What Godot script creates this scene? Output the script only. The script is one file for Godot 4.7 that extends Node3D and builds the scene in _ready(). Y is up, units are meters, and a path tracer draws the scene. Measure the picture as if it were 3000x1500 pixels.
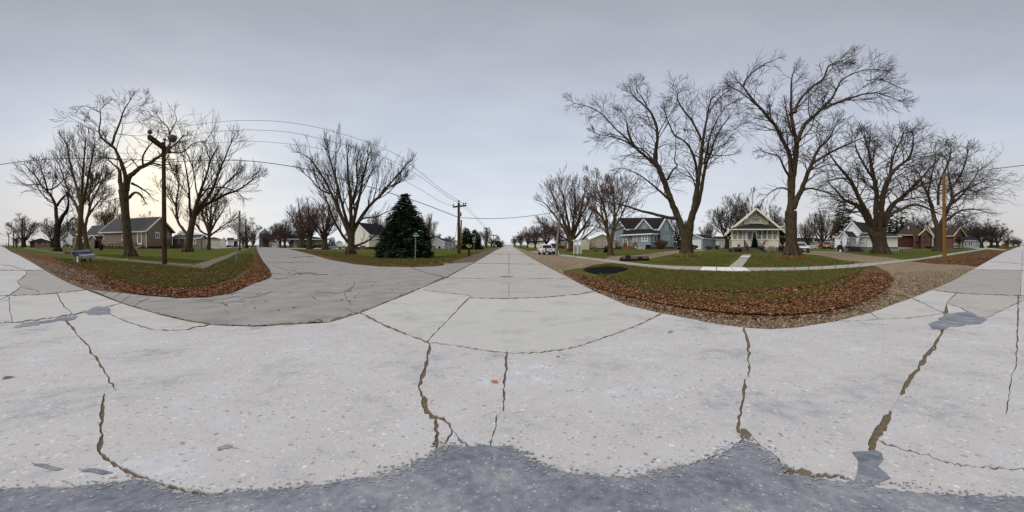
extends Node3D
# A street corner in a small town under an overcast November sky.
const F := 1299.04     # focal length, in pixels of a 3000 x 1500 picture
const HZ := 718.0      # row of the horizon
const CX := 1500.0
const EYE := 1.6       # height of the eye
const UP := Vector3.UP
var rng := RandomNumberGenerator.new()
var M := {}
var used := {}
var slab_count := 0

func _ready() -> void:
	var cam := Camera3D.new()
	cam.name = "camera"
	cam.projection = Camera3D.PROJECTION_FRUSTUM
	cam.near = 0.1
	cam.far = 6000.0
	cam.size = 2.0 * 0.1 * tan(deg_to_rad(30.0))
	cam.frustum_offset = Vector2(0, -(750.0 - HZ) / F * 0.1)
	cam.position = Vector3(0, EYE, 0)
	add_child(cam)
	cam.current = true
	var env := Environment.new()
	env.background_mode = Environment.BG_SKY
	env.sky = make_sky()
	env.tonemap_mode = Environment.TONE_MAPPER_LINEAR
	env.tonemap_exposure = 1.22
	env.sdfgi_enabled = true
	env.ssao_enabled = true
	env.ssil_enabled = true
	var we := WorldEnvironment.new()
	we.name = "environment"
	we.environment = env
	add_child(we)
	var sun := DirectionalLight3D.new()
	sun.name = "sun"
	sun.light_energy = 0.5
	sun.light_angular_distance = 40.0
	sun.light_color = Color(1.0, 0.982, 0.958)
	sun.shadow_enabled = true
	sun.rotation_degrees = Vector3(-42, -50, 0)
	add_child(sun)
	make_materials()
	make_ground()
	make_road()
	make_houses()
	make_trees()
	make_vehicles()
	make_poles()
	make_street_things()
	make_litter()

# ------------------------------------------------------------------ naming
func numbered(parent: Node, called: String) -> String:
	var key := str(parent.get_instance_id()) + "/" + called
	var n: int = used.get(key, 0)
	used[key] = n + 1
	return called if n == 0 else "%s_%03d" % [called, n]

func tag(o: Node3D, label: String, category := "", group := "", kind := "") -> Node3D:
	o.set_meta("label", label)
	if category: o.set_meta("category", category)
	if group: o.set_meta("group", group)
	if kind: o.set_meta("kind", kind)
	return o

func thing(called: String, label: String, category: String, at := Vector3.ZERO, turn := 0.0, group := "") -> Node3D:
	var o := Node3D.new()
	o.name = numbered(self, called)
	add_child(o, true)
	o.position = at
	o.rotation.y = turn
	return tag(o, label, category, group)

func put(mb, called: String, mat: Material, parent: Node = self) -> MeshInstance3D:
	var o := MeshInstance3D.new()
	o.mesh = mb if mb is Mesh else mb.mesh()
	o.material_override = null
	for s in o.mesh.get_surface_count(): o.set_surface_override_material(s, mat)
	o.name = numbered(parent, called)
	parent.add_child(o, true)
	return o

func copy(src: Node3D, label: String, group := "") -> Node3D:
	var c: Node3D = src.duplicate()
	var base := str(src.name)
	var cut := RegEx.create_from_string("_\\d{3}$").search(base)
	if cut: base = base.substr(0, cut.get_start())
	c.name = numbered(self, base)
	add_child(c, true)
	c.set_meta("label", label)
	if group: c.set_meta("group", group)
	return c

# ------------------------------------------------------------------ places
func depth_of(y: float, h := 0.0) -> float:
	return (EYE - h) * F / (y - HZ)

func G(x: float, y: float, h := 0.0) -> Vector3:      # where a line of sight meets the level h
	var d := depth_of(y, h)
	return Vector3((x - CX) * d / F, h, -d)

func P(x: float, y: float, d: float) -> Vector3:      # a point at a depth
	return Vector3((x - CX) * d / F, EYE - (y - HZ) * d / F, -d)

func B(x: float, d: float) -> Vector3:                # on the ground at a depth
	return Vector3((x - CX) * d / F, 0, -d)

func H(y: float, d: float) -> float:
	return EYE - (y - HZ) * d / F

func reach(o: Vector3, u: Vector3, x: float) -> float: # how far along u from o the column x is crossed
	var k := (x - CX) / F
	return (-k * o.z - o.x) / (u.x + k * u.z)

func pl(s: String) -> PackedVector2Array:
	var out := PackedVector2Array()
	for w in s.split(" ", false):
		var c := w.split(",")
		out.append(Vector2(float(c[0]), float(c[1])))
	return out

# ------------------------------------------------------------------ mesh builder
class MB:
	var v := PackedVector3Array()
	var n := PackedVector3Array()
	var c := PackedColorArray()
	var i := PackedInt32Array()
	var col := Color(1, 1, 1)
	var tinted := false
	func pt(p: Vector3, m: Vector3) -> int:
		v.append(p); n.append(m)
		if tinted: c.append(col)
		return v.size() - 1
	func tri(a: Vector3, b: Vector3, d: Vector3, out := Vector3.ZERO) -> void:
		var m := (d - a).cross(b - a)
		if m.length_squared() < 1e-14: return
		m = m.normalized()
		if out != Vector3.ZERO and m.dot(out) < 0:
			var t := b; b = d; d = t; m = -m
		i.append(pt(a, m)); i.append(pt(b, m)); i.append(pt(d, m))
	func quad(a: Vector3, b: Vector3, d: Vector3, e: Vector3, out := Vector3.ZERO) -> void:
		var m := (d - a).cross(b - a)
		if m.length_squared() < 1e-14: m = (e - a).cross(d - a)
		if m.length_squared() < 1e-14: return
		m = m.normalized()
		if out != Vector3.ZERO and m.dot(out) < 0:
			var t := b; b = e; e = t; m = -m
		var k := pt(a, m); pt(b, m); pt(d, m); pt(e, m)
		for q in [0, 1, 2, 0, 2, 3]: i.append(k + q)
	func fan(p: Array, out := Vector3.ZERO) -> void:
		for k in range(1, p.size() - 1): tri(p[0], p[k], p[k + 1], out)
	# a block between eight corners: a quad below, the same four moved by up above
	func block(a: Vector3, b: Vector3, d: Vector3, e: Vector3, up: Vector3) -> void:
		var mid := (a + b + d + e) * 0.25 + up * 0.5
		var q := [a, b, d, e]
		for k in 4:
			var p: Vector3 = q[k]
			var r: Vector3 = q[(k + 1) % 4]
			quad(p, r, r + up, p + up, (p + r + up) * 0.5 - mid)
		quad(a, b, d, e, -up)
		quad(a + up, b + up, d + up, e + up, up)
	func box(at: Vector3, size: Vector3, basis := Basis()) -> void:
		var x := basis.x * size.x; var y := basis.y * size.y; var z := basis.z * size.z
		var o := at - (x + y + z) * 0.5
		block(o, o + x, o + x + z, o + z, y)
	func bar(a: Vector3, b: Vector3, w: float, h: float) -> void:   # a square bar from a to b
		var t := (b - a).normalized()
		var s := t.cross(Vector3.UP)
		if s.length() < 0.01: s = Vector3.RIGHT
		s = s.normalized()
		var q := s.cross(t).normalized()
		var o := a - s * w * 0.5 - q * h * 0.5
		block(o, o + s * w, o + s * w + q * h, o + q * h, b - a)
	func tube(p: PackedVector3Array, r: PackedFloat32Array, sides := 6, closed := false) -> void:
		var first := v.size()
		var count := p.size()
		for k in count:
			var t: Vector3 = (p[mini(k + 1, count - 1)] - p[maxi(k - 1, 0)]).normalized()
			var a := t.cross(Vector3(0.31, 0.12, 0.94))
			if a.length_squared() < 0.02: a = t.cross(Vector3(0.9, 0.4, 0.1))
			a = a.normalized()
			var b := t.cross(a)
			for s in sides:
				var w := TAU * s / sides
				var m := a * cos(w) + b * sin(w)
				v.append(p[k] + m * r[k]); n.append(m)
				if tinted: c.append(col)
		for k in count - 1:
			for s in sides:
				var q := first + k * sides + s
				var w := first + k * sides + (s + 1) % sides
				i.append(q); i.append(q + sides); i.append(w)
				i.append(w); i.append(q + sides); i.append(w + sides)
		if closed:
			for e in [0, count - 1]:
				var m: Vector3 = (p[e] - p[1 if e == 0 else count - 2]).normalized()
				var ring := []
				for s in sides: ring.append(v[first + e * sides + s])
				fan(ring, m)
	func lathe(at: Vector3, prof: PackedVector2Array, sides := 12) -> void:   # profile: radius, height
		var p := PackedVector3Array(); var r := PackedFloat32Array()
		var first := v.size()
		for k in prof.size():
			var a := prof[maxi(k - 1, 0)]; var b := prof[mini(k + 1, prof.size() - 1)]
			var sl := (b - a).normalized()
			for s in sides:
				var w := TAU * s / sides
				v.append(at + Vector3(cos(w) * prof[k].x, prof[k].y, sin(w) * prof[k].x))
				n.append(Vector3(cos(w) * sl.y, -sl.x, sin(w) * sl.y).normalized())
				if tinted: c.append(col)
		for k in prof.size() - 1:
			for s in sides:
				var q := first + k * sides + s
				var w := first + k * sides + (s + 1) % sides
				i.append(q); i.append(w); i.append(q + sides)
				i.append(w); i.append(w + sides); i.append(q + sides)
	func prism(poly: PackedVector2Array, o: Vector3, x: Vector3, y: Vector3, z: Vector3) -> void: # an outline in x, y pushed along z
		var t := Geometry2D.triangulate_polygon(poly)
		var zn := z.normalized()
		for k in range(0, t.size(), 3):
			var a := o + x * poly[t[k]].x + y * poly[t[k]].y
			var b := o + x * poly[t[k + 1]].x + y * poly[t[k + 1]].y
			var d := o + x * poly[t[k + 2]].x + y * poly[t[k + 2]].y
			tri(a, b, d, -zn); tri(a + z, b + z, d + z, zn)
		var flip := -1.0 if Geometry2D.is_polygon_clockwise(poly) else 1.0
		for k in poly.size():
			var e := poly[(k + 1) % poly.size()] - poly[k]
			var nn := (x * e.y - y * e.x) * flip
			var a := o + x * poly[k].x + y * poly[k].y
			var b := o + x * poly[(k + 1) % poly.size()].x + y * poly[(k + 1) % poly.size()].y
			quad(a, b, b + z, a + z, nn)
	func mesh() -> ArrayMesh:
		var m := ArrayMesh.new()
		if i.is_empty(): return m
		var arr := []
		arr.resize(Mesh.ARRAY_MAX)
		arr[Mesh.ARRAY_VERTEX] = v; arr[Mesh.ARRAY_NORMAL] = n; arr[Mesh.ARRAY_INDEX] = i
		if tinted: arr[Mesh.ARRAY_COLOR] = c
		m.add_surface_from_arrays(Mesh.PRIMITIVE_TRIANGLES, arr)
		return m

# ------------------------------------------------------------------ textures and materials
func noise_bytes(size: int, sd: int, freq: float, oct := 4, sy := 0) -> PackedByteArray:
	var f := FastNoiseLite.new()
	f.seed = sd
	f.noise_type = FastNoiseLite.TYPE_SIMPLEX_SMOOTH
	f.frequency = freq
	f.fractal_octaves = oct
	var im := f.get_seamless_image(size, size if sy == 0 else sy, false, false, 0.15, true)
	im.convert(Image.FORMAT_L8)
	if sy != 0: im.resize(size, size, Image.INTERPOLATE_CUBIC)
	return im.get_data()

# colours along a ramp picked by two noises and a grain; stamps: [count, smallest, largest, colours, strength]
func picture(size: int, sd: int, ramp: Array, f1: float, f2: float, w2: float, grain: float, stamps := [], sy := 0) -> Image:
	var a := noise_bytes(size, sd, f1, 4, sy)
	var b := noise_bytes(size, sd + 7, f2, 3, sy)
	var lut := PackedByteArray()
	lut.resize(768)
	for k in 256:
		var t := k / 255.0 * (ramp.size() - 1)
		var q := mini(int(t), ramp.size() - 2)
		var cc: Color = ramp[q].lerp(ramp[q + 1], t - q)
		lut[k * 3] = int(cc.r8); lut[k * 3 + 1] = int(cc.g8); lut[k * 3 + 2] = int(cc.b8)
	rng.seed = sd
	var out := PackedByteArray()
	out.resize(size * size * 3)
	var w1 := 1.0 - w2
	for k in size * size:
		var t := clampi(int(a[k] * w1 + b[k] * w2 + (rng.randf() - 0.5) * grain), 0, 255) * 3
		out[k * 3] = lut[t]; out[k * 3 + 1] = lut[t + 1]; out[k * 3 + 2] = lut[t + 2]
	for st in stamps:
		var cols: Array = st[3]
		for k in st[0]:
			var r: float = lerpf(st[1], st[2], pow(rng.randf(), 2.2))
			var rx := r * rng.randf_range(0.7, 1.3); var ry := r * rng.randf_range(0.7, 1.3)
			var cc: Color = cols[rng.randi() % cols.size()]
			var x0 := rng.randf() * size; var y0 := rng.randf() * size
			var s: float = st[4] * rng.randf_range(0.5, 1.0)
			for yy in range(int(floor(y0 - ry)), int(ceil(y0 + ry)) + 1):
				for xx in range(int(floor(x0 - rx)), int(ceil(x0 + rx)) + 1):
					var e := pow((xx - x0) / rx, 2) + pow((yy - y0) / ry, 2)
					if e > 1.0: continue
					var q := (posmod(yy, size) * size + posmod(xx, size)) * 3
					out[q] = int(lerpf(out[q], cc.r8, s)); out[q + 1] = int(lerpf(out[q + 1], cc.g8, s)); out[q + 2] = int(lerpf(out[q + 2], cc.b8, s))
	return Image.create_from_data(size, size, false, Image.FORMAT_RGB8, out)

func C(r: int, g: int, b: int) -> Color:
	return Color8(r, g, b)

func flat(r: int, g: int, b: int, rough := 0.85, metal := 0.0) -> StandardMaterial3D:
	var m := StandardMaterial3D.new()
	m.albedo_color = C(r, g, b)
	m.roughness = rough
	m.metallic = metal
	if rough >= 0.9: m.metallic_specular = 0.1
	return m

func textured(im: Image, period: float, rough := 0.9, tint := Color(1, 1, 1), bump: Image = null, depth := 1.0) -> StandardMaterial3D:
	var m := StandardMaterial3D.new()
	m.albedo_texture = ImageTexture.create_from_image(im)
	m.albedo_color = tint
	m.roughness = rough
	m.metallic_specular = 0.12
	m.uv1_triplanar = true
	m.uv1_world_triplanar = true
	m.uv1_scale = Vector3.ONE / period
	if bump:
		m.normal_enabled = true
		m.normal_texture = ImageTexture.create_from_image(bump)
		m.normal_scale = depth
	return m

func like(m: StandardMaterial3D, tint: Color, period := 0.0) -> StandardMaterial3D:
	var c: StandardMaterial3D = m.duplicate()
	c.albedo_color = tint
	if period > 0: c.uv1_scale = Vector3.ONE / period
	return c

func vertex_tinted(rough := 0.9) -> StandardMaterial3D:
	var m := StandardMaterial3D.new()
	m.vertex_color_use_as_albedo = true
	m.metallic_specular = 0.1
	m.roughness = rough
	return m

func L(r: int, g: int, b: int) -> Color:      # a linear value for vertex colours
	return Color8(r, g, b).srgb_to_linear()

func make_materials() -> void:
	var pebbles := [C(228, 226, 222), C(208, 200, 192), C(196, 168, 150), C(120, 122, 130), C(92, 96, 106), C(232, 228, 214), C(150, 140, 132)]
	var worn := picture(2048, 11, [C(126, 128, 133), C(154, 156, 159), C(174, 174, 176), C(184, 178, 175), C(178, 180, 184), C(190, 191, 193), C(212, 212, 212)], 0.0022, 0.012, 0.42, 64.0,
		[[44000, 0.8, 2.4, pebbles, 0.62], [11000, 1.5, 4.6, pebbles, 0.62]])
	M.worn = textured(worn, 8.4, 0.92, C(255, 253, 252))
	M.worn_pink = like(M.worn, C(255, 244, 238))
	M.worn_pale = like(M.worn, C(255, 255, 255))
	M.fleck = flat(148, 148, 150, 0.95)
	var smooth := picture(1024, 23, [C(150, 149, 147), C(170, 169, 166), C(182, 181, 178), C(176, 175, 172), C(192, 191, 188)], 0.003, 0.02, 0.3, 26.0,
		[[260, 1.0, 3.2, [C(110, 104, 98), C(92, 90, 88), C(130, 118, 104)], 0.5], [4000, 0.6, 1.5, [C(200, 198, 192), C(140, 138, 134)], 0.4]])
	M.smooth = textured(smooth, 5.0, 0.9)
	M.smooth_white = like(M.smooth, C(255, 255, 255))
	M.road_far = like(M.smooth, C(240, 237, 234), 7.0)
	M.road_left = like(M.smooth, C(222, 218, 216), 7.0)
	M.walk = like(M.smooth, C(226, 220, 210), 3.0)
	M.walk_old = like(M.smooth, C(160, 150, 138), 3.0)
	M.walk_new = flat(214, 212, 206, 0.9)
	var tar := picture(1024, 31, [C(128, 127, 128), C(148, 146, 145), C(160, 157, 155), C(172, 169, 166)], 0.004, 0.05, 0.3, 60.0,
		[[8000, 0.6, 1.6, [C(178, 176, 174), C(96, 96, 100), C(160, 152, 146)], 0.5]])
	M.asphalt = textured(tar, 5.0, 0.93, C(238, 236, 235))
	var blue := picture(1024, 37, [C(84, 88, 98), C(112, 116, 126), C(134, 136, 142), C(164, 163, 162)], 0.005, 0.03, 0.45, 90.0,
		[[6000, 0.8, 2.4, [C(176, 176, 174), C(78, 84, 100), C(204, 198, 184), C(146, 142, 142)], 0.7], [1200, 2.0, 5.0, [C(186, 184, 180), C(92, 98, 112), C(196, 188, 176)], 0.7]])
	M.patch = textured(blue, 3.0, 0.9)
	var dirt := picture(512, 41, [C(74, 64, 52), C(104, 93, 78), C(126, 114, 96), C(150, 138, 118)], 0.01, 0.08, 0.5, 80.0)
	M.joint = textured(dirt, 0.5, 1.0, C(236, 232, 226))
	M.dirt = textured(picture(512, 42, [C(70, 56, 46), C(94, 78, 66), C(110, 96, 82), C(124, 112, 98)], 0.008, 0.06, 0.5, 60.0), 3.0, 1.0)
	M.mulch = flat(24, 22, 22, 1.0)
	var grit := picture(1024, 47, [C(78, 64, 50), C(116, 99, 80), C(142, 126, 106), C(166, 152, 132)], 0.006, 0.04, 0.4, 70.0,
		[[9000, 0.8, 2.0, [C(188, 178, 160), C(104, 92, 78), C(170, 150, 124), C(150, 142, 134)], 0.6]])
	M.gravel = textured(grit, 4.0, 1.0)
	var lawn := picture(1024, 53, [C(52, 58, 26), C(70, 80, 36), C(84, 92, 42), C(96, 92, 50), C(112, 92, 60)], 0.006, 0.05, 0.4, 90.0)
	M.lawn = textured(lawn, 13.0, 1.0, C(236, 236, 214))
	M.lawn_dry = like(M.lawn, C(255, 232, 214))
	var litter := picture(512, 59, [C(60, 46, 34), C(84, 65, 46), C(104, 80, 58), C(120, 94, 70), C(84, 80, 46)], 0.02, 0.12, 0.5, 90.0)
	M.litter = textured(litter, 3.0, 1.0, C(235, 232, 230))
	var field := picture(512, 61, [C(84, 78, 52), C(104, 94, 66), C(96, 96, 58)], 0.006, 0.03, 0.4, 30.0)
	M.field = textured(field, 90.0, 1.0)
	var bark := picture(512, 67, [C(48, 42, 35), C(88, 79, 68), C(120, 110, 96), C(146, 136, 122)], 0.012, 0.07, 0.5, 70.0, [], 128)
	var bark_b: Image = Image.create_from_data(512, 512, false, Image.FORMAT_L8, noise_bytes(512, 68, 0.03, 4, 110))
	bark_b.bump_map_to_normal_map(12.0)
	M.bark = textured(bark, 1.3, 1.0, C(186, 176, 164), bark_b, 1.0)
	M.bark_dark = like(M.bark, C(136, 128, 122))
	M.bark_warm = like(M.bark, C(212, 196, 172))
	M.twig = flat(68, 61, 55, 1.0)
	M.twig_dark = flat(54, 49, 45, 1.0)
	M.twig_warm = flat(90, 78, 68, 1.0)
	M.twig_brown = flat(88, 72, 64, 1.0)
	M.leafy = vertex_tinted(0.9)
	M.needles = vertex_tinted(0.85)
	var pole := picture(512, 71, [C(62, 54, 46), C(88, 78, 67), C(106, 96, 84)], 0.01, 0.08, 0.4, 40.0, [], 64)
	M.pole = textured(pole, 1.5, 1.0, C(206, 196, 186))
	M.pole_grey = textured(picture(512, 72, [C(96, 90, 80), C(124, 116, 104), C(140, 132, 120)], 0.01, 0.08, 0.4, 40.0, [], 64), 1.5, 1.0)
	M.pole_tan = like(M.pole_grey, C(255, 200, 132))
	var shingle := picture(512, 73, [C(54, 54, 56), C(74, 74, 76), C(90, 90, 92)], 0.01, 0.05, 0.5, 40.0, [], 320)
	M.shingle = textured(shingle, 6.0, 0.95)
	M.shingle_brown = like(M.shingle, C(230, 200, 184))
	M.shingle_dark = like(M.shingle, C(150, 150, 160))
	M.shingle_green = like(M.shingle, C(182, 190, 180))
	M.shingle_blue = like(M.shingle, C(200, 208, 226))
	M.shingle_pale = like(M.shingle, C(255, 255, 255))
	var brick := Image.create(256, 256, false, Image.FORMAT_RGB8)
	rng.seed = 5
	brick.fill(C(132, 116, 106))
	for r in 16:
		for k in 9:
			var q := rng.randf_range(0.75, 1.1)
			brick.fill_rect(Rect2i(k * 32 - (16 if r % 2 else 0), r * 16, 30, 14), Color(0.42 * q, 0.29 * q, 0.25 * q))
	M.brick = textured(brick, 2.6, 0.95)
	M.brick_dark = like(M.brick, C(186, 140, 140))
	M.brick_tan = like(M.brick, C(255, 246, 226))
	M.block = flat(112, 110, 106, 0.95)
	M.white = flat(224, 223, 219, 0.6)
	M.cream = flat(228, 222, 202, 0.7)
	M.cream_trim = flat(230, 226, 208, 0.65)
	M.tan = flat(114, 99, 86, 0.8)
	M.glass = flat(20, 22, 25, 0.06)
	M.glass_pale = flat(92, 92, 90, 0.1)
	M.curtain = flat(150, 148, 142, 0.9)
	M.steel = flat(128, 130, 130, 0.45, 0.7)
	M.sign_back = flat(124, 126, 122, 0.5, 0.3)
	M.black = flat(20, 20, 21, 0.6)
	M.rubber = flat(22, 22, 23, 0.9)
	M.chrome = flat(170, 172, 174, 0.25, 0.9)
	M.red_lens = flat(150, 18, 20, 0.2)
	M.clear_lens = flat(200, 202, 204, 0.15)
	M.deck = flat(116, 92, 62, 0.9)
	M.concrete = like(M.smooth, C(170, 160, 146), 2.0)
	M.wire = flat(26, 26, 27, 0.7)

# ------------------------------------------------------------------ sky
func sky_color(az: float, el: float, streak: float) -> Color:
	var a := clampf(az, -0.86, 0.86)
	var x := CX + F * tan(a)
	var y := HZ - F * tan(minf(el, 1.3)) / cos(a)
	var keys := [[718.0, C(212, 215, 219)], [640.0, C(207, 212, 219)], [520.0, C(194, 201, 212)], [400.0, C(183, 190, 204)], [280.0, C(173, 179, 193)], [150.0, C(163, 168, 180)], [0.0, C(154, 158, 168)], [-500.0, C(184, 186, 192)], [-2500.0, C(218, 219, 223)]]
	var c: Color = keys[0][1]
	for k in keys.size() - 1:
		if y <= keys[k][0]:
			c = keys[k][1].lerp(keys[k + 1][1], clampf((keys[k][0] - y) / (keys[k][0] - keys[k + 1][0]), 0, 1))
	var low := clampf((y - 330.0) / 360.0, 0, 1)
	var side := smoothstep(250.0, 1400.0, absf(x - 1500.0 + (0 if x > 1500 else 120)))
	c = c.lerp(C(186, 183, 181), low * side * 0.85)
	var dx := (x - 455.0)
	var dy := (y - 545.0)
	c = c.lerp(C(232, 231, 228), 0.7 * exp(-(dx * dx / 150000.0 + dy * dy / 70000.0)))
	c = c.lerp(C(255, 245, 222), 0.97 * exp(-(dx * dx / 20000.0 + dy * dy / 24000.0)))
	c = c.lerp(C(240, 222, 196), 0.5 * exp(-(dx * dx / 60000.0 + pow(y - 640.0, 2) / 5000.0)))
	var s := streak * 0.02
	return Color(clampf(c.r + s, 0, 1), clampf(c.g + s, 0, 1), clampf(c.b + s * 0.85, 0, 1))

func make_sky() -> Sky:
	var w := 1024; var h := 512
	var f := FastNoiseLite.new()
	f.seed = 3
	f.frequency = 1.6
	f.fractal_octaves = 5
	var bytes := PackedByteArray()
	bytes.resize(w * h * 3)
	for r in h:
		var el := (0.5 - (r + 0.5) / h) * PI
		if el < -0.05:
			for k in range(r * w * 3, r * w * 3 + w * 3, 3):
				bytes[k] = 120; bytes[k + 1] = 118; bytes[k + 2] = 114
			continue
		el = maxf(el, 0.002)
		for q in w:
			var az := (q + 0.5) / w * TAU
			if az > PI: az -= TAU
			var up := 1.0 / (0.16 + sin(el))
			var n := f.get_noise_3d(sin(az) * cos(el) * up * 1.1, cos(az) * cos(el) * up * 1.7, 4.0)
			var c := sky_color(az, el, n * smoothstep(0.0, 0.12, el) + n * 0.25)
			var k := (r * w + q) * 3
			bytes[k] = int(c.r8); bytes[k + 1] = int(c.g8); bytes[k + 2] = int(c.b8)
	var m := PanoramaSkyMaterial.new()
	m.panorama = ImageTexture.create_from_image(Image.create_from_data(w, h, false, Image.FORMAT_RGB8, bytes))
	var sky := Sky.new()
	sky.sky_material = m
	return sky

# ------------------------------------------------------------------ level ground, drawn as outlines on the picture and laid flat
func rough(p: PackedVector2Array, step := 26.0, amp := 1.0, sd := 1) -> PackedVector2Array:
	rng.seed = sd
	var out := PackedVector2Array()
	for k in p.size():
		var a := p[k]; var b := p[(k + 1) % p.size()]
		var n := maxi(1, int(a.distance_to(b) / step))
		for q in n:
			var m := a.lerp(b, float(q) / n)
			var s := amp * clampf((m.y - HZ) / 110.0, 0.02, 1.6)
			var y := m.y + rng.randf_range(-1.4, 1.4) * s
			out.append(Vector2(m.x + rng.randf_range(-4, 4) * s, maxf(y, HZ + 1.2)))
	return out

func lay(mb: MB, p: PackedVector2Array, h: float, thick := 0.0) -> void:
	var t := Geometry2D.triangulate_polygon(p)
	if t.is_empty():
		for part in Geometry2D.decompose_polygon_in_convex(p): lay(mb, part, h, thick)
		return
	for k in range(0, t.size(), 3):
		mb.tri(G(p[t[k]].x, p[t[k]].y, h), G(p[t[k + 1]].x, p[t[k + 1]].y, h), G(p[t[k + 2]].x, p[t[k + 2]].y, h), UP)
	if thick > 0:
		var turn := 1.0 if Geometry2D.is_polygon_clockwise(p) else -1.0
		for k in p.size():
			var a := G(p[k].x, p[k].y, h); var b := G(p[(k + 1) % p.size()].x, p[(k + 1) % p.size()].y, h)
			mb.quad(a, b, b - UP * thick, a - UP * thick, (b - a).cross(UP) * turn)

func sheet(called: String, p: PackedVector2Array, h: float, mat: Material, parent: Node = self, thick := 0.0) -> MeshInstance3D:
	var mb := MB.new()
	lay(mb, p, h, thick)
	return put(mb, called, mat, parent)

func setting(called: String, label: String) -> Node3D:
	var o := Node3D.new()
	o.name = numbered(self, called)
	add_child(o, true)
	return tag(o, label, "", "", "structure")

func crack(s: String, w: float, sd := 1, wander := 1.0, ends := 0.5) -> PackedVector2Array:
	rng.seed = sd * 77 + int(w * 10)
	var p := pl(s)
	var mid := PackedVector2Array()
	for k in p.size() - 1:
		var n := maxi(1, int(p[k].distance_to(p[k + 1]) / 9.0))
		var side := (p[k + 1] - p[k]).orthogonal().normalized()
		for q in n:
			var j := wander * clampf((p[k].y - HZ) / 200.0, 0.1, 1.6) * rng.randf_range(-2.2, 2.2)
			mid.append(p[k].lerp(p[k + 1], float(q) / n) + side * j * (0.0 if k == 0 and q == 0 else 1.0))
	mid.append(p[p.size() - 1])
	var left := PackedVector2Array(); var right := PackedVector2Array()
	for k in mid.size():
		var t := (mid[mini(k + 1, mid.size() - 1)] - mid[maxi(k - 1, 0)]).normalized()
		var o := t.orthogonal()
		var ww := w * rng.randf_range(0.45, 1.7) * 0.55
		if k == 0 or k == mid.size() - 1: ww *= ends
		left.append(mid[k] + o * ww)
		right.append(mid[k] - o * ww * rng.randf_range(0.7, 1.3))
	right.reverse()
	left.append_array(right)
	return left

func cut(polys: Array, by: PackedVector2Array) -> Array:
	var out := []
	if Geometry2D.is_polygon_clockwise(by): by.reverse()
	var clean := Geometry2D.offset_polygon(by, 0.05)
	for p in polys:
		var rest: Array = [p]
		for q in clean:
			if Geometry2D.is_polygon_clockwise(q): continue
			var next := []
			for a in rest:
				var made := Geometry2D.clip_polygons(a, q)
				if made.any(func(b): return Geometry2D.is_polygon_clockwise(b)):
					# the crack lies wholly inside this slab: open it to the slab's edge with a hairline
					var e := q[0]
					var hair := PackedVector2Array([Vector2(e.x - 0.1, 700), Vector2(e.x + 0.1, 700), Vector2(e.x + 0.1, e.y + 4), Vector2(e.x - 0.1, e.y + 4)])
					made = []
					for part in Geometry2D.clip_polygons(a, hair):
						if Geometry2D.is_polygon_clockwise(part): continue
						made.append_array(Geometry2D.clip_polygons(part, q))
				for b in made:
					if Geometry2D.is_polygon_clockwise(b): continue
					next.append(b)
			rest = next
		out.append_array(rest)
	return out

func area(p: PackedVector2Array) -> float:
	var s := 0.0
	for k in p.size(): s += p[k].cross(p[(k + 1) % p.size()])
	return absf(s) * 0.5

const SEAM := "144,800 206,832 254,850 351,888 392,901 472,924 561,944 620,953 749,957 861,951 966,945 1054,918 1202,859 1308,814 1393,768 1450,735 1482,720"
const ROAD_RIGHT := "1500,719.6 1510,727 1556,756 1666,815 1745,855 1837,895 1937,918 1966,923 2064,943 2150,956 2180,960 2257,964 2331,960 2449,941 2547,917 2624,890 2673,873 2729,850 2799,819 2869,779 2939,740 2993,719.6"

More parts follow.
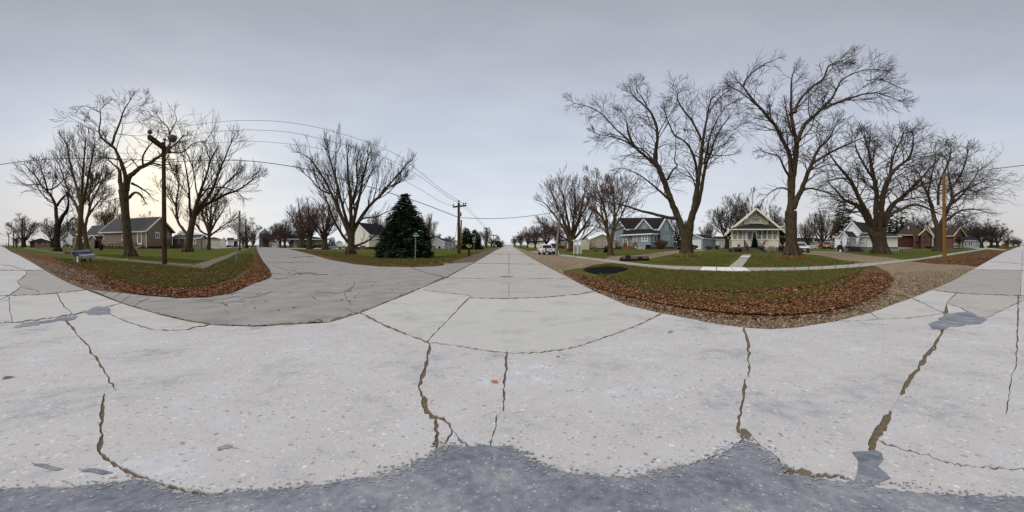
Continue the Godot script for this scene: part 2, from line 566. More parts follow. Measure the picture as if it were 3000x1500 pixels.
func make_road() -> void:
	# the concrete road: a dirt bed with slabs on it, cut apart by joints and cracks
	var left_edge := pl("0,719.6 -700,1160 -2600,2400 5600,2400 3700,1160 2996,719.6")
	var edge := pl("144,800 99,772 57,749 31,737 15,726 0,719.6")
	var outline := PackedVector2Array()
	for q in pl(ROAD_RIGHT): outline.append(q)
	var back := left_edge.duplicate(); back.reverse()
	for q in back: outline.append(q)
	edge.reverse()
	for q in edge: outline.append(q)
	for q in pl(SEAM): outline.append(q)
	if Geometry2D.is_polygon_clockwise(outline): outline.reverse()
	outline = rough(outline, 30.0, 0.35, 4)
	var road := setting("road", "cracked pale concrete road running from the foreground to the horizon")
	sheet("joint_fill", outline, 0.018, M.joint, road)
	var near := MB.new()
	near.quad(Vector3(-14, 0.026, 14), Vector3(14, 0.026, 14), Vector3(14, 0.026, -1.22), Vector3(-14, 0.026, -1.22), UP)
	put(near, "slab", M.worn, road)
	var slabs: Array = [outline]
	var cracks := [
		["-20,791 130,792 150,792", 1.6, 0.2],
		["0,775 30,778 76,791", 1.0, 1.0],
		["76,791 78,805 50,823 62,840", 1.6, 1.0],
		["62,840 25,866 -20,885", 1.6, 1.0],
		["62,840 110,851 119,863", 1.6, 1.0],
		["-30,867 120,863 200,855 262,848", 1.8, 0.5],
		["26,866 30,915 38,946", 1.6, 1.0],
		["-30,947 75,941 210,922 275,908 356,887", 2.4, 0.7],
		["165,856 182,890 205,912 214,924", 2.2, 1.2],
		["272,906 305,914 370,940 415,957 455,967 500,968 555,964 578,957 625,951", 2.4, 0.6],
		["196,921 190,932 230,985 265,1022 290,1062 310,1100 342,1143", 5.0, 1.5],
		["338,1136 328,1148 303,1168", 0.6, 0.0],
		["307,1153 300,1190 297,1225 298,1283 292,1318 308,1345", 8.5, 1.2],
		["300,1335 338,1361 369,1380 439,1403 485,1423 543,1438 606,1448", 9.0, 0.6],
		["1050,915 1140,958 1210,986 1254,1003", 4.0, 0.6],
		["1250,998 1259,1008 1254,1043 1246,1077 1233,1111 1227,1141 1242,1165", 8.0, 1.0],
		["1240,1160 1251,1205 1272,1228 1279,1258 1278,1290 1275,1322", 11.0, 1.4],
		["1268,1215 1300,1226 1327,1260 1311,1292 1290,1300", 6.0, 1.2],
		["1325,1262 1353,1295 1380,1308", 4.5, 1.0],
		["1252,1002 1261,990 1376,870", 2.2, 0.3],
		["1236,848 1300,856 1376,865 1378,872", 1.5, 0.4],
		["1374,873 1491,874 1589,871 1695,862 1752,852", 1.8, 0.3],
		["1252,1002 1300,1008 1450,1030 1486,1033 1542,1035 1636,1026 1710,1011 1784,984 1843,962 1887,945 1942,915", 2.6, 0.5],
		["1491,738 1491,873", 1.0, 0.1],
		["1485,1027 1484,1080 1478,1120 1475,1160 1476,1206", 5.0, 0.8],
		["1475.5,1192 1466,1210 1456,1230", 0.6, 0.0],
		["1457,1213 1455,1240 1443,1284 1432,1310", 2.6, 0.8],
		["1376,771 1590,774", 0.9, 0.1],
		["1304,814 1400,815.5 1490,816 1668,815", 1.1, 0.1],
		["1432,745 1545,745.5", 0.7, 0.1],
		["2180,955 2184,979 2189,1004 2193,1035 2194,1067 2192,1085 2195,1104", 5.5, 1.4],
		["2193,1090 2188,1106 2180,1125", 0.6, 0.0],
		["2182,1110 2178,1154 2173,1188 2165,1222 2165,1252 2178,1288", 7.0, 1.3],
		["2170,1262 2185,1272 2199,1280", 22.0, 1.0],
		["2176,1286 2139,1316 2105,1331 2049,1354 1994,1367 1926,1379", 4.0, 1.2],
		["2190,1272 2216,1295 2242,1316 2276,1337", 3.5, 1.0],
		["2268,1336 2284,1363 2310,1380 2348,1384 2382,1393", 15.0, 1.2],
		["2370,1391 2468,1395 2498,1411", 8.0, 1.0],
		["2722,848 2799,858 2870,862 3040,867", 1.8, 0.3],
		["2806,855 2774,885 2772,914", 1.8, 1.0],
		["2670,872 2708,890 2746,908 2772,916", 1.8, 0.8],
		["2774,888 2816,903 2886,933 2914,920 2956,899 3040,860", 1.6, 0.8],
		["2548,913 2575,935 2484,941 2462,938", 1.6, 0.5],
		["2575,935 2659,931 2729,924 2774,914", 1.4, 0.3],
		["2989,869 2994,770 2996,735", 1.0, 0.2],
		["2850,789 3040,793", 1.0, 0.2],
		["2900,766 3040,776", 0.8, 0.2],
		["2984,862 2981,979 2977,1080 2967,1090 2959,1141 2946,1214", 3.0, 0.8],
		["160,937 190,934 210,925", 2.0, 1.0],
		["2772,896 2772,912 2768,958 2750,987 2739,1021 2715,1039 2694,1070", 7.0, 1.4],
		["2737,1013 2707,1047 2690,1081 2664,1111 2638,1156", 9.0, 1.4],
		["2645,1142 2625,1180 2603,1215", 0.6, 0.0],
		["2609,1203 2592,1243 2566,1273 2547,1322", 16.0, 1.4],
		["2575,1292 2647,1318 2711,1331 2754,1346 2797,1359 2861,1367 3040,1377", 4.0, 1.0],
		]
	for k in cracks.size(): slabs = cut(slabs, crack(cracks[k][0], cracks[k][1], k + 1, cracks[k][2]))
	var looks := [[Vector2(60, 760), M.road_left], [Vector2(100, 815), M.road_left], [Vector2(160, 850), M.road_left], [Vector2(110, 900), M.smooth], [Vector2(10, 910), M.smooth], [Vector2(270, 880), M.smooth], [Vector2(450, 940), M.smooth_white], [Vector2(250, 1010), M.worn], [Vector2(450, 1100), M.worn], [Vector2(100, 1100), M.worn_pale],
		[Vector2(1150, 930), M.smooth], [Vector2(1550, 940), M.smooth], [Vector2(1480, 840), M.road_far], [Vector2(1480, 790), M.road_far], [Vector2(1480, 750), M.road_far], [Vector2(1350, 1120), M.worn], [Vector2(1300, 1262), M.worn_pale], [Vector2(1750, 1150), M.worn_pale], [Vector2(2450, 1100), M.worn_pale], [Vector2(2800, 1100), M.worn],
		[Vector2(2600, 915), M.smooth_white], [Vector2(2700, 905), M.smooth_white], [Vector2(2740, 880), M.smooth_white], [Vector2(2850, 880), M.road_far], [Vector2(2900, 820), M.road_left], [Vector2(2960, 770), M.road_left], [Vector2(2850, 1420), M.worn_pink]]
	for p in slabs:
		if area(p) < 4.0: continue
		var mid := Vector2.ZERO
		for q in p: mid += q.clamp(Vector2(0, 700), Vector2(3000, 1500)) / p.size()
		var best := 1e9
		var mat: Material = M.worn
		for l in looks:
			var dd: float = pow(l[0].x - mid.x, 2) + pow((l[0].y - mid.y) * 3.0, 2)
			if dd < best:
				best = dd; mat = l[1]
		sheet("slab", p, 0.03, mat, road, 0.011)
	# the asphalt side street
	var side := pl("749.5,719.4 753,730 758,744 769,763 790,788 797,806 788,815 738,833 676,859 605,871 516,873 413,865 325,855 262,848 351,884 392,898 472,921 561,941 620,950 749,954 861,948 966,942 1054,915 1202,856 1308,811 1390,768 1326,772 1290,779 1202,783 1113,781 1039,774 966,761 907,744 839,728 800,724 754,719.4")
	var lane := setting("side_street", "grey cracked asphalt side street running away between two lawns")
	sheet("asphalt", rough(side, 24.0, 0.45, 9), 0.022, M.asphalt, lane)
	var fine := [["351,887 392,900 472,923 561,943 620,952 749,956 861,950 900,946", 5.0], ["966,944 1054,917 1130,890 1202,859 1260,834 1308,813", 6.5], ["900,946 930,938 966,944", 3.0], ["1308,813 1393,768 1450,735", 3.0], ["300,862 311,857 318,850", 1.4], ["330,872 352,862 360,856", 1.3], ["355,885 372,873 384,862", 1.4], ["390,899 420,880 440,872", 1.6], ["585,877 610,880 640,876 700,868", 1.2], ["560,877 640,886 720,882", 0.9], ["700,878 760,868 800,852", 1.3], ["655,905 668,915 666,924", 1.4], ["650,880 655,895 668,901", 1.0],
		["1036,822 1040,835 1026,847 1010,856 1012,868 1018,880 1030,892", 1.8], ["1010,856 960,857 920,856", 1.0], ["1204,783 1240,797 1290,808 1308,814", 1.4], ["790,800 840,803 880,801 960,805", 1.4], ["840,803 862,790 874,800 890,795", 1.3], ["852,808 870,800 880,806 898,798 930,800", 1.2], ["800,780 830,788 850,800", 1.0], ["790,812 820,818 850,808", 1.2], ["1010,904 1030,912 1052,918", 1.2],
		["1110,898 1130,886 1160,878 1175,866 1202,860", 1.6], ["1165,876 1200,862 1250,840 1300,818", 1.6], ["770,752 830,755 920,751", 1.6], ["780,770 860,768 920,768", 1.0]]
	for k in fine.size(): sheet("crack", crack(fine[k][0], fine[k][1], k + 90, 1.4), 0.0255, M.joint, lane)
	for s in ["770,752 800,757 850,756 870,752 840,748 800,749", "1300,771 1320,772 1380,769 1330,785 1310,788"]:
		sheet("tar_patch", rough(pl(s), 12.0, 0.8, 21), 0.0262, flat(138, 136, 136, 0.95), lane)
	# dark asphalt patches laid over the worn slabs
	var dark := setting("asphalt_patch", "dark blue-grey asphalt patch across the near edge of the road")
	sheet("asphalt", rough(pl("-700,1440 -200,1425 0,1432 250,1424 390,1404 440,1412 520,1440 606,1449 776,1434 860,1425 940,1418 1110,1394 1200,1371 1278,1322 1320,1300 1378,1310 1420,1303 1500,1310 1560,1345 1640,1380 1750,1392 1850,1400 1926,1381 2000,1369 2110,1333 2182,1290 2214,1300 2270,1340 2306,1386 2380,1398 2480,1412 2512,1404 2520,1350 2500,1325 2560,1318 2590,1330 2575,1365 2600,1400 2560,1425 2640,1438 2800,1450 3000,1456 3700,1460 3700,2390 -700,2390"), 18.0, 1.6, 33), 0.0345, M.patch, dark)
	rng.seed = 404
	var flecks := MB.new(); var chips := MB.new()
	var line := pl("0,1430 250,1420 390,1404 520,1438 606,1447 776,1432 940,1416 1110,1392 1200,1369 1278,1320 1320,1300 1500,1308 1560,1345 1640,1380 1850,1400 1926,1380 2000,1366 2110,1331 2182,1292 2270,1340 2306,1384 2480,1410 2600,1412 2800,1448 3000,1456")
	for k in 5200:
		var q := along(line, rng.randf()) + Vector2(rng.randf_range(-14, 14), 0)
		var e := absf(rng.randfn(0.0, 1.0))
		var above := rng.randf() < 0.5
		var y := q.y + (8.0 - e * 15.0 if above else -6.0 + e * 24.0)
		var sx := 0.8 + 6.0 * pow(rng.randf(), 5.0); var sy := sx * rng.randf_range(0.25, 0.5)
		var blob := []
		var hh := (0.0342 if above else 0.0382) + 0.0000006 * k
		for a in 7: blob.append(G(q.x + cos(TAU * a / 7) * sx * rng.randf_range(0.6, 1.3), y + sin(TAU * a / 7) * sy * rng.randf_range(0.6, 1.3), hh))
		(flecks if above else chips).fan(blob, UP)
	put(flecks, "tar_fleck", M.patch, dark).set_meta("kind", "stuff")
	put(chips, "concrete_fleck", M.fleck, dark).set_meta("kind", "stuff")
	var smear := setting("asphalt_patch", "small dark tar smear at the joint near the right edge of the road")
	sheet("asphalt", rough(pl("2743,938 2774,918 2834,911 2870,925 2890,936 2880,945 2834,952 2785,957 2764,967 2729,962 2716,950"), 12.0, 1.4, 35), 0.0345, M.patch, smear)
	var s2 := setting("asphalt_patch", "thin dark tar line along the joint by the left street corner")
	sheet("asphalt", rough(pl("70,946 140,938 208,927 236,924 215,935 150,943 96,955 40,960"), 12.0, 1.0, 36), 0.0345, M.patch, s2)
	for q in [["240,914 290,898 318,900 322,916 300,922 262,922", "grey tar smear by the end of the asphalt street joint"], ["90,1356 120,1358 190,1372 165,1378 110,1368", "small dark tar streak low on the left of the road"], ["228,1372 300,1374 332,1384 300,1390 240,1380", "second dark tar streak beside the long lower-left crack"], ["640,1311 664,1300 686,1306 668,1314 636,1318", "little dark tar splash alone on the pinkish slab"], ["1958,972 1966,968 1974,970 1970,976 1960,978", "black tar spot near the gravel corner"], ["700,1316 690,1310 680,1308 672,1312", "faint tar drop beside the tar splash"]]:
		sheet("asphalt", rough(pl(q[0]), 10.0, 1.0, 38), 0.0345, M.patch, setting("tar_spot", q[1]))
	# the manhole with its own square of paler concrete
	var hole := thing("manhole_cover", "round rusty manhole cover in a diamond of grey concrete", "manhole cover", G(1484, 811, 0.034))
	var fr := MB.new()
	lay(fr, pl("1410,815 1484,803.5 1556,815 1484,830"), 0.034)
	for k in fr.v.size(): fr.v[k] -= hole.position
	put(fr, "concrete_square", flat(160, 161, 159, 0.95), hole)
	var r := 17.0 * 22.3 / F
	var lid := MB.new()
	lid.lathe(Vector3.ZERO, PackedVector2Array([Vector2(r * 1.12, 0.004), Vector2(r * 1.12, 0.010), Vector2(r, 0.011), Vector2(r, 0.006)]), 28)
	put(lid, "rim", flat(104, 96, 88, 0.8), hole)
	var top := MB.new()
	top.lathe(Vector3.ZERO, PackedVector2Array([Vector2(r * 0.98, 0.007), Vector2(r * 0.9, 0.012), Vector2(r * 0.55, 0.012), Vector2(r * 0.5, 0.008), Vector2(r * 0.2, 0.012), Vector2(0.001, 0.012)]), 28)
	put(top, "lid", flat(110, 88, 70, 0.8), hole)

func make_ground() -> void:
	var g := MB.new()
	g.quad(Vector3(-2600, -0.012, -3000), Vector3(2600, -0.012, -3000), Vector3(2600, -0.012, 60), Vector3(-2600, -0.012, 60), UP)
	tag(put(g, "ground", M.lawn), "mown lawn ground reaching past the houses", "", "", "structure")
	var f := MB.new()
	f.quad(Vector3(-2500, -0.006, -2900), Vector3(2500, -0.006, -2900), Vector3(2500, -0.006, -620), Vector3(-2500, -0.006, -620), UP)
	tag(put(f, "field", M.field), "bare farm field beyond the town", "", "", "structure")
	var lay_out := func(called, label, poly, h, mat, amp): tag(sheet(called, rough(pl(poly), 14.0, amp, poly.length()), h, mat), label, "", "", "structure")
	# bare dirt and gravel
	lay_out.call("dirt_shoulder", "bare dirt shoulder along the left road edge", "36,734 74,752 133,764 183,777 224,791 266,803 295,817 339,829 384,838 420,850 420,868 325,858 250,852 203,832 140,801 96,773 54,750", 0.002, M.dirt, 1.4)
	lay_out.call("dirt_shoulder", "bare dirt track between the far lawn and the road", "1326,775 1330,765 1365,752 1400,741 1440,729 1470,722 1480,721 1454,737 1400,766 1390,772", 0.002, M.dirt, 1.2)
	lay_out.call("gravel_shoulder", "gravel strip and parking area along the right road edge", "1503,721 1520,727 1545,735 1600,743 1640,750 1700,757 1760,764 1800,770 1781,770 1733,779 1690,787 1645,796 1695,826 1754,849 1813,866 1902,885 1990,903 2079,914 2150,922 2240,924 2310,926 2414,915 2502,894 2565,869 2603,841 2620,819 2606,798 2572,784 2552,776 2600,770 2690,762 2720,771 2764,774 2816,776 2860,782 2810,822 2732,854 2676,877 2627,894 2550,921 2452,945 2331,964 2257,968 2180,964 2064,947 1966,927 1937,922 1837,899 1745,859 1664,817 1554,757", 0.003, M.gravel, 1.3)
	lay_out.call("driveway", "gravel driveway curving to the blue house garage", "1786,767 1770,758 1790,751 1858,748 1920,741 1966,735.5 1997,732.5 2060,731 2070,734 1996,740 1951,749 1915,755.5 1899,761 1817,763 1800,768", 0.004, M.gravel, 0.8)
	lay_out.call("driveway", "tan gravel driveway in front of the white house", "2322,741 2380,735 2453,736.5 2510,745 2562,751 2605,754 2648,762.5 2600,771 2556,775 2512,775 2453,759 2400,748", 0.004, M.gravel, 1.0)
	lay_out.call("driveway", "pale driveway strip beside the old blue sedan", "833,728.5 840,726.5 960,726.8 1012,727.4 1008,730 960,729.4", 0.004, M.walk, 0.2)
	lay_out.call("driveway", "concrete driveway leading to the brick garage", "2816,723 2850,723.6 2900,726.4 2946,731.4 2950,734 2900,730.5 2862,729", 0.004, M.walk, 0.2)
	lay_out.call("driveway", "pale driveway before the cream garage", "610,726 660,723.5 745,722.6 747,724.6 680,726 630,728.5", 0.004, M.walk, 0.2)
	lay_out.call("mulch_bed", "oval bed of black mulch in the lawn", "1706,790 1722,784 1760,780.5 1800,780 1830,783 1843,787 1830,794 1800,801 1762,806 1742,802 1720,797", 0.014, M.mulch, 1.2)
	# lawns with leaf litter trodden in along their edges
	lay_out.call("leaf_litter", "brown leaf litter along the corner of the left lawn", "300,818 339,812 420,832 520,838 620,836 690,815 735,780 748,745 752,728 756,742 768,764 789,789 795,806 786,815 736,834 676,860 605,872 516,874 413,866 360,860 340,836", 0.008, M.litter, 1.8)
	lay_out.call("leaf_litter", "brown leaf litter along the edge of the lawn before the spruce", "840,729 900,733 980,742 1080,756 1160,765 1260,768 1330,762 1326,771 1290,778 1202,782 1113,780 1039,773 966,760 907,743", 0.006, M.litter, 1.2)
	lay_out.call("leaf_litter", "thick rust brown leaf litter round the front lawn", "1650,797 1700,800 1780,822 1860,842 1960,856 2080,868 2200,878 2320,872 2430,850 2500,822 2540,792 2570,785 2604,799 2618,820 2602,840 2564,868 2501,893 2413,914 2310,925 2240,923 2150,920 2079,912 1990,901 1902,884 1813,865 1754,848 1695,825", 0.007, M.litter, 2.0)
	lay_out.call("leaf_litter", "brown leaf strip between the right sidewalk and the road", "2662,766 2740,757 2830,743 2900,732.5 2946,734 2930,744 2864,780 2816,775.5 2764,773.5 2711,770", 0.006, M.litter, 1.2)
	lay_out.call("leaf_litter", "leaf litter along the left road far edge", "20,726 60,738 150,752 230,770 300,790 350,800 300,802 260,800 180,776 130,763 70,751 34,734", 0.005, M.litter, 1.0)
	# sidewalks, slab by slab
	walk("sidewalk", "old concrete sidewalk across the left corner lawn", "68,723.4 142,735.5 200,741.5 307,754.5 369,760 472,769 561,775 608,781", "60,724.4 138,737.5 198,744 303,757.2 369,763 472,773 558,780 600,786", 24, [])
	walk("sidewalk", "grey sidewalk branch running along the side street", "572,775 600,766 658,749.5 696,735 720,728.5", "608,784 622,774 668,756 700,738.5 724,730", 10, [])
	walk("sidewalk", "long pale sidewalk curving past the right-hand houses", "1560,735 1630,743 1754,757.5 1842,768 1902,775 1990,779.7 2100,782 2212,784 2344,783 2449,777.6 2554,770 2624,763 2694,757 2764,745 2834,735 2893,727", "1556,737 1624,747 1739,760.5 1798,769.3 1872,781 1960,788.5 2100,793.6 2240,795 2344,793.3 2449,786.7 2537,780 2607,771.6 2676,763 2764,750.7 2844,737.7 2900,728.7", 40, [15, 16, 17])
	walk("walkway", "front walk from the sidewalk to the cream bungalow steps", "2176,745.5 2168,752.5 2163,759 2134,782", "2202,745.5 2196,752.5 2191,759 2173,783", 6, [1])

func along(p: PackedVector2Array, t: float) -> Vector2:
	var q := t * (p.size() - 1)
	var k := mini(int(q), p.size() - 2)
	return p[k].lerp(p[k + 1], q - k)

func walk(called: String, label: String, a: String, b: String, count: int, pale: Array) -> void:
	var o := setting(called, label)
	var pa := pl(a); var pb := pl(b)
	rng.seed = count
	for k in count:
		var t0 := float(k) / count; var t1 := (k + 1.0) / count - 0.0012
		var mb := MB.new()
		var q := PackedVector2Array([along(pa, t0), along(pa, t1), along(pb, t1), along(pb, t0)])
		lay(mb, q, 0.034 + rng.randf_range(0, 0.008), 0.04)
		put(mb, "slab", M.walk_new if k in pale else M.walk_old if pa[0].x < 1000 else M.walk, o)

# ------------------------------------------------------------------ bare trees
# A limb is a run of points; boughs, branches and twigs are grown from it.
class Wood:
	var trunk := MB.new()
	var crown := MB.new()
	var tips := PackedVector3Array()
	var r := RandomNumberGenerator.new()
	var thin := 0.02          # radius of the thinnest twig
	var wig := 0.2
	var lift := 0.12
	var dense := 1.0
	var spread := 0.75        # angle at which a side branch leaves
	var flatness := 1.0
	func lean(d: Vector3, a: float) -> Vector3:
		var s := d.cross(Vector3(r.randf_range(-1, 1), r.randf_range(-1, 1), r.randf_range(-1, 1)))
		if s.length_squared() < 1e-4: s = d.cross(Vector3(1, 0, 0))
		return d.rotated(s.normalized(), a)
	func grow(p: Vector3, d: Vector3, length: float, rad: float, level: int) -> void:
		var n: int = [2, 3, 4, 5][level]
		var pts := PackedVector3Array([p]); var rs := PackedFloat32Array([rad])
		var dirs := [d]
		var q := p
		var w: float = wig * (1.0 if level > 0 else 0.7)
		for k in n:
			d = (d + Vector3(r.randf_range(-w, w), r.randf_range(-w, w) + lift * (1.0 if level > 0 else 0.6), r.randf_range(-w, w))).normalized()
			q += d * length / n
			pts.append(q)
			rs.append(maxf(thin * 0.75, lerpf(rad, maxf(thin * 0.7, rad * 0.3), float(k + 1) / n)))
			dirs.append(d)
		crown.tube(pts, rs, 4 if level >= 2 else 3)
		if level == 0:
			tips.append(q)
			return
		var kids := int([0, 3.3, 4.6, 4.6][level] * dense + r.randf())
		for k in kids:
			var t := lerpf(0.22, 1.0, (k + r.randf()) / kids)
			var s := mini(int(t * n), n - 1)
			var at := pts[s].lerp(pts[s + 1], t * n - s)
			var dd := lean(dirs[s + 1], spread * r.randf_range(0.55, 1.2) * (1.0 - 0.35 * t))
			grow(at, dd, length * r.randf_range(0.45, 0.85) * (1.2 - 0.5 * t), maxf(thin, rs[s] * 0.6), level - 1)
	# pts, radii: the limb; bare: share of it without side branches; size: length of the boughs it carries
	func limb(pts: PackedVector3Array, rad: PackedFloat32Array, bare: float, size: float, level := 2, into_trunk := true) -> void:
		var p := PackedVector3Array(); var rr := PackedFloat32Array()
		for k in pts.size() - 1:
			var a: Vector3 = pts[maxi(k - 1, 0)]; var b := pts[k]; var c := pts[k + 1]; var e: Vector3 = pts[mini(k + 2, pts.size() - 1)]
			var n := 4
			for s in n:
				var t := float(s) / n
				p.append(b.cubic_interpolate(c, a, e, t) + Vector3(r.randf_range(-1, 1), r.randf_range(-1, 1), r.randf_range(-1, 1)) * rad[k] * 0.12)
				rr.append(lerpf(rad[k], rad[k + 1], t) * r.randf_range(0.94, 1.06) * lerpf(1.0, 0.72, (k + t) / (pts.size() - 1)))
		p.append(pts[pts.size() - 1]); rr.append(rad[rad.size() - 1])
		if level >= 2:
			var keep := int(p.size() * 0.9)
			p.resize(keep); rr.resize(keep)
		(trunk if into_trunk else crown).tube(p, rr, 8)
		var total := 0.0
		for k in p.size() - 1: total += p[k].distance_to(p[k + 1])
		size *= 1.9
		var count := int(total * (1.0 - bare) / size * 7.5 * dense) + 2
		for k in count:
			var t := bare + (1.0 - bare) * (k + r.randf()) / count
			var want := t * total
			var s := 0
			while s < p.size() - 2 and want > p[s].distance_to(p[s + 1]):
				want -= p[s].distance_to(p[s + 1]); s += 1
			var d := (p[s + 1] - p[s]).normalized()
			var small := lerpf(1.05, 0.36, t)
			grow(p[s], lean(d, spread * r.randf_range(0.7, 1.35)), size * small * r.randf_range(0.6, 1.15), clampf(rr[s] * 0.36, thin, size * 0.017), level)
		if level >= 2:
			for k in int(total * (1.0 - bare) / size * 1.6 * dense):
				var t := bare + (1.0 - bare) * r.randf() * 0.85
				var s := int(t * (p.size() - 1))
				var d := (p[s + 1] - p[s]).normalized()
				grow(p[s], lean(d, spread * r.randf_range(0.7, 1.1)), size * r.randf_range(0.9, 1.35) * lerpf(1.0, 0.42, t), clampf(rr[s] * 0.45, thin, size * 0.022), 3)
		var last := (p[p.size() - 1] - p[p.size() - 2]).normalized()
		for k in 4: grow(p[p.size() - 1], lean(last, 0.5), size * 0.3, maxf(thin, rr[rr.size() - 1] * 0.7), level)

# "x,y,w x,y,w ..." on the picture at a depth; the limb swings off that plane by up to swing metres per metre
func limb_points(s: String, d: float, swing: float, base_z := 0.0) -> Array:
	var p := PackedVector3Array(); var r := PackedFloat32Array()
	var z := base_z
	var last := Vector2.ZERO
	for w in s.split(" ", false):
		var c := w.split(",")
		var q := Vector2(float(c[0]), float(c[1]))
		if p.size() > 0: z += swing * q.distance_to(last) * d / F
		last = q
		p.append(P(q.x, q.y, d + z))
		r.append(float(c[2]) * 0.5 * (d + z) / F)
	return [p, r]

# limbs: [outline, swing, bare share, bough length in pixels]
func hero(called: String, label: String, trunk: String, limbs: Array, o := {}) -> Node3D:
	var first := trunk.split(" ")[0].split(",")
	var d: float = o.get("d", clampf(depth_of(float(first[1])), 20.0, 300.0))
	var foot := B(float(first[0]), d)
	var t := thing(called, label, "tree", foot, 0.0, o.get("group", ""))
	var w := Wood.new()
	w.r.seed = hash(label)
	w.thin = o.get("thin", 0.6) * 0.62 * d / F
	w.wig = o.get("wig", 0.2); w.lift = o.get("lift", 0.1); w.dense = o.get("dense", 1.0); w.spread = o.get("spread", 0.8)
	var tp := limb_points(trunk, d, 0.0)
	var p: PackedVector3Array = tp[0]; var r: PackedFloat32Array = tp[1]
	p[0] = foot - UP * 0.1
	var q := PackedVector3Array(); var qr := PackedFloat32Array()
	for k in p.size() - 1:
		for s in 5:
			var x := s / 5.0
			q.append(p[k].lerp(p[k + 1], x)); qr.append(lerpf(r[k], r[k + 1], x) * w.r.randf_range(0.95, 1.05))
	q.append(p[p.size() - 1]); qr.append(r[r.size() - 1])
	w.trunk.tube(q, qr, 14)
	for k in 6:
		var a := TAU * (k + w.r.randf() * 0.7) / 6
		var o2 := Vector3(cos(a), 0, sin(a))
		w.trunk.tube(PackedVector3Array([q[0] + o2 * r[0] * 0.5 + UP * r[0] * 1.7, q[0] + o2 * r[0] * 0.82 + UP * r[0] * 0.7, q[0] + o2 * r[0] * 1.18 + UP * 0.05]), PackedFloat32Array([r[0] * 0.2, r[0] * 0.26, r[0] * 0.16]), 7)
	for l in limbs:
		var lp := limb_points(l[0], d, l[1])
		w.limb(lp[0], lp[1], l[2], l[3] * d / F, l[4] if l.size() > 4 else 2)
	finish_tree(t, w, o)
	return t

func finish_tree(t: Node3D, w: Wood, o: Dictionary) -> void:
	for mb in [w.trunk, w.crown]:
		for k in mb.v.size(): mb.v[k] -= t.position
	put(w.trunk, "trunk", o.get("bark", M.bark), t)
	put(w.crown, "crown", o.get("twig", M.twig), t)
	if o.has("leaves"):
		var lf := MB.new()
		lf.tinted = true
		var size: float = o.get("leaf", 2.6 * w.thin)
		for p in w.tips:
			if w.r.randf() > o.leaves: continue
			for k in o.get("per_tip", 2):
				var c: Color = o.colors[w.r.randi() % o.colors.size()]
				lf.col = c * w.r.randf_range(0.7, 1.25)
				var a := Vector3(w.r.randf_range(-1, 1), w.r.randf_range(-1, 1), w.r.randf_range(-1, 1)).normalized() * size
				var b := a.cross(Vector3(w.r.randf_range(-1, 1), w.r.randf_range(-1, 1), w.r.randf_range(-1, 1))).normalized() * size * 0.6
				var at := p - t.position + a * w.r.randf_range(-1.5, 1.0)
				lf.quad(at, at + a * 0.5 + b, at + a, at + a * 0.5 - b)
		var n := put(lf, "leaves", M.leafy, t)
		n.set_meta("kind", "stuff")

# a tree of a kind: x, foot row, top row, half width in pixels; fork: share of the height that is bare trunk
func plain_tree(called: String, label: String, x: float, yb: float, yt: float, half: float, o := {}) -> Node3D:
	var d: float = o.get("d", clampf(depth_of(yb), 20.0, 330.0))
	var foot := B(x, d)
	var t := thing(called, label, "tree", foot, 0.0, o.get("group", ""))
	var w := Wood.new()
	w.r.seed = hash(label)
	w.thin = o.get("thin", 0.6) * 0.42 * d / F
	w.wig = o.get("wig", 0.16); w.lift = o.get("lift", 0.14); w.dense = 0.74 * o.get("dense", 1.0); w.spread = o.get("spread", 0.8)
	var h := (H(yt, d)); var sx := half * d / F
	var fork: float = o.get("fork", 0.22)
	var tr: float = o.get("trunk", half * 0.085) * d / F
	var tp := PackedVector3Array(); var trr := PackedFloat32Array()
	var lean_x: float = o.get("lean", 0.0) * d / F
	for k in 7:
		var s := k / 6.0
		tp.append(foot + Vector3(lean_x * s, h * fork * s - 0.1, 0)); trr.append(tr * (1.0 + 0.55 * pow(1.0 - s, 4)) * lerpf(1.0, 0.85, s))
	w.trunk.tube(tp, trr, 10)
	var top := tp[6]
	var n: int = o.get("limbs", 7)
	var level: int = o.get("level", 2)
	for k in n:
		var a := TAU * k / n + w.r.randf_range(-0.3, 0.3)
		var out: float = (0.35 + 0.65 * w.r.randf()) if k > 0 else 0.08
		if w.r.randf() < 0.35: out = 0.95
		var rise := sqrt(maxf(0.05, 1.0 - out * out * o.get("dome", 0.72)))
		var reach_h := (h * (1.0 - fork)) * rise * w.r.randf_range(0.8, 0.92)
		var end := top + Vector3(cos(a) * sx * out * 0.82, reach_h, sin(a) * sx * out * 0.82)
		var bend := Vector3(cos(a), 0, sin(a)) * sx * out
		var m1 := top + bend * 0.22 + UP * reach_h * 0.22
		var m2 := top + bend * 0.5 + UP * reach_h * 0.58
		var j := sx * 0.06
		m1 += Vector3(w.r.randf_range(-j, j), w.r.randf_range(-j, j), w.r.randf_range(-j, j))
		m2 += Vector3(w.r.randf_range(-j, j), w.r.randf_range(-j, j), w.r.randf_range(-j, j)) * 1.6
		var r0 := tr * 0.46
		w.limb(PackedVector3Array([top - UP * tr, m1, m2, end]), PackedFloat32Array([r0 * 0.85, r0 * 0.6, r0 * 0.36, w.thin * 1.3]), 0.14, maxf(sx, h * 0.4) * o.get("bough", 0.4), level)
	finish_tree(t, w, o)
	return t

# set a copy of a tree down elsewhere, as tall and wide as the picture shows it
func again(src: Node3D, h0: float, half0: float, label: String, x: float, yb: float, yt: float, half: float, d := 0.0, group := "") -> Node3D:
	var dd := d if d > 0 else clampf(depth_of(yb), 20.0, 330.0)
	var c := copy(src, label, group)
	c.position = B(x, dd)
	c.rotation.y = fmod(x * 1.37, TAU)
	var sy := H(yt, dd) / h0; var sx := half * dd / F / half0
	c.scale = Vector3(sx, sy, sx)
	return c

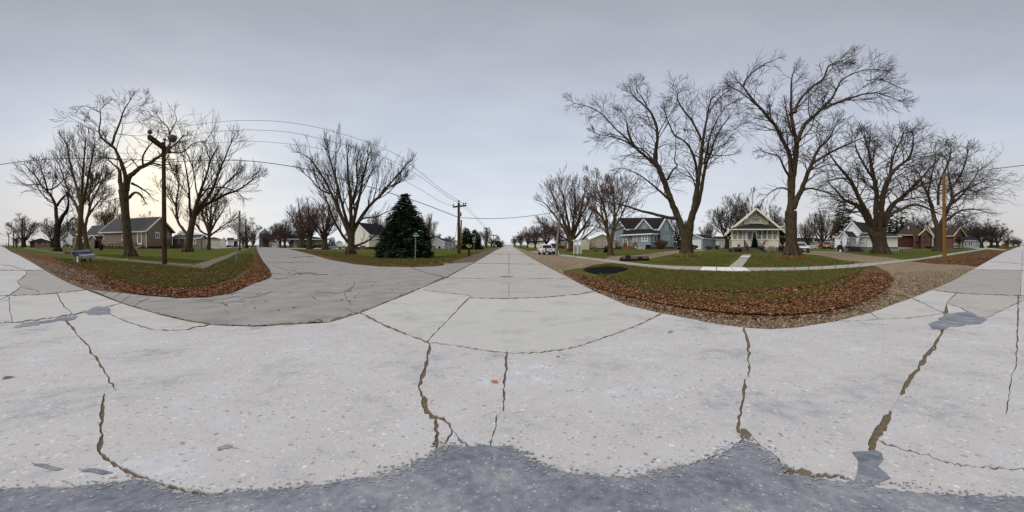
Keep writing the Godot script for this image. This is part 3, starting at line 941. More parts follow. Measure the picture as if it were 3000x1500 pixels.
# ------------------------------------------------------------------ evergreens: whorls of drooping boughs set with sprays of needles
func conifer(called: String, label: String, x: float, yb: float, yt: float, half: float, o := {}) -> Node3D:
	var d: float = o.get("d", clampf(depth_of(yb), 20.0, 330.0))
	var foot := B(x, d)
	var t := thing(called, label, "tree", foot, 0.0, o.get("group", ""))
	var r := RandomNumberGenerator.new()
	r.seed = hash(label)
	var h := H(yt, d); var w := half * d / F
	var tb := MB.new()
	tb.tube(PackedVector3Array([Vector3(0, -0.1, 0), Vector3(0, h * 0.5, 0), Vector3(0, h * 0.97, 0)]), PackedFloat32Array([w * 0.07, w * 0.045, w * 0.008]), 8)
	var nd := MB.new()
	nd.tinted = true
	var bare: float = o.get("bare", 0.02)
	var rows: int = o.get("rows", 34)
	var per: int = o.get("per", 15)
	var tone: Array = o.get("tone", [L(30, 40, 34), L(42, 54, 44), L(60, 72, 56), L(25, 33, 28), L(74, 80, 58)])
	var droop: float = o.get("droop", 0.28)
	var gap: float = o.get("gap", 0.0)
	var phase := r.randf() * TAU
	for k in rows:
		var s := (k + r.randf() * 0.6) / rows
		var y := lerpf(h * bare, h * 0.985, s)
		var full: float = pow(1.0 - s, o.get("power", 0.82)) * w
		var n := int(per * (0.35 + 0.65 * (1.0 - s))) + 2
		for b in n:
			if r.randf() < gap: continue
			var a := TAU * b / n + k * 2.4 + r.randf_range(-0.25, 0.25)
			var lump: float = 1.0 + o.get("lump", 0.1) * sin(a * 2.0 + phase + y * 3.0 / h)
			var ln: float = full * r.randf_range(0.72, 1.12) * lump + w * 0.035
			var out := Vector3(cos(a), 0, sin(a))
			var p0 := Vector3(0, y, 0)
			var up := r.randf_range(0.0, 0.12)
			var sprays := maxi(3, int(ln / w * o.get("sprays", 12.0)))
			var side := out.cross(UP)
			if ln > w * 0.3: tb.tube(PackedVector3Array([p0, p0 + out * ln * 0.5 + UP * ln * (up - droop * 0.25), p0 + out * ln * 0.92 + UP * ln * (up - droop * 0.8)]), PackedFloat32Array([w * 0.012, w * 0.008, w * 0.003]), 3)
			for q in sprays:
				var f: float = lerpf(0.25 if ln > w * 0.3 else 0.0, 1.0, (q + r.randf()) / sprays)
				var at := p0 + out * ln * f + UP * (ln * (up * f - droop * f * f) + r.randf_range(-0.95, 0.95) * h / rows)
				nd.col = tone[r.randi() % tone.size()] * r.randf_range(0.75, 1.25)
				var sz: float = w * o.get("needle", 0.17) * r.randf_range(0.7, 1.3) * (0.6 + 0.4 * (1.0 - s))
				for sd: float in [-1.0, 0.0, 1.0]:
					var dir := (out * r.randf_range(0.5, 1.0) + side * (sd + r.randf_range(-0.3, 0.3)) + UP * r.randf_range(-0.35, 0.4)).normalized()
					var wd := dir.cross(Vector3(r.randf_range(-1, 1), r.randf_range(0.2, 1), r.randf_range(-1, 1))).normalized() * sz * 0.14
					nd.tri(at - wd, at + wd, at + dir * sz)
					nd.tri(at + dir * sz * 0.35 - wd, at + dir * sz * 0.35 + wd, at + dir * sz * 1.1 + UP * sz * r.randf_range(-0.3, 0.25))
	put(tb, "trunk", o.get("bark", M.bark_dark), t)
	put(nd, "crown", M.needles, t)
	return t

# ------------------------------------------------------------------ shrubs: stems from the ground with a few leaves
func shrub(called: String, label: String, x: float, yb: float, w_px: float, h_px: float, o := {}) -> Node3D:
	var d: float = o.get("d", clampf(depth_of(yb), 8.0, 330.0))
	var t := thing(called, label, o.get("category", "shrub"), B(x, d), 0.0, o.get("group", ""))
	var r := RandomNumberGenerator.new()
	r.seed = hash(label)
	var w := w_px * 0.5 * d / F; var h := h_px * d / F
	var st := MB.new(); var lf := MB.new()
	lf.tinted = true
	var thin := 0.4 * d / F
	var cols: Array = o.get("colors", [L(92, 62, 48), L(110, 78, 56), L(70, 50, 42)])
	for k in o.get("stems", 46):
		var a := r.randf() * TAU
		var e := sqrt(r.randf())
		var p := Vector3(cos(a) * w * 0.25 * e, 0, sin(a) * w * 0.25 * e)
		var top: Vector3 = Vector3(cos(a) * w * e, h * sqrt(maxf(0.05, 1.0 - e * e * o.get("round", 0.6))) * r.randf_range(0.75, 1.0), sin(a) * w * e)
		var m := p.lerp(top, 0.5) + Vector3(r.randf_range(-w, w), r.randf_range(-h, h), r.randf_range(-w, w)) * 0.06 + UP * h * 0.06
		st.tube(PackedVector3Array([p, m, top]), PackedFloat32Array([thin * 1.3, thin, thin * 0.6]), 3)
		for q in 3:
			var at := m.lerp(top, r.randf())
			st.tube(PackedVector3Array([at, at + Vector3(r.randf_range(-w, w), h * r.randf_range(0.1, 0.5), r.randf_range(-w, w)) * 0.4]), PackedFloat32Array([thin * 0.8, thin * 0.4]), 3)
		for q in o.get("leaves", 6):
			var at := p.lerp(top, r.randf_range(0.3, 1.05)) + Vector3(r.randf_range(-w, w), r.randf_range(-h, h), r.randf_range(-w, w)) * 0.12
			at.y = maxf(at.y, 0.02)
			lf.col = cols[r.randi() % cols.size()] * r.randf_range(0.7, 1.3)
			var s: float = o.get("leaf", 0.09) * h * r.randf_range(0.6, 1.3)
			var b := Vector3(r.randf_range(-1, 1), r.randf_range(-1, 1), r.randf_range(-1, 1)).normalized() * s
			var c := b.cross(Vector3(r.randf_range(-1, 1), r.randf_range(-1, 1), r.randf_range(-1, 1))).normalized() * s * 0.5
			lf.quad(at, at + b * 0.5 + c, at + b, at + b * 0.5 - c)
	put(st, "stem", o.get("twig", M.twig_warm), t)
	if o.get("leaves", 6) > 0:
		var n := put(lf, "leaves", M.leafy, t)
		n.set_meta("kind", "stuff")
	return t

func make_trees() -> void:
	# --- the great bare trees of the left corner
	hero("bare_tree", "big bare tree with crooked limbs standing left of the near wooden pole", "382,752,30 378,735,24 374,700,21 369,640,19 364,590,21 362,556,24",
		[["360,566,15 352,532,12 350,500,9 332,482,5 312,462,4 300,452,2.5", 0.3, 0.35, 60, 1], ["366,560,14 368,524,12 358,484,11 347,458,9 334,432,8 308,414,6 290,388,5 294,358,4 293,326,3 280,306,2", -0.25, 0.3, 62], ["326,430,7 338,392,6 350,362,5 362,326,4 376,302,3 389,287,2", 0.35, 0.25, 56], ["330,420,3 306,440,2.4 303,470,2", 0.3, 0.3, 34, 1],
		["294,330,3 270,318,2.4 246,310,1.6 226,322,1.2", 0.3, 0.2, 34, 1], ["370,556,16 376,522,15 392,506,13 412,490,12 440,478,11 458,464,9 474,453,8 494,437,7 512,424,6 528,408,5 536,398,4 548,386,2", 0.28, 0.35, 56], ["420,490,6 418,462,5 432,434,4.5 446,418,3 462,398,2", -0.3, 0.3, 46, 1], ["498,428,5 497,398,4.5 492,374,4 474,356,3 460,338,2", 0.3, 0.3, 48], ["497,396,3 506,372,3 517,352,2.4 512,330,1.6", -0.3, 0.3, 44, 1], ["474,450,6 500,446,6 526,448,5 545,440,4 560,424,3 580,416,2", -0.25, 0.3, 50, 1],
		["384,536,8 404,546,6 420,556,5 434,566,4 446,580,2", 0.4, 0.3, 30, 1], ["378,580,9 392,565,8 406,566,7 416,576,6 426,594,3", -0.4, 0.6, 18, 1], ["398,500,5 424,490,4 450,478,3.5 478,486,3 500,500,2", 0.3, 0.2, 40, 1]], {"wig": 0.3, "lift": 0.06, "spread": 0.95, "dense": 0.8, "bark": M.bark})
	hero("bare_tree", "dark forked tree with a dangling right limb beside the leftmost lawn", "168,736,18 167,716,14 167,690,13 168,668,14 171,652,14",
		[["168,656,10 164,625,9 163,604,8 152,578,7 137,559,6 118,538,5 104,514,3.5 94,496,2", 0.3, 0.3, 50], ["140,560,5 132,530,4 122,500,3 116,478,2", -0.4, 0.3, 44], ["116,540,4 96,540,3 78,542,2", 0.2, 0.2, 30, 1], ["102,512,3 84,494,2.4 70,482,1.6", 0.3, 0.2, 30, 1], ["172,658,11 182,636,10 196,616,9 200,596,6 198,572,4", -0.3, 0.4, 36, 1], ["166,604,7 178,586,6 192,572,5 204,572,3", 0.3, 0.3, 34, 1], ["140,556,5 160,550,4 178,536,3 190,520,2", -0.3, 0.3, 40]], {"wig": 0.28, "bark": M.bark_dark, "twig": M.twig_dark, "dense": 0.8, "d": 112})
	hero("bare_tree", "tall straight brown-trunked tree rising behind the mailbox row", "232,733,19 231,712,14 233,680,13 236,640,12 238,600,12",
		[["238,610,8 228,560,7 214,510,6 204,470,5 198,430,4 190,400,2", 0.3, 0.25, 60], ["238,605,8 240,560,7 243,510,6 247,460,5 250,420,4 252,388,2", -0.1, 0.25, 60], ["240,600,8 252,555,7 260,510,6 270,460,5 276,425,3 282,404,2", -0.35, 0.25, 58], ["236,640,8 222,600,6 206,575,5 190,530,4 176,490,3 166,450,2", 0.25, 0.25, 56], ["242,600,6 262,570,5 284,540,4 300,500,3 306,470,2", 0.3, 0.25, 50], ["234,650,5 214,638,4 202,660,3 196,690,2", 0.3, 0.4, 30, 1]], {"wig": 0.14, "lift": 0.16, "bark": M.bark_warm, "spread": 0.6, "thin": 0.5, "d": 130, "dense": 0.8})
	hero("bare_tree", "leaning double-stemmed bare tree in front of the tan house wing", "256,724,12 252,704,11 247,684,11 248,664,10", [["248,668,8 258,630,7 268,592,6 284,560,5 298,530,3 306,506,2", 0.3, 0.25, 50], ["247,672,6 240,636,5 236,600,4 228,560,2", -0.3, 0.25, 44], ["254,640,6 270,616,5 290,590,4 312,570,2", -0.3, 0.25, 44], ["262,610,5 262,570,4 268,530,2", 0.4, 0.25, 44]], {"wig": 0.16, "bark": M.bark_warm, "d": 190, "spread": 0.65})
	hero("bare_tree", "spreading bare tree right of the near pole before the tan garage", "550,738,26 552,724,20 556,690,17 562,658,16 566,636,17",
		[["562,646,12 590,610,11 622,590,9 660,570,8 700,555,6 738,528,4 764,508,2", 0.25, 0.3, 60], ["566,640,12 578,592,11 590,555,9 602,520,7 614,480,5 622,440,3", -0.25, 0.25, 70], ["572,618,11 600,588,10 624,552,8 640,508,7 656,470,5 672,430,4 690,392,2", 0.2, 0.3, 72], ["562,650,8 556,610,7 554,560,6 548,512,5 540,470,3 532,440,2", -0.3, 0.3, 60], ["552,690,9 534,668,8 520,646,7 516,606,6 502,580,4 488,552,2", 0.3, 0.3, 48], ["520,640,6 516,590,5 524,540,4 510,500,2", -0.4, 0.3, 46], ["618,590,6 640,560,5 670,530,4 700,500,2.5", -0.4, 0.2, 54], ["590,560,5 640,548,4 690,560,3 712,580,2", 0.4, 0.2, 40, 1]], {"wig": 0.15, "lift": 0.12, "spread": 0.65, "d": 104, "dense": 0.9})
	hero("bare_tree", "round-crowned bare tree in front of the cream garage doors", "612,730,11 612,712,9 613,690,9 614,678,10", [["613,684,7 600,650,6 590,620,5 578,590,2", 0.3, 0.2, 40], ["614,682,7 616,640,6 620,600,4 618,572,2", -0.2, 0.2, 44], ["615,682,7 632,650,6 650,622,4 664,596,2", 0.3, 0.2, 40], ["612,690,6 590,678,5 572,655,4 560,628,2", -0.3, 0.2, 36], ["616,690,6 640,672,5 666,654,3 686,640,2", -0.3, 0.2, 36], ["614,680,6 626,630,5 636,590,2", 0.5, 0.2, 40], ["613,680,6 606,630,5 602,586,2", 0.5, 0.2, 40]], {"wig": 0.14, "lift": 0.1, "spread": 0.65, "d": 150, "dense": 0.85})
	# --- the broad maple by the side street and the row behind it
	hero("maple_tree", "broad bare maple with many rising limbs before the white gabled house", "1028,746,30 1029,734,21 1029,712,19 1029,690,20 1030,672,21",
		[["1024,690,12 1008,650,11 990,610,10 968,560,8 940,510,7 912,470,5 888,452,3 868,440,2", 0.25, 0.2, 62], ["1026,680,12 1014,640,9 1000,590,8 988,540,7 976,500,6 966,460,4 958,424,2", -0.3, 0.2, 60], ["1029,676,13 1028,620,11 1026,570,9 1020,520,7 1018,470,5 1016,412,2", 0.15, 0.2, 62], ["1031,676,12 1042,620,10 1054,570,8 1064,520,7 1076,470,5 1086,424,2", -0.2, 0.2, 60], ["1034,680,12 1056,640,11 1086,600,9 1116,570,8 1150,530,6 1184,490,4 1206,460,2", 0.25, 0.25, 58], ["1030,720,9 1004,690,8 976,640,7 958,590,5 940,560,3", -0.35, 0.25, 52], ["1034,722,8 1060,714,7 1086,700,6 1106,680,3", 0.3, 0.3, 36, 1], ["1040,660,8 1064,640,6 1100,636,5 1130,622,3", -0.4, 0.3, 40, 1], ["1026,600,6 1046,540,6 1044,490,4 1050,440,2", 0.5, 0.2, 54], ["1110,580,6 1130,550,5 1160,540,4 1200,520,2", -0.3, 0.2, 44], ["976,570,6 940,556,5 906,520,3 880,500,2", -0.3, 0.2, 46]], {"wig": 0.13, "lift": 0.16, "spread": 0.6, "d": 78, "dense": 0.84, "thin": 0.55})
	var row := [["bare dense maple nearest the old blue sedan in the row", 952, 738, 540, 74, 150, 19], ["bare maple with a broad fan of branches second in the row", 907, 733, 548, 74, 180, 17], ["bare maple standing before the low brick house porch", 882, 728, 580, 62, 235, 15], ["small vase-shaped bare maple beside the fenced tan shed", 834, 725, 628, 40, 260, 9], ["vase-shaped maple farthest along the right of the side street", 821, 724, 640, 38, 290, 9]]
	var proto: Node3D
	for k in row.size():
		var q: Array = row[k]
		if k % 3 == 0:
			proto = plain_tree("maple_tree", q[0], q[1], q[2], q[3], q[4], {"d": q[5], "limbs": 11, "fork": 0.17, "trunk": q[6] * 0.42, "dense": 0.92, "dome": 0.6, "thin": 0.55, "twig": M.twig_brown, "group": "maples along the side street"})
			proto.set_meta("h0", H(q[3], q[5])); proto.set_meta("w0", q[4] * q[5] / F)
		else:
			again(proto, proto.get_meta("h0"), proto.get_meta("w0"), q[0], q[1], q[2], q[3], q[4], q[5], "maples along the side street")
	# --- the right-hand giants
	hero("bare_tree", "huge twin-stemmed bare tree with pale grass at its foot before the blue house", "2011,754,40 2011,742,33 2011,718,31 2011,700,33 2011,684,38",
		[["2004,694,22 1990,646,19 1972,604,18 1958,566,17 1946,530,17 1930,494,15 1920,474,14 1920,448,12 1926,410,10 1924,374,9 1912,340,8 1904,326,7 1884,306,6 1866,292,5 1852,276,4 1842,262,3 1826,248,2", 0.18, 0.35, 66], ["1924,486,9 1896,462,8 1870,440,8 1852,418,8 1842,392,7 1838,372,5 1834,350,3 1826,330,2", -0.25, 0.2, 60], ["1850,424,5 1830,400,5 1806,380,4 1784,356,4 1758,330,3.4 1722,312,3 1690,304,2 1668,300,1.4", 0.2, 0.2, 52], ["1870,440,5 1836,416,5 1800,402,4 1766,396,3 1740,392,2", -0.3, 0.2, 48],
		["1914,470,6 1886,440,5 1862,430,4", 0.3, 0.2, 40, 1], ["1968,590,9 1946,572,7 1924,552,6 1898,530,5 1866,508,4 1830,494,3 1800,490,2", -0.25, 0.2, 46], ["1980,640,11 1960,638,10 1934,632,10 1906,624,9 1878,618,8 1850,608,7 1820,600,6 1788,594,5 1758,586,4 1734,572,3 1712,556,2", 0.15, 0.35, 40, 1], ["1956,526,7 1970,500,6 1984,486,5 1976,470,4 1980,440,3 1978,400,2", 0.35, 0.4, 40, 1],
		["2016,694,24 2022,650,20 2032,616,18 2040,570,16 2046,520,14 2052,476,13 2056,440,11 2059,412,10 2064,384,8 2070,352,7 2076,318,6 2084,290,4 2094,262,2", -0.15, 0.4, 62], ["2056,410,7 2040,378,6 2026,352,6 2008,330,6 1992,306,5 1984,286,4 1988,262,2", 0.25, 0.2, 56], ["2044,520,8 2036,470,7 2022,434,6 2000,410,5 1976,396,5 1964,372,4 1954,348,3 1950,320,2", -0.3, 0.25, 52], ["2026,640,14 2044,600,12 2054,560,11 2060,520,10 2070,476,9 2082,450,7 2094,410,6 2114,372,5 2134,348,4 2152,336,2", 0.25, 0.35, 58],
		["2062,480,6 2072,440,6 2080,400,5 2096,360,4 2120,320,3 2134,296,2", -0.35, 0.2, 54], ["2076,330,4 2096,300,4 2120,276,3 2140,262,2", 0.3, 0.2, 44], ["2040,560,5 2030,524,4 2014,500,3 2004,490,2", 0.4, 0.2, 34, 1], ["1896,310,4 1880,284,3 1864,262,2.4 1880,240,1.6", -0.4, 0.2, 40], ["2054,440,5 2080,452,4 2110,456,3 2150,452,2", -0.4, 0.2, 40, 1]], {"wig": 0.24, "lift": 0.0, "spread": 0.85, "d": 62, "bark": M.bark, "dense": 0.85, "thin": 0.58})
	hero("bare_tree", "tallest bare tree with leaves heaped at its foot beside the cream bungalow", "2320,758,46 2320,748,35 2319,720,31 2318,680,29 2317,640,30 2317,618,31",
		[["2315,626,22 2320,570,18 2323,520,17 2329,470,16 2334,425,14 2328,390,11 2320,350,10 2318,316,9 2318,276,7 2319,240,6 2322,212,4 2328,186,2", 0.12, 0.3, 62], ["2316,600,10 2314,540,14 2317,490,13 2312,450,12 2300,424,11 2286,396,11 2272,370,10 2254,348,9 2236,326,9 2218,306,8 2201,286,7 2186,266,6 2170,246,4 2152,238,3 2130,230,2", 0.22, 0.35, 62], ["2178,254,5 2184,236,5 2200,216,4.4 2222,200,4 2244,186,3.4 2262,178,2.4 2276,172,1.4", -0.3, 0.2, 40, 1], ["2260,354,5 2256,330,5 2254,314,4", 0.3, 0.5, 20, 1], ["2230,318,5 2206,300,4 2180,276,3 2150,260,3 2122,244,2", -0.3, 0.2, 46],
		["2334,420,13 2346,388,11 2360,362,11 2380,344,10 2402,324,10 2424,302,9 2442,282,7 2448,262,5 2452,246,3", 0.2, 0.25, 60], ["2396,328,7 2426,312,7 2462,297,7 2496,286,6 2530,276,5 2566,272,4 2600,282,3 2640,296,2.4 2680,306,1.4", -0.2, 0.25, 50], ["2328,330,9 2338,302,8 2352,282,7 2378,256,7 2404,238,7 2416,224,6 2426,196,5 2446,184,4 2472,176,3 2500,162,2.4 2518,158,1.4", 0.25, 0.25, 48], ["2450,268,4 2462,240,4 2490,220,4 2530,206,3 2570,204,3 2610,212,2", -0.25, 0.2, 42], ["2540,236,3 2580,232,3 2620,250,2.4 2650,262,1.6", 0.2, 0.1, 36, 1],
		["2324,612,16 2336,580,15 2352,548,13 2364,514,12 2376,486,11 2386,460,9 2402,432,8 2424,412,7 2436,392,5 2450,366,3 2470,344,2", -0.22, 0.3, 56], ["2378,480,7 2400,466,7 2430,448,6 2458,434,6 2486,422,5 2512,410,4 2534,402,3 2560,402,2", 0.3, 0.2, 48], ["2338,566,7 2370,552,6 2410,560,5 2450,572,4 2490,580,2.4 2512,594,1.6", -0.4, 0.2, 40, 1], ["2316,560,6 2290,550,5 2262,560,4 2240,580,2", 0.4, 0.2, 36, 1], ["2314,520,7 2296,490,6 2282,460,5 2256,450,4 2226,440,2", -0.4, 0.2, 44], ["2334,410,6 2316,380,6 2308,340,5 2296,300,3", 0.4, 0.2, 50]], {"wig": 0.2, "lift": -0.01, "spread": 0.8, "d": 58, "bark": M.bark, "dense": 0.9, "thin": 0.6})
	hero("bare_tree", "massive old tree with a flared trunk in front of the white house", "2580,745,40 2580,735,36 2577,710,35 2572,692,38 2570,676,42",
		[["2558,688,20 2546,654,18 2532,626,16 2514,604,14 2494,594,11 2472,584,9 2452,560,6 2432,540,4 2410,524,2", 0.25, 0.2, 60], ["2562,676,15 2548,640,14 2530,606,13 2512,570,12 2498,540,11 2482,516,9 2464,496,8 2446,474,6 2430,450,4 2414,430,2", -0.2, 0.25, 62], ["2570,676,16 2566,620,14 2568,570,13 2560,520,12 2552,482,10 2546,444,8 2536,414,5 2524,386,2", 0.2, 0.25, 62], ["2576,680,18 2582,620,15 2586,570,14 2600,530,12 2616,504,11 2640,482,10 2662,464,8 2674,430,6 2676,400,4 2682,368,2", -0.2, 0.25, 60], ["2584,690,18 2594,640,15 2612,604,14 2640,580,13 2664,558,11 2690,532,9 2708,512,7 2732,486,5 2754,460,3 2770,440,2", 0.25, 0.25, 58], ["2590,660,11 2610,628,10 2636,616,10 2660,604,9 2684,600,8 2712,608,7 2740,622,5 2766,632,3", -0.25, 0.4, 40, 1],
		["2604,530,8 2610,490,7 2620,450,6 2640,410,5 2650,380,2", 0.4, 0.2, 56], ["2556,520,7 2530,480,6 2510,440,5 2500,400,2", -0.4, 0.2, 56], ["2650,570,7 2690,548,6 2730,530,5 2760,520,2", 0.35, 0.2, 50], ["2516,600,6 2490,620,5 2466,628,3 2440,620,2", 0.3, 0.3, 36, 1], ["2586,590,7 2560,556,6 2530,530,4 2520,500,2", 0.5, 0.2, 50]], {"wig": 0.26, "lift": 0.0, "spread": 0.85, "d": 82, "bark": M.bark, "dense": 0.95, "thin": 0.55})
	hero("bare_tree", "bare spreading tree behind the tall tan pole on the right lawn", "2748,733,24 2750,722,19 2750,690,18 2749,664,19",
		[["2746,670,12 2738,640,11 2730,610,10 2722,580,9 2708,550,7 2696,520,5 2690,490,2", 0.3, 0.25, 54], ["2752,668,12 2764,640,11 2776,614,10 2788,590,9 2800,572,8 2824,556,6 2850,560,4 2880,566,2", -0.25, 0.25, 50], ["2788,590,8 2788,558,7 2782,530,6 2776,490,4 2770,450,2", 0.35, 0.2, 56], ["2784,600,7 2810,580,6 2838,546,5 2856,520,4 2872,490,2", -0.4, 0.2, 52], ["2730,610,6 2720,570,6 2728,520,5 2740,470,3 2742,430,2", -0.4, 0.2, 60], ["2756,660,8 2780,640,7 2810,620,6 2850,612,4 2890,622,2", 0.3, 0.2, 40, 1], ["2776,560,6 2810,520,5 2830,470,4 2836,430,2", -0.5, 0.2, 54], ["2748,600,7 2752,540,6 2780,470,5 2790,410,2", 0.4, 0.2, 56], ["2820,560,5 2860,540,4 2890,530,2", 0.4, 0.1, 40]], {"wig": 0.27, "lift": 0.0, "spread": 0.9, "d": 118, "dense": 1.0, "bark": M.bark, "thin": 0.5})
	var rust := [L(128, 82, 52), L(150, 98, 62), L(104, 66, 46), L(134, 96, 72)]
	hero("maple_tree", "many-stemmed maple with rust leaves and a sawn stub behind the white trellis", "1675,738,24 1674,724,18 1674,706,19 1676,692,22",
		[["1668,706,12 1660,676,11 1652,650,11 1646,634,10", 0.2, 0.9, 20, 1], ["1670,700,8 1648,664,7 1624,630,6 1600,600,4 1580,586,2", 0.3, 0.15, 40], ["1674,694,9 1664,650,8 1656,606,6 1646,566,4 1636,544,2", -0.3, 0.15, 44], ["1677,692,9 1680,650,8 1684,606,6 1684,560,3 1680,536,2", 0.2, 0.15, 44], ["1680,694,9 1692,656,8 1702,616,7 1712,570,4 1716,536,2", -0.25, 0.15, 44], ["1682,700,8 1702,676,7 1726,640,6 1742,604,3 1748,580,2", 0.3, 0.15, 40], ["1684,708,6 1710,698,6 1738,672,4 1756,650,2", -0.3, 0.2, 34], ["1666,704,6 1640,690,5 1606,664,4 1574,648,2", -0.3, 0.2, 36], ["1676,690,8 1700,640,6 1724,590,4 1732,550,2", 0.5, 0.15, 42], ["1672,690,8 1640,620,6 1618,570,3 1610,550,2", 0.5, 0.15, 42]], {"wig": 0.13, "lift": 0.12, "spread": 0.6, "d": 112, "leaves": 0.3, "per_tip": 3, "colors": rust, "twig": M.twig_brown, "thin": 0.5, "dense": 0.85})
	hero("maple_tree", "low-forked maple with a few orange leaves before the blue house deck", "1788,750,19 1788,738,15 1788,718,14 1788,702,16",
		[["1784,708,10 1778,676,9 1770,648,8 1752,624,7 1730,606,5 1712,592,2", 0.25, 0.2, 46], ["1780,670,6 1776,630,6 1764,590,5 1750,550,3 1744,520,2", -0.3, 0.2, 46], ["1791,704,11 1796,678,10 1800,646,9 1800,606,7 1796,560,4 1792,520,2", 0.2, 0.2, 48], ["1798,670,6 1812,648,6 1826,620,5 1840,580,3 1846,556,2", -0.3, 0.2, 44], ["1802,676,5 1826,666,5 1850,654,4 1876,644,2", 0.2, 0.3, 36, 1], ["1800,640,6 1816,600,5 1824,560,4 1826,530,2", 0.4, 0.2, 44], ["1772,650,5 1760,610,5 1772,560,3 1776,524,2", 0.4, 0.2, 44], ["1786,690,5 1760,668,4 1730,660,2", -0.4, 0.2, 34, 1]], {"wig": 0.17, "lift": 0.1, "spread": 0.7, "d": 72, "leaves": 0.06, "per_tip": 3, "leaf": 0.2, "colors": [L(190, 92, 40), L(160, 78, 40)], "twig": M.twig_warm, "bark": M.bark_warm, "thin": 0.55, "dense": 0.95})
	# --- trees farther off, each kind built once and set down again at its own size
	var a := plain_tree("bare_tree", "dark vase-shaped tree at the far left edge of town", 71, 724, 605, 42, {"d": 300, "limbs": 9, "fork": 0.16, "bark": M.bark_dark, "trunk": 4.0, "wig": 0.2, "thin": 0.5})
	var ah := H(605, 300); var aw := 42 * 300 / F
	again(a, ah, aw, "bare tree between the brick ranch house and the white farmhouse", 153, 724, 612, 34, 290)
	again(a, ah, aw, "tall bare tree behind the white farmhouse roof", 205, 724, 600, 36, 340)
	again(a, ah, aw, "bare tree seen over the tan house roof ridge", 432, 724, 598, 30, 330)
	again(a, ah, aw, "bare tree behind the pole and the stop sign", 722, 726, 618, 46, 260)
	again(a, ah, aw, "bare tree directly left of the cream bungalow roof", 2130, 727, 540, 66, 190)
	again(a, ah, aw, "bare tree rising behind the bungalow gable", 2188, 727, 516, 62, 215)
	again(a, ah, aw, "bare tree peeping out between the twin stems of the huge tree", 1990, 727, 600, 50, 230)
	again(a, ah, aw, "bare tree beyond the brick house, left of its chimney vent", 2690, 726, 600, 44, 260)
	again(a, ah, aw, "bare tree beyond the brick house garage roof", 2800, 726, 596, 52, 280)
	again(a, ah, aw, "bare tree nearest the blue-grey ranch house on the far right", 2876, 724, 624, 40, 240)
	again(a, ah, aw, "dense bare tree on the far right behind the pale house", 2904, 724, 628, 38, 260)
	again(a, ah, aw, "last big bare tree before the low far-right row", 2922, 724, 640, 36, 280)
	var b := plain_tree("bare_tree", "multi-stemmed bare tree behind the red pickup", 2412, 727, 590, 62, {"d": 200, "limbs": 12, "fork": 0.08, "dome": 0.5, "trunk": 6.0, "lift": 0.2, "wig": 0.1, "twig": M.twig_warm, "spread": 0.5, "thin": 0.5})
	var bh := H(590, 200); var bw := 62 * 200 / F
	again(b, bh, bw, "brushy bare tree beyond the white rail fence", 2366, 726, 632, 38, 230)
	again(b, bh, bw, "thin bare tree seen just right of the spruce", 1256, 726, 606, 40, 210)
	again(b, bh, bw, "bare tree behind the white gabled house, left of the spruce", 1106, 727, 596, 44, 210)
	again(b, bh, bw, "brushy tree above the grey house roof, left one", 1272, 725, 672, 34, 300)
	again(b, bh, bw, "brushy tree above the grey house roof, right one", 1318, 725, 684, 24, 310)
	again(b, bh, bw, "slim pale tree directly behind the main utility pole", 1361, 725, 652, 18, 300)
	again(b, bh, bw, "bare tree over the twin evergreens beside the road", 1424, 725, 654, 24, 300)
	again(b, bh, bw, "bare brown tree beside the second pole along the road", 1402, 725, 668, 22, 320)
	again(b, bh, bw, "bare tree behind the blue garage roof", 2076, 726, 640, 34, 250)
	again(b, bh, bw, "bare tree over the far end of the side street, left", 742, 722, 668, 20, 330)
	var c := plain_tree("bare_tree", "brown-twigged tree over the white pickup", 1600, 728, 620, 46, {"d": 180, "limbs": 12, "fork": 0.14, "dome": 0.75, "trunk": 4.0, "twig": M.twig_brown, "leaves": 0.35, "colors": rust, "thin": 0.5, "dense": 1.0})
	var ch := H(620, 180); var cw := 46 * 180 / F
	var far_row := [["russet tree behind the dark blue bin", 1634, 727, 640, 34, 200], ["rust-leaved tree first in the far right-hand row", 1568, 726, 650, 34, 230], ["brown bare tree second in the far right-hand row", 1546, 725, 654, 28, 260], ["brown bare tree third in the far right-hand row", 1526, 724, 668, 22, 290], ["brown tree last in the far right-hand row", 1508, 723, 684, 16, 325],
		["brown tree in the far left-hand row beside the road", 1440, 724, 690, 16, 320], ["hazy small tree at the end of the road, left", 1470, 723, 700, 12, 328], ["brown-leaved tree behind the tan house chimney end", 324, 727, 556, 44, 230], ["brown tree right behind the bungalow's roof peak", 2262, 727, 580, 52, 230], ["brown tree on the right of the bungalow before the fence", 2292, 726, 640, 34, 240],
		["low brown tree in the far-right row, first", 2950, 723, 690, 16, 300], ["low brown tree in the far-right row, second", 2968, 722.6, 688, 16, 315], ["low brown tree in the far-right row, last", 2984, 722, 692, 14, 328], ["brown tree screening the grain bins on the side street", 800, 722, 660, 28, 330], ["thin brown tree directly before the grain bin", 777, 722.4, 672, 22, 318], ["brown tree right of the grain bins", 850, 723, 664, 28, 320],
		["little gnarled tree by the far-left mailbox", 48, 723, 682, 15, 330], ["brown thicket tree behind the brick ranch house", 98, 723, 694, 18, 330], ["brown tree left over the brick house roof", 2662, 726, 620, 40, 270], ["brown tree over the pale house on the right", 2850, 724, 640, 36, 290], ["rust-brown shrubby tree beside the pole behind the stop sign", 712, 725, 676, 18, 250]]
	for q in far_row: again(c, ch, cw, q[0], q[1], q[2], q[3], q[4], q[5])
	# --- evergreens
	conifer("spruce_tree", "big dark spruce at the side street corner behind the street sign", 1186, 759, 566, 92, {"d": 56, "rows": 46, "per": 22, "sprays": 16, "power": 0.76, "lump": 0.16, "droop": 0.34, "needle": 0.15})
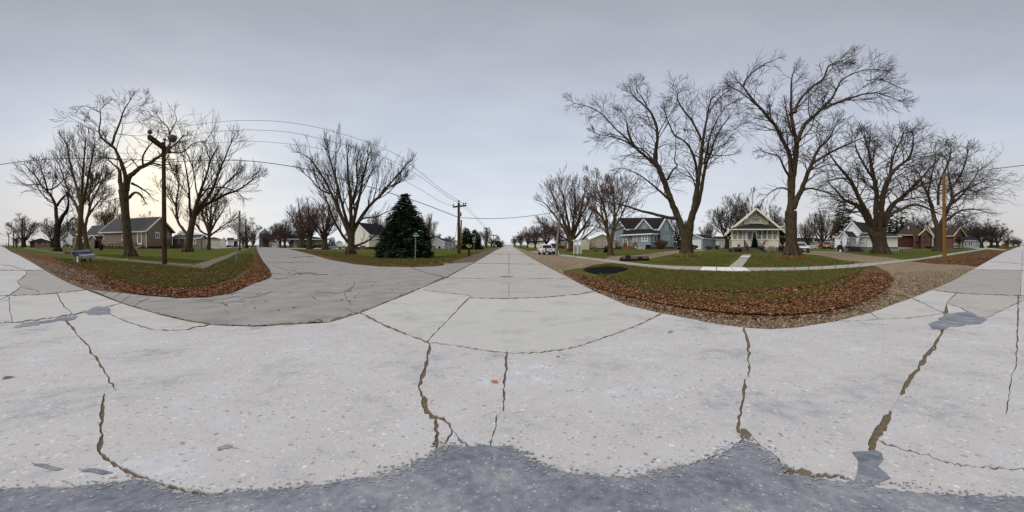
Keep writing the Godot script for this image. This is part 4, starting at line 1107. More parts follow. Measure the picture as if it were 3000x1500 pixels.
	conifer("evergreen_tree", "left twin of the dark evergreens beside the utility pole", 1368, 731, 668, 26, {"d": 160, "rows": 24, "per": 12, "power": 0.6, "sprays": 8, "needle": 0.3})
	conifer("evergreen_tree", "right twin of the dark evergreens beside the utility pole", 1390, 731, 672, 24, {"d": 164, "rows": 24, "per": 12, "power": 0.6, "sprays": 8, "needle": 0.3})
	conifer("evergreen_tree", "dark conifer far down the left of the road", 1458, 723, 689, 12, {"d": 320, "rows": 18, "per": 8, "sprays": 6, "needle": 0.4, "power": 0.5})
	var green := [L(50, 58, 32), L(66, 74, 42), L(40, 48, 28), L(82, 84, 52)]
	conifer("pine_tree", "loose green pine left of the white house", 2470, 727, 590, 36, {"d": 210, "rows": 20, "per": 8, "gap": 0.25, "tone": green, "droop": 0.1, "sprays": 7, "needle": 0.36, "power": 0.6, "bare": 0.1, "lump": 0.25})
	conifer("pine_tree", "grey-green pine behind the trunk of the massive old tree", 2628, 726, 600, 34, {"d": 240, "rows": 17, "per": 8, "gap": 0.3, "droop": 0.0, "tone": [L(52, 58, 50), L(66, 70, 60), L(40, 44, 40)], "sprays": 7, "needle": 0.36, "power": 0.55, "bare": 0.15, "lump": 0.25})
	conifer("evergreen_tree", "dark evergreen behind the old blue sedan", 972, 726, 694, 14, {"d": 215, "rows": 12, "per": 9, "power": 0.4, "sprays": 6, "needle": 0.4})
	conifer("evergreen_tree", "dark evergreen treetop over the tan garage roof", 532, 726, 676, 18, {"d": 300, "rows": 12, "per": 9, "power": 0.4, "sprays": 6, "needle": 0.4})
	conifer("evergreen_tree", "dark narrow evergreen between the blue house and the navy pickup", 1978, 727, 680, 13, {"d": 205, "rows": 14, "per": 9, "power": 0.4, "sprays": 6, "needle": 0.4})
	conifer("evergreen_tree", "round dark yew left of the low maple", 1779, 746, 718, 10, {"d": 95, "rows": 10, "per": 9, "power": 0.35, "sprays": 6, "needle": 0.5})

# ------------------------------------------------------------------ houses
# a footprint is o + u*a + v*b with a, b from 0 to 1; u and v are whole walls. All heights in metres.
func off(u: Vector3, v: Vector3) -> Vector3:       # the level direction square to wall u, away from v
	var n := Vector3(u.z, 0, -u.x).normalized()
	return -n if n.dot(v) > 0 else n

func away(p: Vector3, far: float) -> Vector3:       # straight back along the line of sight
	return Vector3(p.x / -p.z * far, 0, -far)

func span(poly: Array, h: float) -> Vector2:
	var lo := 1e9; var hi := -1e9
	for k in poly.size():
		var a: Vector2 = poly[k]; var b: Vector2 = poly[(k + 1) % poly.size()]
		if (a.y - h) * (b.y - h) <= 0 and absf(a.y - b.y) > 1e-6:
			var x := lerpf(a.x, b.x, (h - a.y) / (b.y - a.y))
			lo = minf(lo, x); hi = maxf(hi, x)
	return Vector2(lo, hi)

func boards(mb: MB, p: Vector3, dir: Vector3, n: Vector3, poly: Array, board: float) -> void:
	var lo := 1e9; var hi := -1e9
	for q in poly:
		lo = minf(lo, q.y); hi = maxf(hi, q.y)
	var rows := maxi(1, int(round((hi - lo) / board)))
	for k in rows:
		var h0 := lerpf(lo, hi, float(k) / rows); var h1 := lerpf(lo, hi, (k + 1.0) / rows)
		var e := (h1 - h0) * 0.002
		var s0 := span(poly, h0 + e); var s1 := span(poly, h1 - e)
		if s0.x > s0.y or s1.x > s1.y: continue
		var out := n * minf(board * 0.16, 0.1)
		var a := p + dir * s0.x + UP * h0; var b := p + dir * s0.y + UP * h0
		var c := p + dir * s1.y + UP * h1; var d := p + dir * s1.x + UP * h1
		mb.quad(a + out, b + out, c + n * 0.004, d + n * 0.004, n)
		mb.quad(a, b, b + out, a + out, -UP)

func house(called: String, label: String, x: float, d: float, category := "house") -> Node3D:
	return thing(called, label, category, B(x, d))

# o: {h0: foot of the walls, wall, roof, trim, board, over, ridge: "u" or "v", hip}
func block(t: Node3D, p: Vector3, u: Vector3, v: Vector3, he: float, hr: float, o: Dictionary) -> void:
	p -= t.position
	var h0: float = o.get("h0", 0.0)
	var board: float = o.get("board", he / 14.0)
	var hip: bool = o.get("hip", false)
	var nu := off(u, v); var nv := off(v, u)
	var along_u: bool = o.get("ridge", "u") == "u"
	var w := MB.new()
	var rect := [Vector2(0, h0), Vector2(1, h0), Vector2(1, he), Vector2(0, he)]
	var peak := [Vector2(0, h0), Vector2(1, h0), Vector2(1, he), Vector2(0.5, hr), Vector2(0, he)]
	boards(w, p, u, nu, rect if along_u or hip else peak, board)
	boards(w, p + v, u, -nu, rect if along_u or hip else peak, board)
	boards(w, p, v, nv, peak if along_u and not hip else rect, board)
	boards(w, p + u, v, -nv, peak if along_u and not hip else rect, board)
	put(w, "wall", o.wall, t)
	if h0 > 0:
		var f := MB.new()
		f.block(p - nu * 0.06 - nv * 0.06, p + u - nu * 0.06 + nv * 0.06, p + u + v + nu * 0.06 + nv * 0.06, p + v + nu * 0.06 - nv * 0.06, UP * (h0 - 0.01))
		put(f, "foundation", o.get("base", M.block), t)
	if hr <= he: return
	var over: float = o.get("over", he * 0.09)
	var th: float = o.get("thick", he * 0.045)
	var a := u if along_u else v          # ridge direction
	var b := v if along_u else u
	var an := a.normalized(); var bl := b.length()
	var bn := off(a, b) * -1.0            # from wall to wall, square to the ridge
	var half := absf(b.dot(bn)) * 0.5
	var drop := (hr - he) / half * over
	var r := MB.new()
	var tr := MB.new()
	var q0 := p - an * over * (0.0 if hip else 1.0)
	var q1 := p + a + an * over * (0.0 if hip else 1.0)
	var e00 := q0 - bn * over + UP * (he - drop); var e01 := q1 - bn * over + UP * (he - drop)
	var e10 := q0 + b + bn * over + UP * (he - drop); var e11 := q1 + b + bn * over + UP * (he - drop)
	var r0 := q0 + b * 0.5 + UP * hr; var r1 := q1 + b * 0.5 + UP * hr
	var up := UP * th
	if hip:
		e00 -= an * over; e10 -= an * over; e01 += an * over; e11 += an * over
		var inset: float = o.get("inset", minf(half, a.length() * 0.42))
		r0 = p + b * 0.5 + an * inset + UP * hr; r1 = p + a + b * 0.5 - an * inset + UP * hr
	r.quad(e00 + up, e01 + up, r1 + up, r0 + up, -bn + UP)
	r.quad(e10 + up, e11 + up, r1 + up, r0 + up, bn + UP)
	r.quad(e00, e01, r1, r0, bn - UP)
	r.quad(e10, e11, r1, r0, -bn - UP)
	if hip:
		r.tri(e00 + up, e10 + up, r0 + up, -an + UP); r.tri(e01 + up, e11 + up, r1 + up, an + UP)
		r.tri(e00, e10, r0, an - UP); r.tri(e01, e11, r1, -an - UP)
	var roof := put(r, "roof", o.roof, t)
	var tw := th * 1.5
	for k in [[e00, e01], [e10, e11]] + ([[e00, e10], [e01, e11]] if hip else [[e00, r0], [e10, r0], [e01, r1], [e11, r1]]):
		tr.bar(k[0] + up * 0.2, k[1] + up * 0.2, tw * 0.6, tw)
	put(tr, "fascia", o.get("trim", M.white), roof)

func plank(mb: MB, p: Vector3, e: Vector3, n: Vector3, x0: float, y0: float, x1: float, y1: float, z0: float, z1: float) -> void:
	mb.block(p + e * x0 + UP * y0 + n * z0, p + e * x1 + UP * y0 + n * z0, p + e * x1 + UP * y0 + n * z1, p + e * x0 + UP * y0 + n * z1, UP * (y1 - y0))

# an opening on the wall from p along dir, given by its corners on the picture
func opening(t: Node3D, p: Vector3, dir: Vector3, n: Vector3, x1: float, y1: float, x2: float, y2: float, style := "sash", trim: Material = null, leaf: Material = null) -> MeshInstance3D:
	var a := reach(p, dir, x1); var b := reach(p, dir, x2)
	if a > b:
		var sw := a; a = b; b = sw
	var mid := p + dir * (a + b) * 0.5
	var dd := -mid.z
	var y0 := H(y2, dd); var top := H(y1, dd)
	return window(t, p + dir * a + UP * y0 - t.position, dir.normalized(), n, (b - a) * dir.length(), top - y0, style, trim, leaf)

func window(t: Node3D, p: Vector3, e: Vector3, n: Vector3, w: float, h: float, style := "sash", trim: Material = null, leaf: Material = null) -> MeshInstance3D:
	if trim == null: trim = M.white
	var f := MB.new()
	var fw := clampf(0.13 * minf(w, h), 0.05, 0.3)
	var z := fw * 0.5
	var zb := -0.02
	plank(f, p, e, n, 0, 0, fw, h, zb, z); plank(f, p, e, n, w - fw, 0, w, h, zb, z)
	plank(f, p, e, n, fw, h - fw, w - fw, h, zb, z)
	if style != "door" and style != "storm": plank(f, p, e, n, -fw * 0.25, -fw * 0.2, w + fw * 0.25, fw, zb, z * 1.4)
	var bar := fw * 0.55
	var holes := [[fw, fw, w - fw, h - fw]]
	match style:
		"sash":
			plank(f, p, e, n, fw, h * 0.5 - bar * 0.5, w - fw, h * 0.5 + bar * 0.5, zb, z * 0.8)
			holes = [[fw, fw, w - fw, h * 0.5], [fw, h * 0.5, w - fw, h - fw]]
		"pair":
			plank(f, p, e, n, w * 0.5 - fw * 0.5, fw, w * 0.5 + fw * 0.5, h - fw, zb, z)
			for s in [[fw, w * 0.5 - fw * 0.5], [w * 0.5 + fw * 0.5, w - fw]]: plank(f, p, e, n, s[0], h * 0.5 - bar * 0.5, s[1], h * 0.5 + bar * 0.5, zb, z * 0.8)
			holes = [[fw, fw, w * 0.5, h * 0.5], [w * 0.5, fw, w - fw, h * 0.5], [fw, h * 0.5, w * 0.5, h - fw], [w * 0.5, h * 0.5, w - fw, h - fw]]
		"casement":
			plank(f, p, e, n, w * 0.5 - fw * 0.5, fw, w * 0.5 + fw * 0.5, h - fw, zb, z)
			holes = [[fw, fw, w * 0.5, h - fw], [w * 0.5, fw, w - fw, h - fw]]
		"garage", "door", "storm", "panel": holes = []
	var o := put(f, "door" if style in ["garage", "door", "storm", "panel"] else "window", trim, t)
	for q in holes:
		var g := MB.new()
		plank(g, p, e, n, q[0], q[1], q[2], q[3], -0.01, z * 0.25)
		put(g, "pane", M.glass, o)
	if style == "garage":
		for k in 4:
			var g := MB.new()
			plank(g, p, e, n, fw, h * k / 4.3 + 0.01, w - fw, h * (k + 1) / 4.3 - 0.02, -0.01, z * 0.35)
			put(g, "door_panel", leaf if leaf else M.white, o)
	elif style == "panel":
		var g := MB.new()
		plank(g, p, e, n, fw, 0, w - fw, h - fw, -0.01, z * 0.4)
		put(g, "door_leaf", leaf if leaf else M.white, o)
	elif style == "door" or style == "storm":
		var g := MB.new()
		var cut0 := 0.36 if style == "door" else 0.12
		plank(g, p, e, n, fw, 0, w - fw, h * cut0, -0.01, z * 0.5)
		plank(g, p, e, n, fw, h * cut0, fw * 1.9, h - fw, -0.01, z * 0.5); plank(g, p, e, n, w - fw * 1.9, h * cut0, w - fw, h - fw, -0.01, z * 0.5)
		put(g, "door_leaf", leaf if leaf else M.white, o)
		var gl := MB.new()
		plank(gl, p, e, n, fw * 1.9, h * cut0, w - fw * 1.9, h - fw, -0.01, z * 0.25)
		put(gl, "pane", M.glass, o)
		var kn := MB.new()
		kn.box(p + e * (w - fw * 1.5) + UP * h * 0.42 + n * z, Vector3.ONE * fw * 0.5)
		put(kn, "handle", M.chrome, o)
	return o

func steps(t: Node3D, p: Vector3, e: Vector3, n: Vector3, w: float, h: float, count: int, run: float, mat: Material) -> void:
	for k in count:
		var mb := MB.new()
		plank(mb, p - t.position, e, n, 0, h * k / count, w, h * (k + 1) / count - 0.004, 0.0, run * (count - k))
		put(mb, "step", mat, t)

func railing(t: Node3D, a: Vector3, b: Vector3, h: float, posts: int, slats: int, mat: Material, w := 0.06, called := "railing") -> void:
	a -= t.position; b -= t.position
	var r := MB.new()
	r.bar(a + UP * h, b + UP * h, w * 1.2, w)
	r.bar(a + UP * h * 0.12, b + UP * h * 0.12, w, w)
	for k in posts: r.bar(a.lerp(b, float(k) / maxi(1, posts - 1)), a.lerp(b, float(k) / maxi(1, posts - 1)) + UP * h * 1.04, w * 1.5, w * 1.5)
	var o := put(r, called, mat, t)
	for k in slats:
		var s := MB.new()
		var q := a.lerp(b, (k + 0.5) / slats)
		s.bar(q + UP * h * 0.12, q + UP * h, w * 0.8, w * 0.5)
		put(s, "baluster", mat, o)

func make_houses() -> void:
	var t: Node3D
	var o: Vector3; var u: Vector3; var v: Vector3
	# --- far left: brick ranch and white farmhouse
	var d := 300.0
	t = house("brick_house", "low brick ranch house with a dark hip roof on the far left", 88, d)
	o = B(88, d); u = B(152, d) - o; v = away(o + u * 0.5, 13)
	block(t, o, u, v, H(708, d), H(698, d), {"wall": M.brick, "roof": M.shingle_dark, "trim": M.shingle_brown, "hip": true, "inset": 7.5, "over": 0.8})
	for x in [[104, 108], [123.5, 128.5], [137, 142]]: opening(t, o, u, off(u, v), x[0], 708.5, x[1], 715, "sash")
	opening(t, o, u, off(u, v), 90, 709, 100, 724, "panel", M.shingle_brown, M.brick_dark)
	t = house("farmhouse", "white two-storey farmhouse with a front gable and a side porch", 172, 318)
	d = 318; o = B(172, d); u = B(228, d) - o; v = away(o + u * 0.5, 13)
	block(t, o, u, v, H(694, d), H(677.5, d), {"wall": M.white, "roof": M.shingle})
	var o2 := B(184, d - 2); var u2 := B(212, d - 2) - o2
	block(t, o2, u2, away(o2 + u2 * 0.5, 9), H(694, d), H(680, d), {"wall": M.white, "roof": M.shingle, "ridge": "v"})
	opening(t, o2, u2, Vector3.BACK, 194, 689, 200, 695.5, "casement"); opening(t, o2, u2, Vector3.BACK, 192.5, 706, 200.5, 715, "pair"); opening(t, o, u, Vector3.BACK, 213.6, 704, 219.4, 710.5, "casement")
	var po := B(171, d - 4); var pu := B(184, d - 4) - po
	var mb := MB.new()
	mb.block(po + UP * H(705, d) - t.position, po + pu + UP * H(705, d) - t.position, po + pu + Vector3(0, H(701, d), -4) - t.position, po + Vector3(0, H(701, d), -4) - t.position, UP * 0.25)
	put(mb, "porch_roof", M.shingle, t)
	for k in 3:
		var post := MB.new()
		post.bar(po + pu * k * 0.5 - t.position, po + pu * k * 0.5 + UP * H(705, d) - t.position, 0.3, 0.3)
		put(post, "porch_post", M.white, t)
	t = house("shed", "pale lean-to shed right of the white farmhouse", 237, 315, "shed")
	o = B(237, 315); u = B(252, 315) - o
	block(t, o, u, away(o + u * 0.5, 8), H(703, 315), H(697, 315), {"wall": M.white, "roof": M.shingle, "ridge": "v"})
	t = house("shed", "small dark red shed between the brown trunks on the left", 239, 300, "shed")
	o = B(239, 300); u = B(254, 300) - o
	block(t, o, u, away(o + u * 0.5, 4), H(711, 300), H(709, 300), {"wall": flat(96, 40, 36), "roof": M.shingle_dark})
	# --- the long tan house
	d = 190
	t = house("ranch_house", "long tan sided house with a grey gable roof and a ramp to its door", 432, d)
	o = B(432, d); u = B(504, d * 1.1) - o; v = B(298, d * 1.1) - o
	var tan_look := {"wall": M.tan, "roof": M.shingle, "ridge": "v", "h0": 1.1, "base": M.brick_dark, "board": 0.36, "over": 0.9, "trim": flat(190, 178, 164)}
	block(t, o, u, v, H(674, d), H(637, d * 1.05), tan_look)
	var nu := off(u, v); var nv := off(v, u)
	opening(t, o, u, nu, 454, 680, 466.5, 698, "casement"); opening(t, o, u, nu, 491.5, 682, 495, 697, "sash")
	opening(t, o, v, nv, 402.5, 679, 416.5, 716, "storm"); opening(t, o, v, nv, 300, 688, 306, 701, "sash"); opening(t, o, v, nv, 358, 686, 372, 704, "casement")
	o2 = B(299, d * 1.11); var v2 := B(256, d * 1.15) - o2; u2 = B(330, d * 1.2) - o2
	block(t, o2, u2, v2, H(686, d * 1.12), H(661, d * 1.16), tan_look)
	var o3 := B(277, d * 1.1); var u3 := B(260, d * 1.1) - o3
	block(t, o3, u3, away(o3 + u3 * 0.5, 5), H(697, d * 1.1), H(689, d * 1.1), {"wall": M.tan, "roof": M.shingle, "ridge": "v", "trim": M.white})
	opening(t, o3, u3, off(u3, Vector3(0, 0, -1)), 260.5, 700, 264.5, 716, "storm"); opening(t, o3, u3, off(u3, Vector3(0, 0, -1)), 269.5, 700, 272.5, 707, "sash")
	opening(t, o2, v2, off(v2, u2), 279, 698, 283, 710, "sash")
	# downspout, steps, landing rails and ramp
	var dp := o - t.position + nv * 0.25 - v.normalized() * -0.4
	mb = MB.new()
	mb.tube(PackedVector3Array([dp + UP * (H(676, d)) + v.normalized() * 1.3, dp + UP * H(683, d), dp + UP * 0.35, dp + UP * 0.15 + u.normalized() * 1.6 + nu * 0.5]), PackedFloat32Array([0.12, 0.12, 0.12, 0.12]), 6)
	put(mb, "downspout", M.white, t)
	var a0 := reach(o, v, 419); var a1 := reach(o, v, 400)
	var sp := o + v * a0; var se := (v).normalized(); var sw := (a1 - a0) * v.length()
	steps(t, sp, se, nv, sw, 1.2, 4, 0.55, M.concrete)
	railing(t, sp + nv * 0.2 + UP * 1.2, sp + nv * 2.2 + UP * 0.9, 1.5, 2, 5, M.black, 0.07)
	railing(t, sp + se * sw + nv * 0.2 + UP * 1.2, sp + se * sw + nv * 2.2 + UP * 0.9, 1.5, 2, 5, M.black, 0.07)
	var r0 := o + v * reach(o, v, 398) + nv * 1.4; var r1 := o + v * reach(o, v, 332) + nv * 4.0
	mb = MB.new()
	var rs := nv * 1.6
	mb.block(r0 + UP * 0.9 - t.position, r1 + UP * 0.02 - t.position, r1 + rs + UP * 0.02 - t.position, r0 + rs + UP * 0.9 - t.position, UP * 0.18)
	put(mb, "ramp", M.concrete, t)
	railing(t, r0 + rs + UP * 1.0, r0.lerp(r1, 0.75) + rs + UP * 0.3, 1.5, 4, 0, M.pole, 0.13, "ramp_rail")
	railing(t, r0 + UP * 1.0, r0.lerp(r1, 0.75) + UP * 0.3, 1.5, 4, 0, M.pole, 0.13, "ramp_rail")
	var ac := thing("air_conditioner", "grey air conditioner under the gable of the long tan house", "air conditioner", o + u * 0.68 + nu * 1.0)
	mb = MB.new(); mb.box(Vector3(0, 0.75, 0), Vector3(1.6, 1.5, 1.4)); put(mb, "case", M.block, ac)
	mb = MB.new(); mb.lathe(Vector3(0, 1.5, 0), PackedVector2Array([Vector2(0.6, 0.0), Vector2(0.6, 0.12), Vector2(0.05, 0.16)]), 12); put(mb, "fan_guard", M.black, ac)
	# --- garages down the side street, left side
	d = 200
	t = house("garage", "small tan garage with a grey roof behind the spreading bare tree", 589, d, "garage")
	o = B(589, d); u = B(605, d * 1.07) - o; v = B(505, d * 1.05) - o
	block(t, o, u, v, H(697, d), H(686.5, d), {"wall": M.tan, "roof": M.shingle_pale, "ridge": "v", "trim": M.white})
	opening(t, o, u, off(u, v), 592.5, 702, 602, 727, "garage", flat(170, 166, 158), flat(176, 170, 160))
	opening(t, o, v, off(v, u), 521, 701.5, 528, 714, "sash"); opening(t, o, v, off(v, u), 567, 701.5, 575, 715, "sash"); opening(t, o, v, off(v, u), 542, 700, 549, 726, "panel")
	d = 262
	t = house("garage", "cream double garage with wide panelled doors", 607, d, "garage")
	o = B(606, d); u = B(647, d * 1.04) - o; v = away(o + u * 0.5, 12)
	block(t, o, u, v, H(701, d), H(695, d), {"wall": M.cream, "roof": M.shingle_brown, "trim": flat(170, 160, 140), "hip": true})
	opening(t, o, u, off(u, v), 608, 704, 619, 725.5, "garage", M.cream_trim, M.cream); opening(t, o, u, off(u, v), 620.5, 704, 634, 725.5, "garage", M.cream_trim, M.cream)
	t = house("garage", "white gabled garage farther down the side street", 648, 292, "garage")
	o = B(648, 292); u = B(663, 296) - o
	block(t, o, u, away(o + u * 0.5, 12), H(704, 292), H(696, 292), {"wall": M.white, "roof": M.shingle_pale, "ridge": "v"})
	opening(t, o, u, Vector3.BACK, 659, 707, 662, 722, "panel", M.white, M.tan)
	t = house("bungalow", "little white bungalow beside the dark red garage", 668, 310)
	o = B(667, 310); u = B(684, 312) - o
	block(t, o, u, away(o + u * 0.5, 10), H(705, 310), H(697, 310), {"wall": M.white, "roof": M.shingle_brown})
	opening(t, o, u, Vector3.BACK, 670, 707, 676, 719, "casement"); opening(t, o, u, Vector3.BACK, 678.5, 707, 681.5, 722, "panel", M.white, M.brick_dark)
	t = house("garage", "dark red garage behind the stop sign post", 686, 322, "garage")
	o = B(685, 322); u = B(697, 322) - o
	block(t, o, u, away(o + u * 0.5, 9), H(705, 322), H(701, 322), {"wall": flat(86, 38, 40), "roof": M.shingle_pale})
	# grain bins
	for q in [["grain bin with a conical roof nearest the end of the side street", 776, 325, 15, 684, 671], ["broad grain bin behind the row of maples", 865, 328, 12, 690, 677]]:
		t = thing("grain_bin", q[0], "grain bin", B(q[1], q[2]))
		var r: float = q[3] * q[2] / F; var hw := H(q[4], q[2])
		mb = MB.new()
		var pr := PackedVector2Array()
		for k in 25: pr.append(Vector2(r * (1.0 if k % 2 else 0.985), hw * k / 24.0))
		mb.lathe(Vector3.ZERO, pr, 28)
		put(mb, "wall", flat(62, 66, 74, 0.7), t)
		mb = MB.new()
		mb.lathe(Vector3(0, hw, 0), PackedVector2Array([Vector2(r * 1.04, -0.1), Vector2(r * 0.12, H(q[5], q[2]) - hw), Vector2(r * 0.12, H(q[5], q[2]) - hw + 0.6), Vector2(0.01, H(q[5], q[2]) - hw + 0.7)]), 28)
		put(mb, "roof", flat(72, 76, 86, 0.6), t)
	# --- right side of the side street
	t = house("shed", "tan shed with white framed double doors on the side street", 789, 300, "shed")
	o = B(789, 300); u = B(818, 300) - o
	block(t, o, u, away(o + u * 0.5, 9), H(712.5, 300), H(706, 300), {"wall": M.tan, "roof": M.shingle_brown, "hip": true})
	opening(t, o, u, Vector3.BACK, 799, 714, 807, 724, "casement", M.white); opening(t, o, u, Vector3.BACK, 808, 714, 816, 724, "casement", M.white)
	d = 262
	t = house("brick_house", "low cream brick house with a deep flat porch roof", 862, d)
	o = B(860, d); u = B(955, d * 1.02) - o; v = away(o + u * 0.5, 14)
	block(t, o, u, v, H(699, d), H(693, d), {"wall": flat(170, 160, 136), "roof": M.shingle_dark, "over": 2.6, "trim": M.white, "hip": true})
	opening(t, o, u, Vector3.BACK, 876, 702, 896, 716, "pair", M.black); opening(t, o, u, Vector3.BACK, 900, 702, 922, 716, "pair", M.black); opening(t, o, u, Vector3.BACK, 869, 702, 874, 724, "panel", M.black, M.black)
	mb = MB.new(); mb.box(Vector3(3.4, H(687, d) * 0.5, -4), Vector3(1.4, H(684, d), 1.4)); put(mb, "chimney", M.white, t)
	d = 178
	t = house("annex", "white lean-to garage beside the gabled white house", 985, d * 1.08, "garage")
	o = B(984, d * 1.08); u = B(1004, d * 1.08) - o
	block(t, o, u, away(o + u * 0.5, 10), H(710, d), H(704, d), {"wall": M.white, "roof": M.shingle_dark, "ridge": "v"})
	t = house("white_house", "white clapboard house with a steep dark gable behind the maple", 1082, d)
	o = B(1082, d); u = B(1011, d * 1.03) - o; v = B(1152, d * 1.14) - o
	block(t, o, u, v, H(687, d), H(653, d * 1.02), {"wall": flat(216, 214, 200, 0.7), "roof": flat(40, 40, 46, 0.95), "ridge": "v", "h0": 0.9, "base": M.brick_dark, "board": 0.62, "over": 0.35, "trim": M.white})
	opening(t, o, u, off(u, v), 1056.5, 697, 1062.5, 715, "sash", M.black); opening(t, o, u, off(u, v), 1040, 690, 1044, 702, "sash", M.white)
	ac = thing("air_conditioner", "grey air conditioner at the foot of the white gabled house", "air conditioner", B(1063, d * 0.985))
	mb = MB.new(); mb.box(Vector3(0, 0.7, 0), Vector3(1.7, 1.4, 1.4)); put(mb, "case", M.block, ac)
	for k in 6:
		mb = MB.new(); mb.box(Vector3(0, 0.2 + k * 0.2, 0.72), Vector3(1.5, 0.06, 0.05)); put(mb, "grille_bar", M.black, ac)
	d = 205
	t = house("grey_house", "grey sided house with a low gable beyond the green lawn", 1303, d)
	o = B(1303, d); u = B(1254, d * 1.03) - o; v = B(1334, d * 1.15) - o
	block(t, o, u, v, H(709, d), H(697, d), {"wall": flat(150, 152, 156, 0.8), "roof": M.shingle_blue, "ridge": "v", "trim": M.white, "board": 0.4})
	opening(t, o, u, off(u, v), 1297, 713, 1300.5, 718, "sash"); opening(t, o, v, off(v, u), 1305.5, 714.5, 1308.5, 718, "sash"); opening(t, o, v, off(v, u), 1324, 712, 1327.5, 726, "panel")
	mb = MB.new(); mb.box(o + v * 0.7 + u * 0.4 + UP * H(700, d) - t.position, Vector3(0.9, 2.4, 0.9)); put(mb, "chimney", M.block, t)
	t = house("yellow_house", "pale yellow house peeping out behind the grey one", 1322, 285)
	o = B(1320, 285); u = B(1345, 285) - o
	block(t, o, u, away(o + u * 0.5, 10), H(708, 285), H(702.5, 285), {"wall": flat(206, 192, 130, 0.75), "roof": M.shingle_pale, "ridge": "v"})
	opening(t, o, u, Vector3.BACK, 1331, 711, 1340, 724, "garage")
	for q in [["pale house glimpsed past the end evergreens on the left of the road", 1395, 320, 1408, 712, 706], ["tan house under the far right-hand tree row", 1548, 300, 1566, 712, 706], ["low tan house behind the white pickup", 1568, 280, 1594, 711, 705]]:
		t = house("house", q[0], q[1], q[2])
		o = B(q[1], q[2]); u = B(q[3], q[2]) - o
		block(t, o, u, away(o + u * 0.5, 10), H(q[4], q[2]), H(q[5], q[2]), {"wall": M.cream, "roof": M.shingle_brown})
		opening(t, o, u, Vector3.BACK, q[1] + 4, q[4] + 2, q[1] + 9, q[4] + 7, "casement")
	t = house("garage", "tan garage with a white door behind the red car", 1640, 225, "garage")
	o = B(1634, 225); u = B(1676, 225) - o
	block(t, o, u, away(o + u * 0.5, 9), H(709, 225), H(702, 225), {"wall": M.tan, "roof": M.shingle_brown})
	opening(t, o, u, Vector3.BACK, 1662, 713, 1672, 727, "garage"); opening(t, o, u, Vector3.BACK, 1645, 711, 1653, 716, "casement")
	# --- the beige ranch house behind the trellis
	d = 165
	t = house("beige_house", "beige sided house with two front gables behind the white trellis", 1726, d)
	o = B(1727, d); u = B(1802, d * 1.02) - o; v = away(o + u * 0.5, 16)
	var beige := flat(172, 160, 140, 0.8)
	block(t, o, u, v, H(702, d), H(686, d), {"wall": beige, "roof": M.shingle_brown, "ridge": "v", "h0": 0.5, "base": M.brick, "board": 0.34})
	opening(t, o, u, Vector3.BACK, 1750, 705, 1758.5, 719, "sash"); opening(t, o, u, Vector3.BACK, 1769.5, 705, 1777.5, 719, "sash")
	o2 = B(1702, d * 0.985); u2 = B(1726, d * 0.985) - o2
	block(t, o2, u2, away(o2 + u2 * 0.5, 10), H(703, d), H(692, d), {"wall": flat(188, 174, 148, 0.8), "roof": M.shingle_brown, "ridge": "v", "board": 0.34})
	opening(t, o2, u2, Vector3.BACK, 1708, 705, 1717.5, 719, "pair")
	mb = MB.new(); mb.block(B(1735, d - 3) - t.position, B(1748, d - 3) - t.position, B(1748, d - 1.4) - t.position, B(1735, d - 1.4) - t.position, UP * 0.9); put(mb, "brick_planter", M.brick, t)
	blue_house()
	# --- blue garage and what lies behind it
	d = 170
	t = house("garage", "blue sided garage with a white overhead door", 2059, d, "garage")
	var blue := flat(132, 148, 152, 0.75)
	o = B(2059, d); u = B(2006, d * 1.03) - o; v = B(2097, d * 1.16) - o
	block(t, o, u, v, H(697.5, d), H(685.5, d), {"wall": blue, "roof": M.shingle_dark, "ridge": "v", "board": 0.4, "trim": M.white})
	opening(t, o, u, off(u, v), 2030, 702.5, 2053.5, 729.5, "garage")
	t = house("house", "white house with a brown roof and a back deck beyond the blue garage", 2096, 248)
	o = B(2092, 248); u = B(2140, 250) - o
	block(t, o, u, away(o + u * 0.5, 10), H(702, 248), H(693, 248), {"wall": M.white, "roof": M.shingle_brown})
	railing(t, B(2109, 240), B(2138, 240), 3.0, 4, 10, M.deck, 0.16)
	t = house("shed", "narrow white shed corner left of the cream bungalow", 2137, 130, "shed")
	o = B(2137, 118); u = B(2147, 118) - o
	block(t, o, u, away(o + u * 0.5, 4), H(698, 118), H(695, 118), {"wall": M.white, "roof": M.white})
	bungalow()
	for q in [["low dark-roofed house behind the bungalow's right side", 2284, 262, 2330, 707, 696], ["long brown-roofed house beyond the white rail fence", 2332, 262, 2392, 708, 697], ["dark house corner behind the red pickup", 2384, 250, 2412, 708, 699]]:
		t = house("house", q[0], q[1], q[2])
		o = B(q[1], q[2]); u = B(q[3], q[2]) - o
		block(t, o, u, away(o + u * 0.5, 11), H(q[4], q[2]), H(q[5], q[2]), {"wall": flat(158, 152, 144), "roof": M.shingle_dark})
		for k in 2: opening(t, o, u, Vector3.BACK, q[1] + 10 + k * 18, q[4] + 2, q[1] + 16 + k * 18, q[4] + 8, "sash")
	white_house()
	brick_house()
	# --- far right
	d = 280
	t = house("ranch_house", "blue-grey ranch house with a hip roof and an open carport", 2820, d)
	o = B(2816, d); u = B(2873, d * 1.02) - o; v = away(o + u * 0.5, 14)
	block(t, o, u, v, H(703, d), H(687, d), {"wall": flat(150, 166, 176, 0.8), "roof": M.shingle_blue, "hip": true, "inset": 4.0})
	opening(t, o, u, Vector3.BACK, 2825.5, 707, 2831, 723, "panel", M.white, M.black); opening(t, o, u, Vector3.BACK, 2836, 706, 2849, 722, "casement", M.white); opening(t, o, u, Vector3.BACK, 2851, 706, 2857, 718, "sash")
